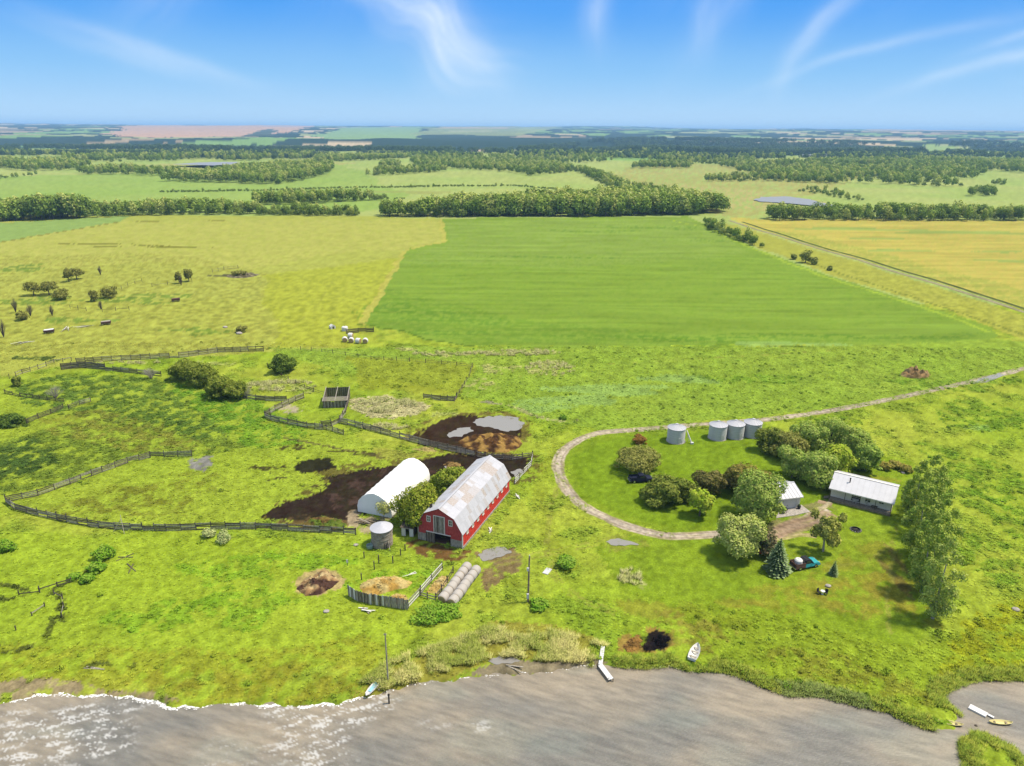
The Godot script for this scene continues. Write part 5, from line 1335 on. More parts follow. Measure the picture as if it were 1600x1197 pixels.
func build_barn() -> void:
	# origin at the middle of the front, length runs along -z
	var o := thing("barn", "long weathered red gambrel barn with a patchy rusted tin roof", "barn", on(Vector2(-12.6, -110.2), 0.02), -deg_to_rad(21.0))
	var hw := 4.35
	var ln := 22.6
	var eave := 3.3
	var kx := 2.95
	var ky := 5.75
	var ry := 7.15
	var base := 1.5
	# front: red upper wall over a grey base with the wide doorway
	slab("upper_wall", o, v2([-hw, base, -1.15, base, -1.15, 1.95, 2.05, 1.95, 2.05, base, hw, base, hw, eave, kx, ky, 0, ry, -kx, ky, -hw, eave]), 0.16, M.red)
	slab("base_wall", o, v2([-hw, -0.3, -1.15, -0.3, -1.15, base - 0.01, -hw, base - 0.01]), 0.2, M.grey_wood_pale, Vector3(0, 0, 0.03))
	slab("base_wall", o, v2([2.05, -0.3, hw, -0.3, hw, base - 0.01, 2.05, base - 0.01]), 0.2, M.grey_wood_pale, Vector3(0, 0, 0.03))
	slab("rear_wall", o, v2([-hw, -0.3, hw, -0.3, hw, eave, kx, ky, 0, ry, -kx, ky, -hw, eave]), 0.16, M.red, Vector3(0, 0, -ln))
	for i in 7: box("door_plank", o, Vector3(0.25, 2.0, 0.06), Vector3(-2.72 + i * 0.262, 0.95, 0.1 + 0.006 * (i % 2)), [M.grey_wood_dark, M.grey_wood][i % 2])
	box("door_rail", o, Vector3(4.9, 0.12, 0.12), Vector3(-0.3, 2.08, 0.1), M.white_paint)
	var hay := Node3D.new()
	hay.name = "loft_door"
	o.add_child(hay)
	for i in 8: box("plank", hay, Vector3(0.245, 3.3, 0.06), Vector3(-0.86 + i * 0.25 - 0.15, 3.85, 0.04 + 0.007 * (i % 3)), [M.grey_wood, M.grey_wood_pale, M.grey_wood_dark][i % 3 if i != 5 else 1])
	box("trim", hay, Vector3(2.2, 0.1, 0.08), Vector3(-0.13, 5.55, 0.06), M.white_paint)
	for s in [-1, 1]: box("trim", hay, Vector3(0.1, 3.4, 0.08), Vector3(-0.13 + s * 1.07, 3.85, 0.06), M.white_paint)
	window_part(o, 0.55, 0.95, Vector3(-2.2, 4.65, 0.02), M.white_paint)
	window_part(o, 0.55, 0.95, Vector3(2.1, 4.65, 0.02), M.white_paint)
	for s in [-1, 1]: box("corner_board", o, Vector3(0.16, eave + 0.2, 0.16), Vector3(s * (hw + 0.03), eave * 0.5 - 0.05, 0.05), M.white_paint if s > 0 else M.grey_wood_pale)
	# long walls
	for s in [-1, 1]:
		box("side_wall", o, Vector3(0.16, eave - 0.4, ln - 0.34), Vector3(s * hw, (eave + 0.4) * 0.5, -ln * 0.5), M.red if s < 0 else M.red_worn)
		box("footing", o, Vector3(0.3, 0.75, ln), Vector3(s * (hw + 0.03), 0.05, -ln * 0.5), M.concrete)
	for i in 9:
		var z := -1.9 - i * 2.35
		window_part(o, 0.6, 0.42, Vector3(hw + 0.085, 2.35, z), M.white_paint, PI * 0.5)
		if i % 2 == 0: box("wall_patch", o, Vector3(0.03, 0.35 + 0.1 * (i % 3), 0.9), Vector3(hw + 0.1, 1.35, z - 1.1), M.red)
	box("floor", o, Vector3(hw * 2 - 0.4, 0.2, ln - 0.5), Vector3(0, -0.02, -ln * 0.5), M.brown)
	for i in 5: box("stall_post", o, Vector3(0.18, 3.4, 0.18), Vector3(-1.6 if i % 2 else 1.6, 1.7, -2.5 - i * 2.0), M.grey_wood_dark)
	# tin roof, sheet by sheet
	var over := 0.42
	var q := [Vector2(-hw - 0.28, eave - 0.32), Vector2(-kx, ky + 0.08), Vector2(0, ry + 0.1), Vector2(kx, ky + 0.08), Vector2(hw + 0.28, eave - 0.32)]
	var n := 24
	var wz := (ln + 2 * over) / n
	for side in 4:
		var a: Vector2 = q[side]
		var b: Vector2 = q[side + 1]
		var part := Node3D.new()
		part.name = "roof_slope"
		o.add_child(part, true)
		for k in n:
			var f := (k + 0.5) / n
			for t in 2:
				var m: Material = M.tin_pale if (k * 7 + side * 3 + t * 5) % 4 else M.tin
				var worn := 0.0
				if side == 2:
					worn = 1.2 * exp(-pow((f - 0.4) / 0.13, 2.0)) * (1.0 if t == 1 else 0.6) + 1.5 * exp(-pow((f - 0.82) / 0.07, 2.0)) + 0.5 * exp(-pow((f - 0.2) / 0.08, 2.0)) * (1 - t)
				elif side == 1:
					worn = 0.9 * exp(-pow((f - 0.45) / 0.2, 2.0)) * t
				elif side == 3:
					worn = 0.35 if t == 0 else 0.15
				var dice := rng.randf()
				if dice < worn * 0.62: m = M.tin_rusty
				elif dice < worn * 1.1: m = M.tin_stained
				elif dice > 0.93: m = M.tin_stained
				var p0 := a.lerp(b, 0.5 * t)
				var p1 := a.lerp(b, 0.5 * t + 0.505)
				var up := Vector2(-(p1.y - p0.y), p1.x - p0.x).normalized()
				if up.y < 0.0: up = -up
				var low := 0.012 * (((t + (1 if side > 1 else 0)) % 2) + 0.6 * (k % 2)) + rng.randf() * 0.004
				var mid := (p0 + p1) * 0.5 + up * low
				var sh := mesh_node("sheet", unit_box, m, part)
				sh.transform = Transform3D(Basis(Vector3(p1.x - p0.x, p1.y - p0.y, 0), Vector3(up.x, up.y, 0) * 0.02, Vector3(0, 0, wz * 1.012)), Vector3(mid.x, mid.y, over - wz * (k + 0.5)))
	box("ridge_cap", o, Vector3(0.42, 0.06, ln + 2 * over), Vector3(0, ry + 0.15, -ln * 0.5), M.tin)
	box("loose_sheet", o, Vector3(0.5, 0.05, 2.0), Vector3(-kx + 0.45, ky + 0.4, -1.6), M.dark, Vector3(0, 0.5, 0.35))

func build_shelter() -> void:
	var o := thing("fabric_shelter", "rounded white tarpaulin shelter left of the red barn", "shelter", on(Vector2(-26.2, -120.2)), -deg_to_rad(19.5))
	var prof := [Vector2(-3.7, 0), Vector2(-3.72, 1.3), Vector2(-3.4, 2.5), Vector2(-2.5, 3.55), Vector2(-1.2, 4.3), Vector2(0, 4.62), Vector2(1.2, 4.3), Vector2(2.5, 3.55), Vector2(3.4, 2.5), Vector2(3.72, 1.3), Vector2(3.7, 0)]
	var ln := 16.5
	var bays := 9
	var p := PackedVector3Array()
	for i in bays * 4 + 1:
		var z := -ln * i / (bays * 4.0)
		var sag := 0.05 * sin(PI * (i % 4) / 4.0)
		for v in prof: p.append(Vector3(v.x * (1.0 - sag * 0.4), v.y * (1.0 - sag * 0.5) - 0.05, z))
	mesh_node("cover", grid_mesh(p, prof.size()), M.tarp, o)
	var poly := PackedVector2Array(prof)
	slab("front_curtain", o, poly, 0.05, M.tarp, Vector3(0, -0.03, 0.06))
	slab("rear_curtain", o, poly, 0.05, M.tarp, Vector3(0, -0.03, -ln))
	for i in bays + 1:
		var path := []
		var rad := []
		for v in prof:
			path.append(Vector3(v.x * 0.985, v.y * 0.985 - 0.04, -ln * i / bays))
			rad.append(0.04)
		mesh_node("hoop", tube(path, rad, 5), M.galvanised, o)
	for s in [-1, 1]: box("base_rail", o, Vector3(0.18, 0.3, ln), Vector3(s * 3.78, 0.1, -ln * 0.5), M.grey_wood)

func build_bins() -> void:
	for a in [[Vector2(39.3, -153.88), "round galvanised grain bin standing apart left of the other three", 4.2, 3.5], [Vector2(49.78, -155.9), "round galvanised grain bin nearest left in the group of three", 4.2, 3.5], [Vector2(54.24, -156.72), "middle round galvanised grain bin of the group of three", 4.2, 3.45], [Vector2(58.66, -157.55), "round galvanised grain bin nearest the grove of willows", 4.2, 3.5]]:
		var o := thing("grain_bin", a[1], "grain bin", on(a[0] + Vector2(0, -2.0)), rng.randf() * 0.4, "galvanised grain bins")
		var r: float = a[2] * 0.5
		var h: float = a[3]
		var tiers := 4
		for t in tiers:
			var prof := []
			var y0 := h * t / tiers
			for k in 13: prof.append(Vector2(r + 0.018 * sin(k * PI) + (0.02 if k % 2 else 0.0), y0 + h / tiers * k / 12.0))
			mesh_node("wall_ring", lathe(prof, 36), M.galvanised, o)
			box("seam", o, Vector3(0.06, h / tiers, 0.03), Vector3(sin(0.5 + t * 0.8) * (r + 0.03), y0 + h / tiers * 0.5, cos(0.5 + t * 0.8) * (r + 0.03)), M.galvanised, Vector3(0, 0.5 + t * 0.8, 0))
		var roof := mesh_node("roof", lathe([Vector2(r + 0.12, h - 0.06), Vector2(r + 0.12, h), Vector2(0.35, h + 0.78), Vector2(0.35, h + 0.9), Vector2(0.0, h + 0.98)], 36), M.tin_pale, o)
		for k in 18:
			var t := TAU * k / 18.0
			bar("rib", roof, Vector3(cos(t) * (r + 0.1), h + 0.03, sin(t) * (r + 0.1)), Vector3(cos(t) * 0.36, h + 0.8, sin(t) * 0.36), 0.04, 0.05, M.galvanised)
		box("door", o, Vector3(0.7, 1.2, 0.06), Vector3(0.4, 0.95, r + 0.03), M.galvanised, Vector3(0, 0.2, 0))
		mesh_node("footing", lathe([Vector2(r + 0.2, -0.3), Vector2(r + 0.2, 0.06), Vector2(0, 0.06)], 24), M.concrete, o)
	# the auger propped on the first bin
	var p := on(Vector2(41.82, -154.65))
	var au := thing("grain_auger", "white grain auger leaning beside the lone grain bin", "auger", p)
	mesh_node("tube", tube([Vector3(0.9, 0.15, 0.5), Vector3(-0.2, 2.9, -0.9)], [0.14, 0.14], 8), M.white, au)
	box("hopper", au, Vector3(0.7, 0.4, 0.6), Vector3(0.95, 0.2, 0.55), M.galvanised)
	for s in [-1, 1]: bar("leg", au, Vector3(0.3 * s + 0.2, 0, -0.9), Vector3(0.1, 1.9, -0.4), 0.06, 0.06, M.galvanised)
	# old bin by the barn
	var ob := thing("old_grain_bin", "rust-brown round grain bin with a pale cone roof beside the barn", "grain bin", on(Vector2(-22.97, -110.03)), 0.3)
	var rr := 1.85
	for t in 4:
		var prof := []
		for k in 9: prof.append(Vector2(rr + (0.025 if k % 2 else 0.0), 0.85 * t + 0.85 * k / 8.0))
		mesh_node("wall_ring", lathe(prof, 32), M.old_bin, ob)
		if t > 0: mesh_node("hoop", lathe([Vector2(rr + 0.03, 0.85 * t - 0.05), Vector2(rr + 0.07, 0.85 * t - 0.05), Vector2(rr + 0.07, 0.85 * t + 0.05), Vector2(rr + 0.03, 0.85 * t + 0.05)], 32), M.grey_wood_pale, ob)
	mesh_node("roof", lathe([Vector2(rr + 0.2, 3.36), Vector2(rr + 0.2, 3.42), Vector2(0.2, 4.2), Vector2(0, 4.3)], 32), M.tin_pale, ob)
	for i in 4: box("slat", ob, Vector3(0.1, 1.0, 0.06), Vector3(0.2 + i * 0.3, 0.6, rr + 0.04 - 0.05 * i * i * 0.2), M.dark, Vector3(0, 0.12 + i * 0.14, 0))
	bar("prop", ob, Vector3(1.0, 0, rr + 0.7), Vector3(0.9, 1.5, rr * 0.92), 0.1, 0.1, M.grey_wood_pale)

func build_house() -> void:
	# origin under the middle of the front eave; the ridge runs along x, back is -z
	var o := thing("house", "long cream bungalow with a pale metal roof and a front deck", "house", on(Vector2(68.8, -124.4)), -deg_to_rad(33.0))
	var hl := 5.75
	var eave := 2.65
	var half := 4.5
	var ridge := 4.35
	var porch := 1.15
	var deep := half * 2 - 0.5
	box("floor_slab", o, Vector3(hl * 2 - 0.5, 0.5, deep - porch), Vector3(0, 0.1, -(deep + porch) * 0.5), M.concrete)
	# front wall behind the porch with its openings cut out
	var wx := hl - 0.28
	var holes := [[-1.75, -0.05, 0.6, 2.3], [0.75, 1.75, 1.05, 2.15], [3.2, 4.1, 1.4, 2.1]]
	var x := -wx
	for hh in holes:
		box("front_wall", o, Vector3(hh[0] - x, 2.5, 0.18), Vector3((hh[0] + x) * 0.5, 1.5, -porch), M.cream)
		box("front_wall", o, Vector3(hh[1] - hh[0], hh[2] - 0.25, 0.18), Vector3((hh[0] + hh[1]) * 0.5, (hh[2] + 0.25) * 0.5, -porch), M.cream)
		box("front_wall", o, Vector3(hh[1] - hh[0], 2.75 - hh[3], 0.18), Vector3((hh[0] + hh[1]) * 0.5, (2.75 + hh[3]) * 0.5, -porch), M.cream)
		x = hh[1]
		window_part(o, hh[1] - hh[0] - 0.1, hh[3] - hh[2] - 0.1, Vector3((hh[0] + hh[1]) * 0.5, (hh[2] + hh[3]) * 0.5, -porch), M.white_paint)
	box("front_wall", o, Vector3(wx - x, 2.5, 0.18), Vector3((wx + x) * 0.5, 1.5, -porch), M.cream)
	box("entry_door", o, Vector3(0.9, 2.0, 0.08), Vector3(-3.0, 1.3, -porch + 0.12), M.white_paint)
	box("rear_wall", o, Vector3(wx * 2, 2.5, 0.18), Vector3(0, 1.5, -deep), M.cream)
	for s in [-1, 1]:
		slab("end_wall", o, v2([porch + 0.1, 0.25, deep, 0.25, deep, 2.75, half, ridge - 0.15, porch + 0.1, 3.1]), 0.18, M.cream, Vector3(s * wx + 0.09, 0, 0), PI * 0.5)
	# siding courses on the front
	for i in 8: box("siding_board", o, Vector3(hl * 1.1 * 0.3, 0.02, 0.02), Vector3(-4.2, 0.6 + i * 0.26, -porch + 0.1), M.white_paint)
	# roof
	for s in [-1, 1]:
		var part := Node3D.new()
		part.name = "roof_slope"
		o.add_child(part, true)
		var n := 12
		for k in n:
			var w := (hl * 2 + 0.3) / n
			var x0 := -hl - 0.15 + w * (k + 0.5)
			var a := Vector3(x0, eave, 0.25 if s > 0 else -half * 2 - 0.25)
			var b := Vector3(x0, ridge, -half)
			var d := b - a
			var sh := mesh_node("roof_panel", unit_box, M.roof_metal, part)
			sh.transform = Transform3D(Basis(Vector3(w * 0.995, 0, 0), Vector3(0, 0.07, 0.025 * s), d), (a + b) * 0.5 + Vector3.UP * 0.004 * (k % 2))
			bar("seam", part, a + Vector3(w * 0.5, 0.06, 0), b + Vector3(w * 0.5, 0.06, 0), 0.035, 0.05, M.roof_metal)
	box("ridge_cap", o, Vector3(hl * 2 + 0.34, 0.08, 0.4), Vector3(0, ridge + 0.05, -half), M.white_paint)
	box("fascia", o, Vector3(hl * 2 + 0.3, 0.2, 0.06), Vector3(0, eave - 0.09, 0.25), M.white_paint)
	mesh_node("chimney_pipe", lathe([Vector2(0.11, 0), Vector2(0.11, 0.95), Vector2(0.16, 0.97), Vector2(0.16, 1.1), Vector2(0, 1.12)], 12), M.black_metal, o, Vector3(-2.6, 3.55, -2.55))
	# deck
	var deck := Node3D.new()
	deck.name = "deck"
	o.add_child(deck)
	for i in 11: box("deck_plank", deck, Vector3(hl * 2 - 0.3, 0.06, 0.17), Vector3(0, 0.42 + 0.003 * (i % 2), 0.35 - i * 0.18), [M.grey_wood, M.grey_wood_pale, M.grey_wood][i % 3])
	box("skirt", deck, Vector3(hl * 2 - 0.3, 0.5, 0.05), Vector3(0, 0.17, 0.46), M.tan_board)
	for i in 5:
		box("porch_post", o, Vector3(0.1, eave - 0.5, 0.1), Vector3(-hl + 0.25 + i * (hl * 2 - 0.5) / 4.0, (eave + 0.4) * 0.5 - 0.05, 0.28), M.grey_wood_dark)
	for i in 3: box("step", o, Vector3(1.1, 0.14, 0.3), Vector3(-hl - 0.15 - i * 0.3, 0.36 - i * 0.13, -0.5), M.grey_wood, Vector3(0, PI * 0.5, 0))
	# table and seats on the deck are things of their own
	var at := o.transform * Vector3(-0.9, 0.45, -0.75)
	var tb := thing("patio_table", "round white table on the deck under the big window", "table", at)
	mesh_node("top", lathe([Vector2(0.0, 0.68), Vector2(0.62, 0.68), Vector2(0.65, 0.72), Vector2(0.0, 0.74)], 20), M.white, tb)
	for i in 4: bar("leg", tb, Vector3(cos(i * 1.57) * 0.4, 0, sin(i * 1.57) * 0.4), Vector3(cos(i * 1.57) * 0.25, 0.68, sin(i * 1.57) * 0.25), 0.05, 0.05, M.white)
	var ch := thing("patio_chair", "white chair on the deck right of the round table", "chair", o.transform * Vector3(1.3, 0.45, -0.7), 0.4)
	box("seat", ch, Vector3(0.5, 0.06, 0.5), Vector3(0, 0.42, 0), M.white)
	box("backrest", ch, Vector3(0.5, 0.5, 0.06), Vector3(0, 0.7, -0.24), M.white)
	for i in 4: box("leg", ch, Vector3(0.05, 0.4, 0.05), Vector3(0.2 if i % 2 else -0.2, 0.2, 0.2 if i < 2 else -0.2), M.white)
	var bn := thing("garden_bench", "dark bench at the right end of the house deck", "bench", o.transform * Vector3(2.6, 0.45, -0.6), o.rotation.y)
	box("seat", bn, Vector3(1.1, 0.06, 0.4), Vector3(0, 0.4, 0), M.grey_wood_dark)
	for s in [-1, 1]: box("leg", bn, Vector3(0.08, 0.38, 0.36), Vector3(s * 0.45, 0.19, 0), M.grey_wood_dark)

func build_garage() -> void:
	var o := thing("garage", "small white garage with a pale metal roof behind the willow", "garage", on(Vector2(54.3, -123.3)), deg_to_rad(13.0))
	var hl := 2.95
	var eave := 2.55
	var half := 3.4
	var ridge := 3.95
	var deep := half * 2 - 0.4
	for s in [-1, 1]:
		box("front_wall", o, Vector3(0.75, 2.6, 0.16), Vector3(s * 2.3, 1.3, -0.3), M.white_paint)
		slab("end_wall", o, v2([0.35, 0.0, deep, 0.0, deep, 2.6, half, ridge - 0.12, 0.35, 2.62]), 0.16, M.white_paint, Vector3(s * 2.6 + 0.08, 0, 0), PI * 0.5)
	box("front_wall", o, Vector3(3.86, 0.4, 0.16), Vector3(0, 2.4, -0.3), M.white_paint)
	box("rear_wall", o, Vector3(5.2, 2.6, 0.16), Vector3(0, 1.3, -deep), M.white_paint)
	var door := Node3D.new()
	door.name = "garage_door"
	o.add_child(door)
	for i in 4: box("door_panel", door, Vector3(3.84, 0.53, 0.06), Vector3(0, 0.3 + i * 0.545, -0.32), M.white)
	box("handle", door, Vector3(0.2, 0.06, 0.06), Vector3(0, 0.8, -0.27), M.black_metal)
	for s in [-1, 1]:
		var part := Node3D.new()
		part.name = "roof_slope"
		o.add_child(part, true)
		for k in 8:
			var w := (hl * 2 + 0.2) / 8
			var x0 := -hl - 0.1 + w * (k + 0.5)
			var a := Vector3(x0, eave, 0.15 if s > 0 else -half * 2 - 0.15)
			var b := Vector3(x0, ridge, -half)
			var sh := mesh_node("roof_panel", unit_box, M.roof_metal, part)
			sh.transform = Transform3D(Basis(Vector3(w * 0.995, 0, 0), Vector3(0, 0.06, 0.024 * s), b - a), (a + b) * 0.5 + Vector3.UP * 0.004 * (k % 2))
			bar("seam", part, a + Vector3(w * 0.5, 0.06, 0), b + Vector3(w * 0.5, 0.06, 0), 0.04, 0.06, M.tin)
	box("ridge_cap", o, Vector3(hl * 2 + 0.24, 0.07, 0.34), Vector3(0, ridge + 0.05, -half), M.roof_metal)
	box("fascia", o, Vector3(hl * 2 + 0.2, 0.18, 0.05), Vector3(0, eave - 0.08, 0.16), M.white_paint)
	for s in [-1, 1]:
		var pt := thing("planter", "dark planter tub at the %s corner of the garage door" % ("left" if s < 0 else "right"), "planter", o.transform * Vector3(s * 2.3, 0.05, 0.25))
		mesh_node("tub", lathe([Vector2(0.26, 0), Vector2(0.34, 0.55), Vector2(0.28, 0.5), Vector2(0, 0.5)], 14), M.black_metal, pt)
		mesh_node("plant", crown_mesh([[Vector3(0, 0.7, 0), Vector3(0.3, 0.3, 0.3)]], 60, 0.16, Color(0.023, 0.0475, 0.0108), Color(0.0597, 0.0958, 0.023), 4), M.leaf, pt)
	var gr := thing("barbecue", "black barbecue standing on the garage pad", "barbecue", o.transform * Vector3(-1.5, 0.08, 1.2), 0.3)
	box("firebox", gr, Vector3(0.9, 0.35, 0.55), Vector3(0, 0.85, 0), M.black_metal)
	mesh_node("lid", lathe([Vector2(0.42, 0), Vector2(0.36, 0.2), Vector2(0.2, 0.3), Vector2(0, 0.33)], 14), M.black_metal, gr, Vector3(0, 1.02, 0))
	for i in 4: box("leg", gr, Vector3(0.06, 0.68, 0.06), Vector3(0.35 if i % 2 else -0.35, 0.34, 0.2 if i < 2 else -0.2), M.black_metal)

func build_paving() -> void:
	var pad := slab("concrete_pad", self, v2([52.26, -122.35, 57.71, -125.19, 58.41, -122.44, 54.6, -120.92, 50.79, -119.91]), 0.14, M.concrete)
	pad.name = numbered("pavement")
	pad.rotation.x = PI * 0.5
	pad.position.y = ground_y(56.0, -121.5) - 0.05
	pad.set_meta("kind", "structure")
	ribbon("footpath", [57.81, -122.18, 59.77, -122.7, 62, -124.49, 64.02, -126.57], 1.1, Color(0.365, 0.315, 0.205), Color(0.315, 0.263, 0.17), 0.09, 0.4)
	ribbon("footpath", [61.67, -126.8, 62.9, -126.04, 63.86, -125.28], 1.6, Color(0.315, 0.233, 0.156), Color(0.233, 0.156, 0.103), 0.08, 0.4)
	ribbon("driveway", [48.04, -114.37, 51.66, -116.21, 55.37, -118.09, 58.37, -119.54, 61.68, -122.48], 4.6, Color(0.282, 0.21, 0.147), Color(0.205, 0.142, 0.0924), 0.07, 0.5)
	ribbon("driveway", [44.31, -111.94, 49.35, -113.08, 53.3, -114.22, 56, -113.6], 1.6, Color(0.343, 0.288, 0.156), Color(0.221, 0.221, 0.0521), 0.06, 0.5)

func build_pen_shed() -> void:
	var o := thing("cattle_shed", "grey board shed with bare rafters and half its roof gone", "shed", on(Vector2(-46.9, -175.69)), deg_to_rad(7.0))
	var w := 6.2
	var d := 8.0
	for i in 21:
		var x := -w * 0.5 + w * (i + 0.5) / 21
		var h := 1.9 if i not in [7, 8, 9] else 1.45 + 0.2 * (i % 2)
		box("board", o, Vector3(w / 21 * 0.93, h, 0.05), Vector3(x, h * 0.5 + (0.0 if i not in [8] else 0.2), 0.01 * (i % 2)), [M.grey_wood, M.grey_wood_pale, M.grey_wood_dark][(i * 7) % 3])
		box("board", o, Vector3(w / 21 * 0.93, 2.9, 0.05), Vector3(x, 1.45, -d + 0.01 * (i % 2)), [M.grey_wood, M.grey_wood_dark][(i * 5) % 2])
	for s in [-1, 1]:
		for i in 24:
			var f := (i + 0.5) / 24
			var h := lerpf(1.9, 2.9, f)
			box("board", o, Vector3(0.05, h, d / 24 * 0.93), Vector3(s * (w * 0.5 + 0.03), h * 0.5, -d * f), [M.grey_wood, M.grey_wood_dark][(i * 5) % 2])
	for i in 10:
		box("roof_board", o, Vector3(w + 0.5, 0.04, 0.24), Vector3(0, 2.02 + i * 0.032, 0.15 - i * 0.25), [M.grey_wood, M.grey_wood_pale][i % 2], Vector3(-0.12, 0, 0))
	for s in [-1, 0, 1]:
		bar("rafter", o, Vector3(s * (w * 0.5 + 0.05), 1.98, 0.2), Vector3(s * (w * 0.5 + 0.05), 3.05, -d - 0.1), 0.16, 0.2, M.grey_wood_pale)

func build_buildings() -> void:
	build_barn()
	build_shelter()
	build_bins()
	build_house()
	build_garage()
	build_paving()
	build_pen_shed()
	# small lean-to between the old bin and the barn
	var o := thing("lean_to", "small white-washed lean-to with a dark doorway beside the barn", "shed", on(Vector2(-18.82, -112.63)), -0.2)
	for s in [-1, 1]: box("front_wall", o, Vector3(0.75, 1.8, 0.1), Vector3(s * 0.75, 0.9, 0), M.white_paint)
	box("lintel", o, Vector3(0.74, 0.25, 0.1), Vector3(0, 1.68, 0), M.white_paint)
	for s in [-1, 1]: box("side_wall", o, Vector3(0.1, 1.8, 1.8), Vector3(s * 1.08, 0.9, -0.96), M.grey_wood)
	box("rear_wall", o, Vector3(2.06, 1.8, 0.1), Vector3(0, 0.9, -1.8), M.grey_wood)
	box("roof", o, Vector3(2.6, 0.08, 2.4), Vector3(0, 1.9, -0.9), M.grey_wood_dark, Vector3(0.06, 0, 0))

# ---------------------------------------------------------------- fences
func fence(label: String, a: Array, opt := {}) -> void:
	var line := pts(a)
	var o := thing(opt.get("name", "rail_fence"), label, "fence", on(line[0]), 0.0, opt.get("group", ""))
	var gap: float = opt.get("gap", 2.6)
	var h: float = opt.get("h", 1.3)
	var rails: int = opt.get("rails", 3)
	var rm: Array = opt.get("m", [M.grey_wood, M.grey_wood_pale, M.grey_wood_dark])
	var broken: float = opt.get("broken", 0.05)
	var prev := Vector3.INF
	for i in line.size() - 1:
		var n := maxi(1, roundi(line[i].distance_to(line[i + 1]) / gap))
		for k in n + (1 if i == line.size() - 2 else 0):
			var q := line[i].lerp(line[i + 1], float(k) / n)
			var p := on(q) - o.position
			var hh := h * rng.randf_range(1.0, 1.25)
			box("post", o, Vector3(0.15, hh + 0.3, 0.15), p + Vector3(0, (hh - 0.3) * 0.5, 0), opt.get("post", M.post), Vector3(rng.randf_range(-0.05, 0.05), rng.randf(), rng.randf_range(-0.05, 0.05)))
			if prev != Vector3.INF:
				for r in rails:
					if rng.randf() < broken: continue
					var y := h * (r + 0.6) / rails
					var m: Material = rm[rng.randi() % rm.size()]
					bar("rail", o, prev + Vector3(0, y + rng.randf_range(-0.05, 0.05), 0.08), p + Vector3(0, y + rng.randf_range(-0.05, 0.05), 0.08), 0.045, opt.get("board", 0.17), m)
			prev = p

func board_fence(label: String, a: Array, h: float, mats: Array) -> void:
	var line := pts(a)
	var o := thing("board_fence", label, "fence", on(line[0]))
	var k := 0
	for i in line.size() - 1:
		var f := (line[i + 1] - line[i]).normalized()
		var len := line[i].distance_to(line[i + 1])
		var ang := atan2(-f.y, f.x)
		var n := int(len / 0.2)
		for j in n:
			var q := line[i] + f * len * (j + 0.5) / n
			var hh := h * rng.randf_range(0.9, 1.06)
			box("board", o, Vector3(0.185, hh, 0.03), on(q) - o.position + Vector3(0, hh * 0.5 - 0.05, 0.012 * (j % 2)), mats[(k * 7 + j * 3 + (j * j) % 5) % mats.size()], Vector3(0, ang, rng.randf_range(-0.03, 0.03)))
			k += 1
		for y in [0.35, 0.8]:
			var p0 := on(line[i]) - o.position
			var p1 := on(line[i + 1]) - o.position
			bar("rail", o, p0 + Vector3(0, h * y, -0.07), p1 + Vector3(0, h * y, -0.07), 0.06, 0.12, M.grey_wood_dark)

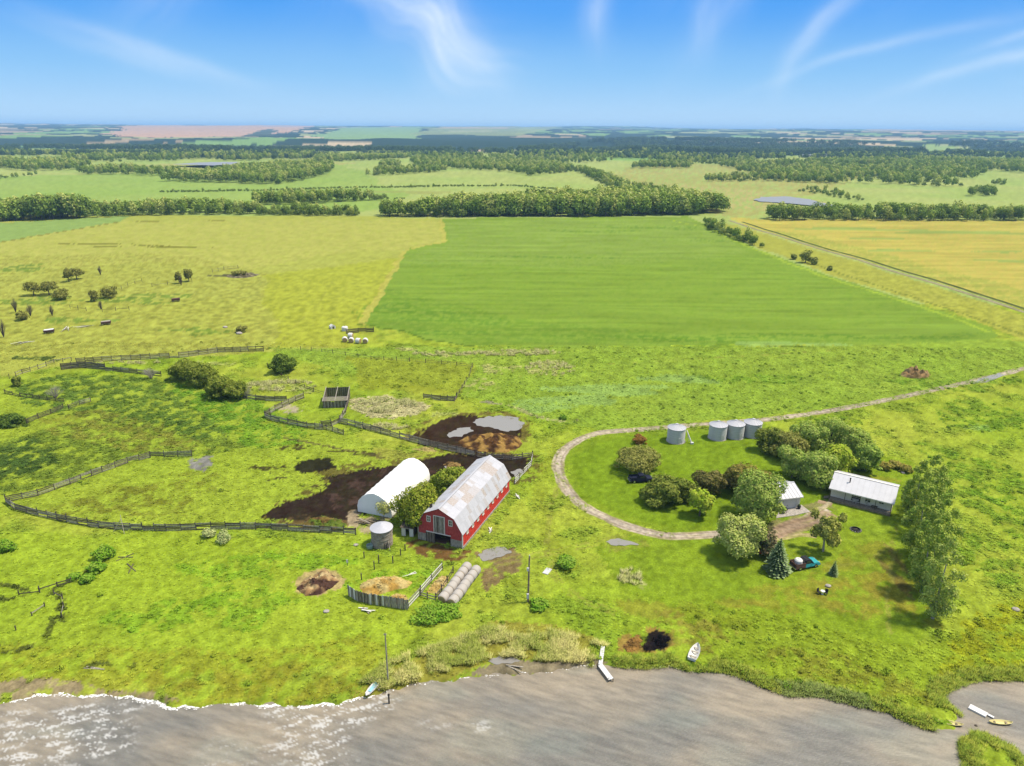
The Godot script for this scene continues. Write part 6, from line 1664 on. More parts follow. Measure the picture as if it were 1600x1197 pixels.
func build_fences() -> void:
	var tight := {"rails": 5, "h": 1.45, "board": 0.22, "broken": 0.06}
	fence("grey board fence along the near side of the big left corral", [-99.44, -123.75, -95.77, -121.05, -90.11, -118.95, -83.29, -116.7, -76.21, -114.74, -69.88, -113.94, -63.34, -113.8, -55.41, -114.57, -47.17, -114.68, -41.14, -114.31, -35.08, -113.73, -28.33, -112.94], tight)
	fence("grey rail fence climbing the far side of the big left corral", [-99.61, -124, -94.97, -126.67, -91.46, -131.64, -87.88, -137.24, -84.63, -141.65, -81.12, -144.63, -72.12, -145.44], {"rails": 4, "h": 1.4, "board": 0.2})
	fence("long grey board fence across the top of the corrals", [-136.37, -211.51, -129.5, -213.62, -118.47, -215.86, -107.23, -218.14, -97.14, -223.96, -82.54, -225.74], tight.merged({"h": 1.8}, true))
	fence("solid weathered windbreak fence behind the dead round shrub", [-137.39, -205.2, -135.02, -206.48, -130.91, -207.19, -124.09, -205.49], {"rails": 6, "h": 2.0, "board": 0.3, "broken": 0.0, "m": [M.grey_wood_dark, M.grey_wood]})
	fence("low grey fence running into the corral grove", [-123.76, -204.88, -112.64, -202.12, -104.5, -199.94], tight)
	fence("broken rail fence up to the far left corral corner", [-147.54, -196.72, -146.81, -201.38, -144.7, -205.65, -143.29, -211.35, -139.46, -214.05], {"rails": 3, "broken": 0.4})
	fence("half-fallen dark rails at the lower edge of the old pen", [-140.63, -184.51, -134.8, -182.12, -128.38, -180.28, -120.43, -178.03], {"rails": 3, "h": 1.1, "broken": 0.25, "m": [M.grey_wood_dark, M.post]})
	fence("dark overgrown fence stretch in the left meadow", [-121.01, -163.46, -120.24, -166.8, -118.86, -169.85, -117.86, -173.43], {"rails": 4, "h": 1.3, "m": [M.grey_wood_dark, M.post]})
	fence("short broken fence stretch ending at the old pen", [-116.1, -173.01, -115.1, -176.25, -113.54, -178.64], {"rails": 3, "broken": 0.3})
	fence("grey fence from the grove to the small pen", [-75.36, -182.79, -69.79, -180.94, -64.28, -180.07, -61.31, -180.62], tight)
	fence("grey board fence round the small pen beside the board shed", [-57.18, -182.65, -58.75, -180.18, -62.08, -173.12, -63.31, -168.7, -61, -166.61, -56.06, -164.21, -50.61, -161.87, -46.37, -160.75], tight.merged({"h": 1.6}, true))
	fence("grey fence from the board shed to the chute", [-43.99, -177.14, -43.29, -171.69, -43.41, -165.67, -44.91, -163.18, -47.34, -162.73], tight.merged({"h": 1.6}, true))
	fence("long pale board fence from the chute to the manure slough", [-43.31, -165.26, -38.94, -162.88, -34.52, -160.57, -29.31, -157.56, -24.27, -154.64, -19.38, -151.82, -14.68, -149.43, -8.31, -146.46], tight.merged({"h": 1.6, "m": [M.grey_wood_pale, M.grey_wood]}, true))
	fence("low chute rails below the small pen", [-47.46, -161.93, -43.83, -160.01, -40.65, -157.74], {"rails": 4, "h": 1.3})
	fence("rail fence behind the barn's far end", [-7.86, -146.14, -3.91, -144.87, 0.12, -144.61, 4.76, -146.01], {"rails": 3, "h": 1.4, "m": [M.grey_wood_pale, M.tan_board]})
	fence("white plank fence at the barn's rear right corner", [4.76, -146.01, 4.37, -141.77, 2.62, -137.72, 0.68, -133], {"rails": 3, "h": 1.4, "m": [M.white_paint, M.grey_wood_pale], "broken": 0.0})
	fence("thin fence line down to the board shed", [-76.22, -210.29, -68.88, -200.7, -62.75, -194.02, -55.89, -187.75, -51.89, -184.76], {"rails": 2, "h": 1.1, "gap": 4.0, "m": [M.grey_wood_dark], "board": 0.1})
	fence("thin wire fence across the back of the paddock", [-70.7, -227.47, -59.2, -224.14, -45.41, -218.21, -32.71, -215.82, -22.27, -213.43, -12.41, -210.44], {"rails": 2, "h": 1.2, "gap": 4.5, "m": [M.grey_wood], "board": 0.05})
	fence("thin wire fence at the paddock's right end", [-12.41, -210.44, -12.83, -200.72, -14.25, -190.69, -15.34, -183.47], {"rails": 2, "h": 1.2, "gap": 4.0, "m": [M.grey_wood], "board": 0.05})
	fence("short grey board fence at the paddock's lower right corner", [-24.28, -182.81, -19.56, -181.43, -15.68, -181.02, -15.17, -183.48], tight)
	fence("old post fence slanting across the left pasture", [-176.08, -301.7, -177.3, -311.8, -178.56, -325.5, -177.1, -335.8], {"rails": 1, "gap": 6.0, "h": 1.6, "m": [M.post], "board": 0.08})
	fence("row of posts on the rise below the thin pair of trees", [-166.78, -324.4, -162.38, -330.3, -157.72, -333.5, -154.23, -338.1], {"rails": 1, "gap": 6.0, "h": 1.6, "m": [M.grey_wood], "board": 0.08})
	fence("low post row in the middle of the left pasture", [-179.64, -281.78, -171.44, -278.78, -164.53, -277.92, -154.98, -280.33], {"rails": 1, "gap": 5.0, "h": 1.5, "m": [M.post], "board": 0.08})
	fence("post row above the left pasture's stony patch", [-154.13, -362.5, -150.98, -369.7, -145.03, -373.6], {"rails": 2, "gap": 5.0, "h": 1.8, "m": [M.grey_wood], "board": 0.1})
	fence("dark corral rail beside the hay feeder bales", [-59.94, -247.47, -55.93, -249.29, -50.53, -250.3], {"rails": 5, "h": 1.7, "gap": 3.0, "m": [M.grey_wood_dark, M.post], "board": 0.25})
	fence("old low fence line in the lower left field", [-80.27, -93.73, -77.8, -94.57, -74.99, -95.26, -73.07, -96.8, -71.51, -98.02], {"rails": 2, "h": 0.9, "gap": 2.4, "broken": 0.3, "m": [M.grey_wood_dark]})
	fence("stub of old fence bending toward the lake", [-75.2, -95.6, -72.37, -94.8, -70.38, -93.68, -68.86, -91.47, -67.79, -89.2], {"rails": 1, "h": 0.9, "gap": 2.2, "broken": 0.2})
	fence("fallen fence line at the left edge above the shore", [-72.82, -82.79, -72.81, -86.23, -72.6, -89.59, -72, -91.75], {"rails": 1, "h": 0.7, "gap": 2.6, "broken": 0.4})
	board_fence("curved pale and dark board fence in front of the straw heap", [-25.84, -95.16, -24.11, -93.71, -21.95, -92.94, -19.67, -92.49, -17.61, -92.04, -15.76, -91.59], 2.0, [M.grey_wood_pale, M.grey_wood, M.grey_wood_pale, M.grey_wood_dark, M.white_paint])
	fence("three-rail plank fence between straw heap and bales", [-15.83, -92.06, -14.36, -95.46, -13, -98.88, -11.54, -102.32], {"rails": 3, "h": 1.5, "gap": 3.2, "broken": 0.0, "m": [M.grey_wood_pale, M.white_paint], "board": 0.22})
	fence("dark low rail closing the straw pen", [-14.32, -95.13, -13.13, -94.48, -11.75, -93.85], {"rails": 2, "h": 1.0, "broken": 0.0, "m": [M.grey_wood_pale]})
	fence("rail fence between straw pen and round bales", [-11.78, -94.17, -11.06, -96.16, -10.36, -98.73, -9.64, -101.42], {"rails": 2, "h": 1.2, "broken": 0.0, "gap": 2.2, "m": [M.grey_wood, M.grey_wood_dark]})
	for a in [[Vector2(-25.35, -105.57), 1.2], [Vector2(-22.96, -102.18), 1.6], [Vector2(-22.54, -104.06), 1.6], [Vector2(-20.14, -104.09), 1.4], [Vector2(-19.17, -106.43), 1.3], [Vector2(-18.62, -108.03), 1.2], [Vector2(-24.53, -99.27), 1.2]]:
		var o := thing("fence_post", "dark weathered post standing alone below the old bin", "post", on(a[0]), 0.0, "lone posts below the old grain bin")
		box("shaft", o, Vector3(0.16, a[1] + 0.3, 0.16), Vector3(0, (a[1] - 0.3) * 0.5, 0), M.post, Vector3(0.03, 0.4, 0.02))
		box("cap", o, Vector3(0.2, 0.05, 0.2), Vector3(0.02, a[1], 0), M.grey_wood_dark, Vector3(0.03, 0.4, 0.02))

# ---------------------------------------------------------------- small things
# side profile (x forward, y up) swept across a width that narrows at the top
func car_shell(profile: Array, half: float, tuck: float, y_tuck: float) -> ArrayMesh:
	var poly := pts(profile)
	var s := Soup.new()
	var cw := Geometry2D.is_polygon_clockwise(poly)
	var t := Geometry2D.triangulate_polygon(poly)
	var off := func(p: Vector2, side: float) -> Vector3: return Vector3(p.x, p.y, side * (half - tuck * maxf(0.0, p.y - y_tuck)))
	for i in range(0, t.size(), 3):
		for side in [-1.0, 1.0]:
			s.tri(off.call(poly[t[i]], side), off.call(poly[t[i + 1]], side), off.call(poly[t[i + 2]], side), Vector3(0, 0.15, side).normalized())
	for i in poly.size():
		var a := poly[i]
		var b := poly[(i + 1) % poly.size()]
		var n := Vector3(b.y - a.y, a.x - b.x, 0).normalized() * (-1.0 if cw else 1.0)
		s.tri(off.call(a, -1.0), off.call(b, -1.0), off.call(b, 1.0), n)
		s.tri(off.call(a, -1.0), off.call(b, 1.0), off.call(a, 1.0), n)
	return s.done()

func add_wheel(o: Node3D, at: Vector3, r: float) -> void:
	var w := Node3D.new()
	w.name = "wheel"
	o.add_child(w, true)
	w.position = at
	w.rotation.x = PI * 0.5
	mesh_node("tyre", lathe([Vector2(r * 0.6, -0.11), Vector2(r * 0.93, -0.11), Vector2(r, -0.07), Vector2(r, 0.07), Vector2(r * 0.93, 0.11), Vector2(r * 0.6, 0.11)], 20), M.rubber, w)
	mesh_node("rim", lathe([Vector2(0, -0.1), Vector2(r * 0.6, -0.09), Vector2(r * 0.6, 0.09), Vector2(0, 0.1)], 14), M.chrome, w)

func pickup(called: String, label: String, at: Vector2, heading: float, paint: Material, cab: Material, bed: Material) -> Node3D:
	var o := thing(called, label, "truck", on(at, 0.03), heading)
	mesh_node("body", car_shell([-2.5, 0.42, -2.5, 0.95, -0.55, 0.95, -0.55, 0.42], 0.92, 0.05, 0.6), bed, o)
	mesh_node("hood", car_shell([-0.55, 0.42, -0.55, 1.0, 0.95, 1.02, 1.9, 0.96, 2.3, 0.86, 2.45, 0.62, 2.42, 0.4], 0.92, 0.2, 0.7), paint, o)
	mesh_node("cab", car_shell([-0.62, 0.98, -0.5, 1.6, -0.3, 1.68, 0.35, 1.68, 0.55, 1.62, 1.05, 1.0], 0.86, 0.24, 1.0), cab, o)
	var glass := mesh_node("windshield", car_shell([0.6, 1.56, 0.64, 1.58, 1.1, 1.03, 1.04, 1.03], 0.8, 0.22, 1.0), M.glass_dark, o)
	mesh_node("rear_window", car_shell([-0.64, 1.1, -0.56, 1.55, -0.52, 1.55, -0.6, 1.1], 0.66, 0.2, 1.0), M.glass_dark, o)
	for s in [-1, 1]:
		slab("side_window", o, pts([-0.42, 1.08, 0.9, 1.08, 0.45, 1.55, -0.35, 1.55]), 0.03, M.glass_dark, Vector3(0, 0.0, s * 0.81 + 0.015))
		box("bed_side", o, Vector3(1.95, 0.34, 0.09), Vector3(-1.53, 1.08, s * 0.84), bed)
		add_wheel(o, Vector3(1.55, 0.36, s * 0.84), 0.36)
		add_wheel(o, Vector3(-1.6, 0.36, s * 0.84), 0.36)
		box("headlight", o, Vector3(0.06, 0.16, 0.28), Vector3(2.42, 0.72, s * 0.6), M.white)
		box("mirror", o, Vector3(0.1, 0.16, 0.2), Vector3(0.75, 1.12, s * 1.0), M.black_metal)
	box("tailgate", o, Vector3(0.08, 0.36, 1.6), Vector3(-2.5, 1.08, 0), bed)
	box("front_bumper", o, Vector3(0.16, 0.2, 1.8), Vector3(2.46, 0.46, 0), M.chrome)
	box("rear_bumper", o, Vector3(0.16, 0.18, 1.8), Vector3(-2.6, 0.5, 0), M.chrome)
	return o

# open boat: stations along x, each [x, half width, keel y, rim y]
func hull(called: String, o: Node3D, stations: Array, m: Material, inside: Material) -> void:
	var p := PackedVector3Array()
	var q := PackedVector3Array()
	for s in stations:
		for k in 9:
			var u := k / 8.0 * 2.0 - 1.0
			var y: float = lerpf(s[2], s[3], pow(absf(u), 1.8))
			p.append(Vector3(s[0], y, u * s[1]))
			q.append(Vector3(s[0] * 0.97, y + 0.04, u * s[1] * 0.92))
	mesh_node(called, grid_mesh(p, 9), m, o)
	mesh_node("lining", grid_mesh(q, 9), inside, o)
	var st := SurfaceTool.new()
	for side in [0, 8]:
		var path := []
		var rad := []
		for i in stations.size():
			path.append(p[i * 9 + side])
			rad.append(0.035)
		st.append_from(tube(path, rad, 5), 0, Transform3D.IDENTITY)
	mesh_node("gunwale", st.commit(), m, o)

func heap(called: String, label: String, cat: String, a: Array, height: float, tones: Array, lumps := 0.35, group := "") -> void:
	var poly := pts(a)
	var ce := Vector2.ZERO
	for q in poly: ce += q
	ce /= poly.size()
	var curve := Curve2D.new()
	for i in poly.size() + 1:
		var t := (poly[(i + 1) % poly.size()] - poly[(i + poly.size() - 1) % poly.size()]) / 6.0
		curve.add_point(poly[i % poly.size()], -t, t)
	var o := thing(called, label, cat, on(ce), 0.0, group)
	var p := PackedVector3Array()
	var cs := PackedColorArray()
	var seg := 64
	var rings := 22
	for r in rings + 1:
		var f := float(r) / rings
		for k in seg:
			var q := ce.lerp(curve.sample_baked(curve.get_baked_length() * k / seg), maxf(f, 0.004) * (1.0 + 0.06 * n_fine.get_noise_2d(k * 3.0, ce.x)))
			var lump := 1.0 + lumps * (1.5 * n_fine.get_noise_2d(q.x * 0.8, q.y * 0.8) + 1.5 * n_mid.get_noise_2d(q.x * 3.0, q.y * 3.0))
			var y := height * pow(1.0 - f * f, 0.8) * lump - 0.12 * f
			p.append(Vector3(q.x - ce.x, y, q.y - ce.y))
			var c: Color = (tones[0] as Color).lerp(tones[1], clampf(0.5 + 1.6 * n_mid.get_noise_2d(q.x * 4.0 + 50.0, q.y * 4.0), 0.0, 1.0))
			if tones.size() > 2: c = c.lerp(tones[2], sstep(0.05, 0.3, n_mid.get_noise_2d(q.x * 3.0 + 9.0, q.y * 3.0) + 0.12))
			var v := 1.0 + 0.5 * n_fine.get_noise_2d(q.x * 2.0, q.y * 2.0)
			cs.append(Color(c.r * v, c.g * v, c.b * v))
	mesh_node("mound", grid_mesh(p, seg, cs, true), M.straw, o)
	# loose clods and stalks lying on it
	var s := Soup.new()
	for i in 420:
		var k := rng.randi() % (seg * rings)
		var b := p[k] + Vector3(rng.randf_range(-0.2, 0.2), 0.02, rng.randf_range(-0.2, 0.2))
		var r := rng.randf_range(0.06, 0.2)
		var c := cs[k] * rng.randf_range(0.7, 1.4)
		var d0 := Vector3(rng.randf() - 0.5, rng.randf() * 0.3, rng.randf() - 0.5).normalized() * r
		var d1 := Vector3(-d0.z, rng.randf() * r * 0.6, d0.x) * 0.6
		s.tri(b - d0, b + d1, b + d0, Vector3.UP, c)
		s.tri(b - d0, b - d1 + Vector3.UP * r * 0.5, b + d0, Vector3.UP, c)
	mesh_node("loose_bits", s.done(), M.straw, o)

func round_bale(label: String, at: Vector3, turn: float, group: String, r := 0.76, len := 1.36, wrap: Material = null) -> void:
	var o := thing("round_bale", label, "bale", at, turn, group)
	var b := Node3D.new()
	var prof := []
	for k in 9:
		var f := k / 8.0
		prof.append(Vector2(r * [0.86, 0.97, 1.0, 0.99, 1.0, 0.99, 1.0, 0.97, 0.86][k], (f - 0.5) * len))
	var side := mesh_node("wrap", lathe(prof, 24), wrap if wrap else M.wrap, o, Vector3(0, r * 0.96, 0))
	side.rotation.x = PI * 0.5
	for s in [-1, 1]:
		var face := mesh_node("end_face", lathe([Vector2(r * 0.86, 0.0), Vector2(r * 0.78, 0.04), Vector2(r * 0.5, 0.07), Vector2(0, 0.06)], 20), M.hay, o, Vector3(0, r * 0.96, s * len * 0.5))
		face.rotation.x = PI * 0.5 * s
	b.free()

func planks(label: String, at: Vector2, n: int, len: float, m: Array, spread := 0.8, cat := "planks") -> void:
	var o := thing("plank_pile", label, cat, on(at), rng.randf() * TAU)
	for i in n:
		var t := rng.randf_range(-0.6, 0.6)
		var c := Vector3(rng.randf_range(-spread, spread), 0.06 + 0.05 * i, rng.randf_range(-spread, spread) * 0.5)
		var d := Vector3(cos(t), rng.randf_range(-0.02, 0.03), sin(t)) * len * rng.randf_range(0.35, 0.55)
		bar("plank", o, c - d, c + d, 0.16, 0.05, m[i % m.size()])

func boulder_mesh(seed_: int) -> ArrayMesh:
	var p := PackedVector3Array()
	for i in 7:
		var a := PI * (i / 6.0 - 0.5)
		for j in 10:
			var t := TAU * j / 10.0
			var d := Vector3(cos(a) * cos(t), sin(a) * 0.7, cos(a) * sin(t))
			p.append(d * (1.0 + 0.3 * n_warp.get_noise_3d(d.x * 60.0 + seed_ * 40.0, d.y * 60.0, d.z * 60.0)))
	return grid_mesh(p, 10, PackedColorArray(), true)

func build_small_things() -> void:
	# two rows of round bales
	var nth := ["front", "second", "third", "fourth", "fifth", "sixth", "rearmost"]
	for row in 2:
		var a: Vector2 = [Vector2(-10.53, -93.7), Vector2(-8.85, -92.92)][row]
		var b: Vector2 = [Vector2(-7.41, -101.81), Vector2(-5.86, -100.92)][row]
		var f := (b - a).normalized()
		for i in 7:
			var q := a.lerp(b, i / 6.0)
			round_bale("%s round bale of the %s row beside the straw pen" % [nth[i], ["left", "right"][row]], on(q) + Vector3(rng.randf_range(-0.06, 0.06), 0, 0), atan2(f.x, f.y) + rng.randf_range(-0.04, 0.04), "round bales in two rows", 0.8 + 0.04 * rng.randf(), 1.36)
	# bales by the far feeder
	for a in [[Vector2(-58.21, -237.67), 0.2, "leftmost of the pale bales at the crop corner"], [Vector2(-55.83, -236.94), 0.1, "second pale bale from the left at the crop corner"], [Vector2(-53.24, -236.22), 1.2, "third pale bale from the left at the crop corner"], [Vector2(-50.81, -236.28), 0.1, "rightmost of the pale bales at the crop corner"]]:
		round_bale(a[2], on(a[0]), a[1], "pale bales at the crop corner", 0.95, 1.6, M.white)
	round_bale("upper pale bale behind the row at the crop corner", on(Vector2(-57.26, -242.53)), 1.4, "pale bales at the crop corner", 0.95, 1.6, M.white)
	var drum := thing("water_tank", "white tank beside the dark rail at the crop corner", "tank", on(Vector2(-61.36, -251.76)))
	mesh_node("shell", lathe([Vector2(1.1, 0), Vector2(1.15, 0.1), Vector2(1.15, 1.3), Vector2(0.9, 1.6), Vector2(0.25, 1.75), Vector2(0, 1.75)], 20), M.white, drum)
	mesh_node("cap", lathe([Vector2(0.25, 1.75), Vector2(0.25, 1.85), Vector2(0, 1.86)], 12), M.black_metal, drum)
	var calf := thing("calf_hut", "small white hut with a dark opening near the crop corner", "hut", on(Vector2(-66.19, -254.3)), 0.6)
	slab("front_panel", calf, pts([-0.9, 0, -0.35, 0, -0.35, 0.9, 0.35, 0.9, 0.35, 0, 0.9, 0, 0.9, 0.9, 0.4, 1.4, -0.4, 1.4, -0.9, 0.9]), 0.06, M.white)
	for s in [-1, 1]: box("side_panel", calf, Vector3(0.06, 0.9, 1.9), Vector3(s * 0.9, 0.45, -1.0), M.white)
	for s in [-1, 1]: box("roof_panel", calf, Vector3(1.05, 0.06, 2.0), Vector3(s * 0.5, 1.17, -0.98), M.white, Vector3(0, 0, -s * 0.62))
	box("rear_panel", calf, Vector3(1.74, 0.9, 0.06), Vector3(0, 0.45, -1.98), M.white)
	# heaps
	heap("straw_heap", "golden straw heap behind the curved board fence", "heap", [-24.73, -97.7, -23.48, -99.28, -21.03, -100.38, -18.32, -100.05, -15.91, -98.67, -16.35, -97.28, -19.08, -96.24, -21.61, -94.88, -23.67, -95.52], 1.0, [Color(0.47, 0.373, 0.156), Color(0.388, 0.239, 0.0597)], 0.3)
	heap("straw_heap", "small straw heap at the right end of the board fence", "heap", [-19.4, -94.41, -18.16, -95.58, -16.43, -94.94, -16.01, -93.32, -17.53, -92.83], 0.7, [Color(0.47, 0.365, 0.147), Color(0.373, 0.227, 0.0597)], 0.3)
	heap("straw_heap", "straw bedding inside the rail pen beside the bales", "heap", [-13.71, -95.96, -12.77, -98.71, -11.51, -100.85, -9.99, -100.51, -10.41, -98.04, -11.59, -95.32], 0.45, [Color(0.479, 0.388, 0.179), Color(0.404, 0.282, 0.0891)], 0.3)
	heap("manure_heap", "tan and brown manure heap alone on the grass", "heap", [-34.64, -96.73, -34.08, -99.16, -32.33, -101.33, -29.72, -101.18, -27.78, -99.23, -28.76, -97.14, -30.3, -95.11, -32.65, -94.75], 1.0, [Color(0.444, 0.343, 0.179), Color(0.263, 0.156, 0.0735), Color(0.0706, 0.0389, 0.0295)], 0.6)
	heap("manure_heap", "wet brown straw heap beside the slough", "heap", [-12.83, -154.47, -9.23, -158.29, -3.04, -159.16, 1.94, -156.96, 2.35, -151.83, -1.36, -148.27, -7.26, -148.86, -11.23, -150.89], 1.4, [Color(0.11, 0.0571, 0.0216), Color(0.0452, 0.0246, 0.0151), Color(0.282, 0.174, 0.0521)], 0.4)
	heap("earth_heap", "tan earth heap beside the upper track", "heap", [117.97, -204.68, 121.69, -209.62, 125.1, -211.58, 127.32, -209.75, 128.83, -206.71, 125.65, -203.07, 120.26, -202.37], 1.6, [Color(0.343, 0.244, 0.118), Color(0.244, 0.156, 0.0706), Color(0.134, 0.0958, 0.0452)], 0.7)
	heap("earth_heap", "low brown compost heap along the corral fence", "heap", [-40.05, -115.45, -38.67, -118.23, -36, -119.69, -32.01, -118.32, -30.3, -116.03, -32.9, -114.42, -37.02, -114.37], 0.8, [Color(0.0958, 0.0546, 0.0261), Color(0.156, 0.118, 0.033), Color(0.0958, 0.138, 0.0216)], 0.6)
	heap("ash_heap", "black burnt heap with orange edge near the shore", "heap", [19.02, -84.54, 20.95, -85.94, 23.26, -86.24, 23.78, -85.13, 22.76, -83.76, 20.55, -82.8, 19.13, -83.05], 0.5, [Color(0.0108, 0.009, 0.0108), Color(0.0261, 0.0188, 0.0163), Color(0.00662, 0.00592, 0.00737)], 0.9)
	heap("straw_heap", "orange-tan rotting straw beside the burnt heap", "heap", [15.56, -83.69, 17.09, -85.34, 19.16, -86.48, 19.25, -84.81, 18.56, -82.92, 16.65, -82.37], 0.35, [Color(0.263, 0.147, 0.0409), Color(0.156, 0.0891, 0.0278)], 0.8)
	heap("stone_heap", "pale stone heap in the upper pasture", "heap", [-144.45, -352.7, -142.17, -359.5, -133.1, -361.6, -127.21, -356.7, -130.67, -349.9, -137.92, -348.1], 0.8, [Color(0.205, 0.179, 0.114), Color(0.0795, 0.0706, 0.0409)], 0.8)
	heap("straw_heap", "low pale straw litter on the slough fence line", "heap", [-15.45, -142.1, -13.58, -143.41, -10.93, -142.17, -11.59, -139.65, -14.1, -139.61], 0.7, [Color(0.263, 0.179, 0.065), Color(0.134, 0.0795, 0.0312)], 0.7)
	# vehicles
	var dark_truck := pickup("pickup_truck", "dark navy pickup truck parked against the thicket", Vector2(27.38, -134.84), 0.12, M.navy, M.navy, M.navy)
	var teal := pickup("pickup_truck", "teal-nosed old pickup with a dark cab and a white tank in its bed", Vector2(50.18, -103.99), 0.32, M.teal, M.black_metal, M.brown)
	var tank := thing("bed_tank", "white plastic tank riding in the teal pickup's bed", "tank", teal.transform * Vector3(-1.45, 0.97, 0), teal.rotation.y)
	mesh_node("shell", lathe([Vector2(0.0, 0.0), Vector2(0.62, 0.0), Vector2(0.68, 0.08), Vector2(0.68, 0.6), Vector2(0.5, 0.8), Vector2(0.15, 0.86), Vector2(0, 0.86)], 20), M.white, tank)
	mesh_node("cap", lathe([Vector2(0.15, 0.86), Vector2(0.15, 0.93), Vector2(0, 0.94)], 12), M.white_paint, tank)
	# boats and landing stages
	var rb := thing("rowboat", "white rowboat drawn up on the grass of the shore", "boat", on(Vector2(26.13, -82.07), 0.06), deg_to_rad(62.0))
	hull("hull", rb, [[-1.6, 0.58, 0.12, 0.5], [-0.8, 0.68, 0.03, 0.5], [0.3, 0.66, 0.0, 0.52], [1.1, 0.46, 0.05, 0.58], [1.65, 0.18, 0.25, 0.66], [1.8, 0.02, 0.5, 0.7]], M.white, M.white_paint)
	box("transom", rb, Vector3(0.06, 0.42, 1.1), Vector3(-1.6, 0.34, 0), M.white)
	for x in [-1.0, 0.1, 0.95]: box("thwart", rb, Vector3(0.24, 0.04, 1.1 if x < 0.5 else 0.8), Vector3(x, 0.4, 0), M.grey_wood_pale)
	var kb := thing("paddle_board", "white and pale blue paddle board lying at the reed edge", "board", on(Vector2(-18.14, -75.16), 0.12), deg_to_rad(66.0))
	hull("hull", kb, [[-1.6, 0.05, 0.06, 0.16], [-1.3, 0.3, 0.02, 0.16], [-0.5, 0.42, 0.0, 0.16], [0.5, 0.42, 0.0, 0.16], [1.3, 0.28, 0.02, 0.17], [1.65, 0.04, 0.1, 0.2]], M.white, M.white)
	box("deck_pad", kb, Vector3(1.7, 0.05, 0.5), Vector3(0, 0.15, 0), M.sky_blue)
	for a in [[Vector2(55.62, -70.19), -0.25, "pale yellow canoe beached on the grassy spit"], [Vector2(62.03, -70.34), -0.06, "pale yellow canoe afloat in the inlet"]]:
		var cn := thing("canoe", a[2], "canoe", Vector3(a[0].x, LAKE_Y - 0.02 if a[0].x > 52.0 else maxf(ground_y(a[0].x, a[0].y), LAKE_Y) + 0.02, a[0].y), a[1])
		hull("hull", cn, [[-1.45, 0.02, 0.22, 0.36], [-1.1, 0.22, 0.06, 0.3], [-0.4, 0.36, 0.0, 0.27], [0.4, 0.36, 0.0, 0.27], [1.1, 0.22, 0.06, 0.3], [1.45, 0.02, 0.22, 0.36]], M.yellow, M.yellow)
		for x in [-0.7, 0.7]: box("seat", cn, Vector3(0.2, 0.03, 0.5), Vector3(x, 0.2, 0), M.tan_board)
	var fd := thing("floating_dock", "white floating dock section in the inlet", "dock", Vector3(Vector2(60.43, -72.22).x, LAKE_Y, Vector2(60.43, -72.22).y), -deg_to_rad(48.0))
	for i in 7: box("deck_board", fd, Vector3(0.26, 0.05, 0.95), Vector3(-0.95 + i * 0.29, 0.2, 0), M.white)
	for s in [-1, 1]: box("float", fd, Vector3(2.0, 0.28, 0.24), Vector3(-0.08, 0.04, s * 0.34), M.white_paint)
	box("cleat_board", fd, Vector3(0.7, 0.05, 0.35), Vector3(1.3, 0.16, -0.25), M.white)
	var dock := thing("boat_dock", "bent white dock reaching from the bank into the lake", "dock", Vector3(Vector2(12.53, -79.77).x, LAKE_Y, Vector2(12.53, -79.77).y))
	var d0 := Vector3(0, 0.45, 0)
	var d1 := Vector3(Vector2(13.31, -83.4).x - Vector2(12.53, -79.77).x, 0.6, Vector2(13.31, -83.4).y - Vector2(12.53, -79.77).y)
	var d2 := Vector3(Vector2(13.69, -77.1).x - Vector2(12.53, -79.77).x, 0.42, Vector2(13.69, -77.1).y - Vector2(12.53, -79.77).y)
	for seg in [[d0, d1, 9, 0.55], [d0, d2, 8, 0.75]]:
		for i in seg[2]:
			var p: Vector3 = (seg[0] as Vector3).lerp(seg[1], (i + 0.5) / seg[2])
			var f := ((seg[1] as Vector3) - (seg[0] as Vector3)).normalized()
			var side: Vector3 = Vector3(-f.z, 0, f.x).normalized() * seg[3] * 0.5
			bar("deck_board", dock, p - side, p + side, (seg[1] as Vector3).distance_to(seg[0]) / seg[2] * 0.94, 0.05, M.white)
		for s in [-1, 1]:
			var f := ((seg[1] as Vector3) - (seg[0] as Vector3)).normalized()
			var side: Vector3 = Vector3(-f.z, 0, f.x).normalized() * seg[3] * 0.42 * s - Vector3.UP * 0.07
			bar("stringer", dock, seg[0] + side, seg[1] + side, 0.06, 0.1, M.grey_wood_pale)
	for q in [d0 + Vector3(-0.4, 0, 0.1), d2 + Vector3(-0.3, 0, -0.1), d2 + Vector3(0.25, 0, 0.0)]: box("pile", dock, Vector3(0.1, 1.6, 0.1), q + Vector3(0, -0.65, 0), M.post)
	for a in [[Vector2(58.72, -69.96), 0.2, "small dark rock breaking the inlet's surface near the spit"], [Vector2(59.84, -68.16), 0.26, "dark rock in the inlet near the grassy islet"]]:
		var rk := mesh_node("shore_rock", boulder_mesh(int(a[0].x)), M.post, self, Vector3(a[0].x, LAKE_Y, a[0].y))
		rk.scale = Vector3.ONE * a[1]
		tag(rk, a[2], "rock")
	# poles
	var up := thing("utility_pole", "tall brown utility pole with two white boxes", "utility pole", on(Vector2(2.76, -93.85)))
	mesh_node("pole", tube([Vector3(0, -0.4, 0), Vector3(0.05, 4.0, 0), Vector3(0.1, 8.3, 0)], [0.17, 0.15, 0.12], 10), M.tan_board, up)
	mesh_node("insulator", lathe([Vector2(0.05, 0), Vector2(0.1, 0.1), Vector2(0.06, 0.25), Vector2(0, 0.26)], 8), M.white, up, Vector3(0.1, 8.3, 0))
	box("meter_box", up, Vector3(0.34, 0.55, 0.26), Vector3(-0.1, 6.1, 0.2), M.white)
	box("switch_box", up, Vector3(0.34, 0.9, 0.3), Vector3(-0.06, 1.2, 0.22), M.white)
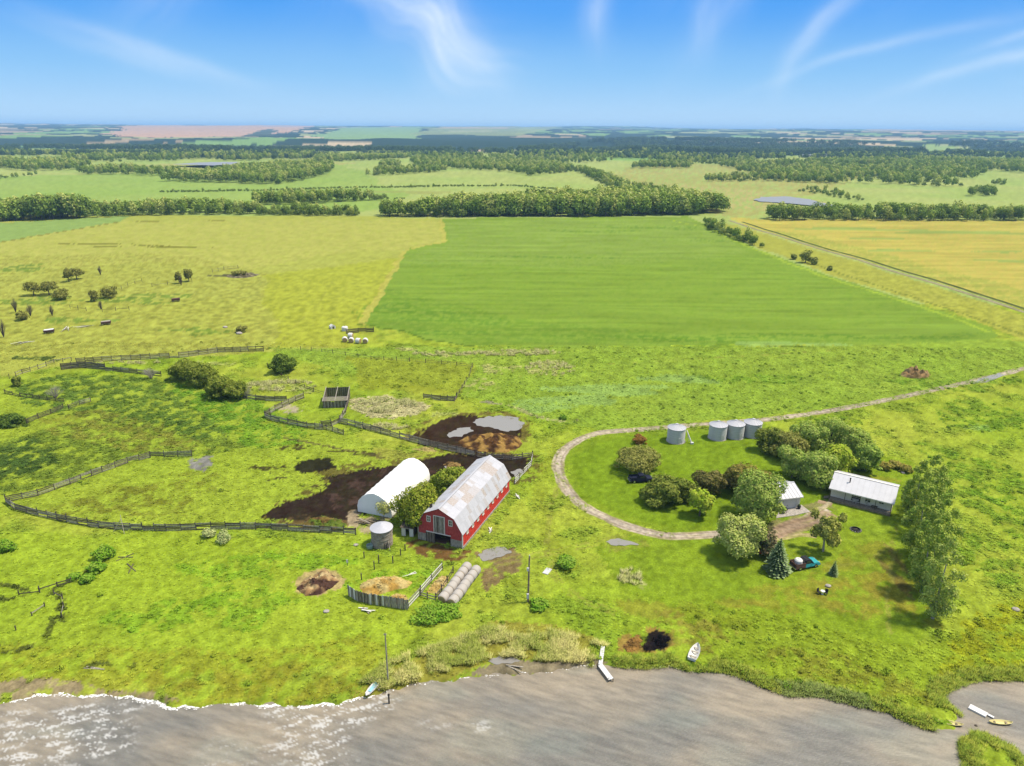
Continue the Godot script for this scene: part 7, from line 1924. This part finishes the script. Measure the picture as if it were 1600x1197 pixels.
	var lp := thing("light_pole", "slim pale pole rising from the reeds", "pole", on(Vector2(-16.36, -76.46)))
	mesh_node("pole", tube([Vector3(0, -0.4, 0), Vector3(0, 4.0, 0), Vector3(0, 7.9, 0)], [0.11, 0.1, 0.07], 8), M.grey_wood_pale, lp)
	box("crossarm", lp, Vector3(0.4, 0.1, 0.1), Vector3(0, 7.7, 0), M.grey_wood_pale)
	var wp := thing("mooring_post", "dark short post standing in the water below the pale pole", "post", Vector3(Vector2(-15.67, -72.98).x, LAKE_Y, Vector2(-15.67, -72.98).y))
	mesh_node("shaft", tube([Vector3(0, -0.9, 0), Vector3(0, 1.5, 0)], [0.13, 0.11], 8), M.post, wp)
	mesh_node("collar", lathe([Vector2(0.13, 1.3), Vector2(0.16, 1.32), Vector2(0.16, 1.42), Vector2(0.0, 1.46)], 8), M.rubber, wp)
	# oddments round the house
	var br := thing("rain_barrel", "small orange-red barrel beside the purple-topped shrub", "barrel", on(Vector2(44.06, -108.01)))
	mesh_node("shell", lathe([Vector2(0.0, 0), Vector2(0.32, 0), Vector2(0.38, 0.3), Vector2(0.38, 0.7), Vector2(0.32, 0.98), Vector2(0.0, 0.98)], 18), M.orange, br)
	mesh_node("lid", lathe([Vector2(0.0, 0.98), Vector2(0.24, 0.99), Vector2(0.2, 1.06), Vector2(0, 1.07)], 16), M.white, br)
	var sb := thing("white_board", "white board leaning at the foot of the big willow", "board", on(Vector2(47.53, -118.22)), -0.35)
	box("panel", sb, Vector3(1.3, 1.1, 0.05), Vector3(0, 0.62, 0), M.white, Vector3(-0.35, 0, 0))
	for s in [-1, 1]: bar("leg", sb, Vector3(s * 0.5, 0, -0.7), Vector3(s * 0.5, 1.0, -0.22), 0.06, 0.06, M.grey_wood)
	var fp := thing("fire_pit", "round dark fire pit on the lawn before the house", "fire pit", on(Vector2(64.33, -115.92)))
	mesh_node("ring", lathe([Vector2(0.8, 0), Vector2(0.82, 0.28), Vector2(0.7, 0.3), Vector2(0.66, 0.05), Vector2(0, 0.06)], 22), M.black_metal, fp)
	for i in 12: mesh_node("stone", boulder_mesh(i), M.stone, fp, Vector3(cos(i * 0.524) * 0.92, 0.08, sin(i * 0.524) * 0.92)).scale = Vector3.ONE * 0.17
	for i in 3: bar("log", fp, Vector3(-0.35, 0.12 + 0.04 * i, -0.2 + i * 0.2), Vector3(0.35, 0.15, 0.25 - i * 0.25), 0.1, 0.1, M.post)
	for a in [[Vector2(49.5, -96.35), 0.5, "dark garden chair left of the small lawn table"], [Vector2(50.57, -96.19), -0.7, "dark garden chair right of the small lawn table"]]:
		var ch := thing("garden_chair", a[2], "chair", on(a[0]), a[1])
		box("seat", ch, Vector3(0.5, 0.05, 0.5), Vector3(0, 0.4, 0), M.black_metal)
		box("backrest", ch, Vector3(0.5, 0.55, 0.05), Vector3(0, 0.68, -0.24), M.black_metal, Vector3(-0.15, 0, 0))
		for i in 4: box("leg", ch, Vector3(0.05, 0.4, 0.05), Vector3(0.2 if i % 2 else -0.2, 0.2, 0.2 if i < 2 else -0.2), M.black_metal)
	var lt := thing("lawn_table", "small white table between two dark lawn chairs", "table", on(Vector2(50.12, -96.35)))
	mesh_node("top", lathe([Vector2(0, 0.55), Vector2(0.35, 0.55), Vector2(0.35, 0.6), Vector2(0, 0.6)], 16), M.white, lt)
	mesh_node("stem", lathe([Vector2(0.2, 0), Vector2(0.05, 0.08), Vector2(0.05, 0.55)], 10), M.white, lt)
	for a in [[Vector2(51.9, -98.41), 0.42, "pale boulder on the lawn below the young spruce"], [Vector2(-28.26, -90.99), 0.42, "pale flat stone on the grass below the manure heap"], [Vector2(78.71, -92.63), 0.5, "pale stone in the tall grass at the right edge"], [Vector2(85.38, -139.6), 0.4, "pale stone by the low hedge"], [Vector2(-27.63, -109.56), 0.4, "white stone left of the pale green stock tank"], [Vector2(-106.48, -255.03), 0.8, "grey boulder near the pasture hollow"], [Vector2(-98.16, -246.49), 1.0, "pale boulder on the pasture hollow's edge"]]:
		var rk := mesh_node("field_stone", boulder_mesh(int(absf(a[0].x * 7.0))), M.concrete, self, on(a[0], a[1] * 0.25))
		rk.scale = Vector3(1.2, 0.7, 1.0) * a[1]
		tag(rk, a[2], "stone")
	var ms := thing("metal_sheet", "loose bluish metal sheet lying on the grass past the pole", "metal sheet", on(Vector2(6.14, -101.97), 0.05), deg_to_rad(62.0))
	for i in 3: box("panel", ms, Vector3(1.7, 0.03, 0.34), Vector3(0, 0.06 + 0.015 * (i % 2), -0.34 + i * 0.34), M.roof_metal, Vector3(0.05 * (i - 1), 0, 0.02))
	planks("scattered whitish planks in front of the curved board fence", Vector2(-22.37, -91.52), 6, 2.0, [M.grey_wood_pale, M.white_paint], 0.7)
	planks("heap of charred beams and boards at the white shelter's mouth", Vector2(-26.65, -116.99), 14, 3.2, [M.post, M.grey_wood_pale, M.grey_wood_dark, M.tan_board], 1.6)
	planks("pale broken boards along the barn's right wall", Vector2(-3.72, -114.8), 5, 1.4, [M.white_paint, M.grey_wood_pale], 0.5)
	planks("white tarp-covered boards near the barn's rear corner", Vector2(1.32, -127.52), 5, 1.4, [M.white, M.white_paint], 0.5)
	planks("dark driftwood beams in the lower left field", Vector2(-66.47, -105.26), 2, 3.4, [M.grey_wood_dark], 0.3, "timber")
	planks("long dark timber below the driftwood beams", Vector2(-63.86, -102.06), 2, 3.6, [M.post, M.grey_wood_dark], 0.2, "timber")
	planks("grey driftwood on the bank above the left beach", Vector2(-57.16, -78.46), 2, 3.0, [M.grey_wood_pale], 0.3, "driftwood")
	planks("pale driftwood stranded by the reeds' right end", Vector2(0.27, -79.27), 3, 2.2, [M.grey_wood_pale, M.tan_board], 0.8, "driftwood")
	planks("grey driftwood at the foot of the pale pole", Vector2(-16.84, -75.98), 3, 1.8, [M.grey_wood, M.tan_board], 0.5, "driftwood")
	planks("grey boards strewn below the barn bin", Vector2(-16.84, -100.79), 2, 2.4, [M.white_paint], 0.3)
	planks("weathered boards on the trail above the slough", Vector2(-6.05, -180.24), 5, 2.6, [M.grey_wood_pale, M.tan_board], 1.4)
	# junk in the upper left pasture
	for a in [[Vector2(-167.44, -233.4), "collapsed grey lumber leftmost in the pasture"], [Vector2(-163.4, -251.73), "pale lumber heap in the pasture junk row"], [Vector2(-159.37, -254.52), "grey lumber tangle in the middle of the pasture"]]:
		planks(a[1], a[0], 9, 4.2, [M.grey_wood_pale, M.grey_wood_dark, M.white_paint], 2.2, "lumber")
	for a in [[Vector2(-166.47, -246.43), "white-topped derelict wagon box in the pasture", M.white], [Vector2(-152.44, -258.38), "grey derelict wagon box right of the lumber", M.grey_wood_pale], [Vector2(-143.35, -296.58), "brown derelict wagon box alone on the pasture rise", M.brown]]:
		var wg := thing("wagon_box", a[1], "wagon", on(a[0]), 0.4)
		box("bed", wg, Vector3(3.2, 0.2, 1.7), Vector3(0, 0.6, 0), M.grey_wood_dark)
		for s in [-1, 1]:
			box("side_board", wg, Vector3(3.2, 0.6, 0.08), Vector3(0, 1.0, s * 0.85), M.brown)
			box("end_board", wg, Vector3(0.08, 0.6, 1.6), Vector3(s * 1.6, 1.0, 0), M.brown)
			add_wheel(wg, Vector3(1.1, 0.36, s * 0.95), 0.36)
			add_wheel(wg, Vector3(-1.1, 0.36, s * 0.95), 0.36)
		box("cover", wg, Vector3(3.1, 0.08, 1.6), Vector3(0, 1.32, 0), a[2], Vector3(0.04, 0, 0.06))
	# poles leaning across the near corral fence
	var tp := thing("leaning_poles", "pale crossed poles leaning on the near corral fence", "poles", on(Vector2(-71.4, -113.92)))
	bar("pole", tp, Vector3(-1.5, 0, 0.5), Vector3(-0.1, 2.2, -0.2), 0.09, 0.09, M.grey_wood_pale)
	bar("pole", tp, Vector3(0.9, 0, 1.2), Vector3(-0.1, 3.1, -0.3), 0.09, 0.09, M.grey_wood_pale)
	# steel trough and machinery by the old bin
	var tr := thing("stock_trough", "pale green stock tank against the old bin", "trough", on(Vector2(-24.97, -108.77)), 0.4)
	mesh_node("shell", lathe([Vector2(0, 0.04), Vector2(0.55, 0.0), Vector2(0.62, 0.62), Vector2(0.56, 0.62), Vector2(0.5, 0.3), Vector2(0, 0.3)], 18), mat(Color(0.2, 0.27, 0.25), 0.6), tr)
	box("pipe", tr, Vector3(0.06, 0.9, 0.06), Vector3(0.3, 0.45, -0.45), M.galvanised)
	var sn := thing("sign_post", "short white post among the lone posts", "post", on(Vector2(-27.72, -103.24)), 0.2)
	box("shaft", sn, Vector3(0.1, 1.2, 0.1), Vector3(0, 0.55, 0), M.post)
	box("board", sn, Vector3(0.3, 0.6, 0.05), Vector3(0, 0.95, 0.07), M.white)
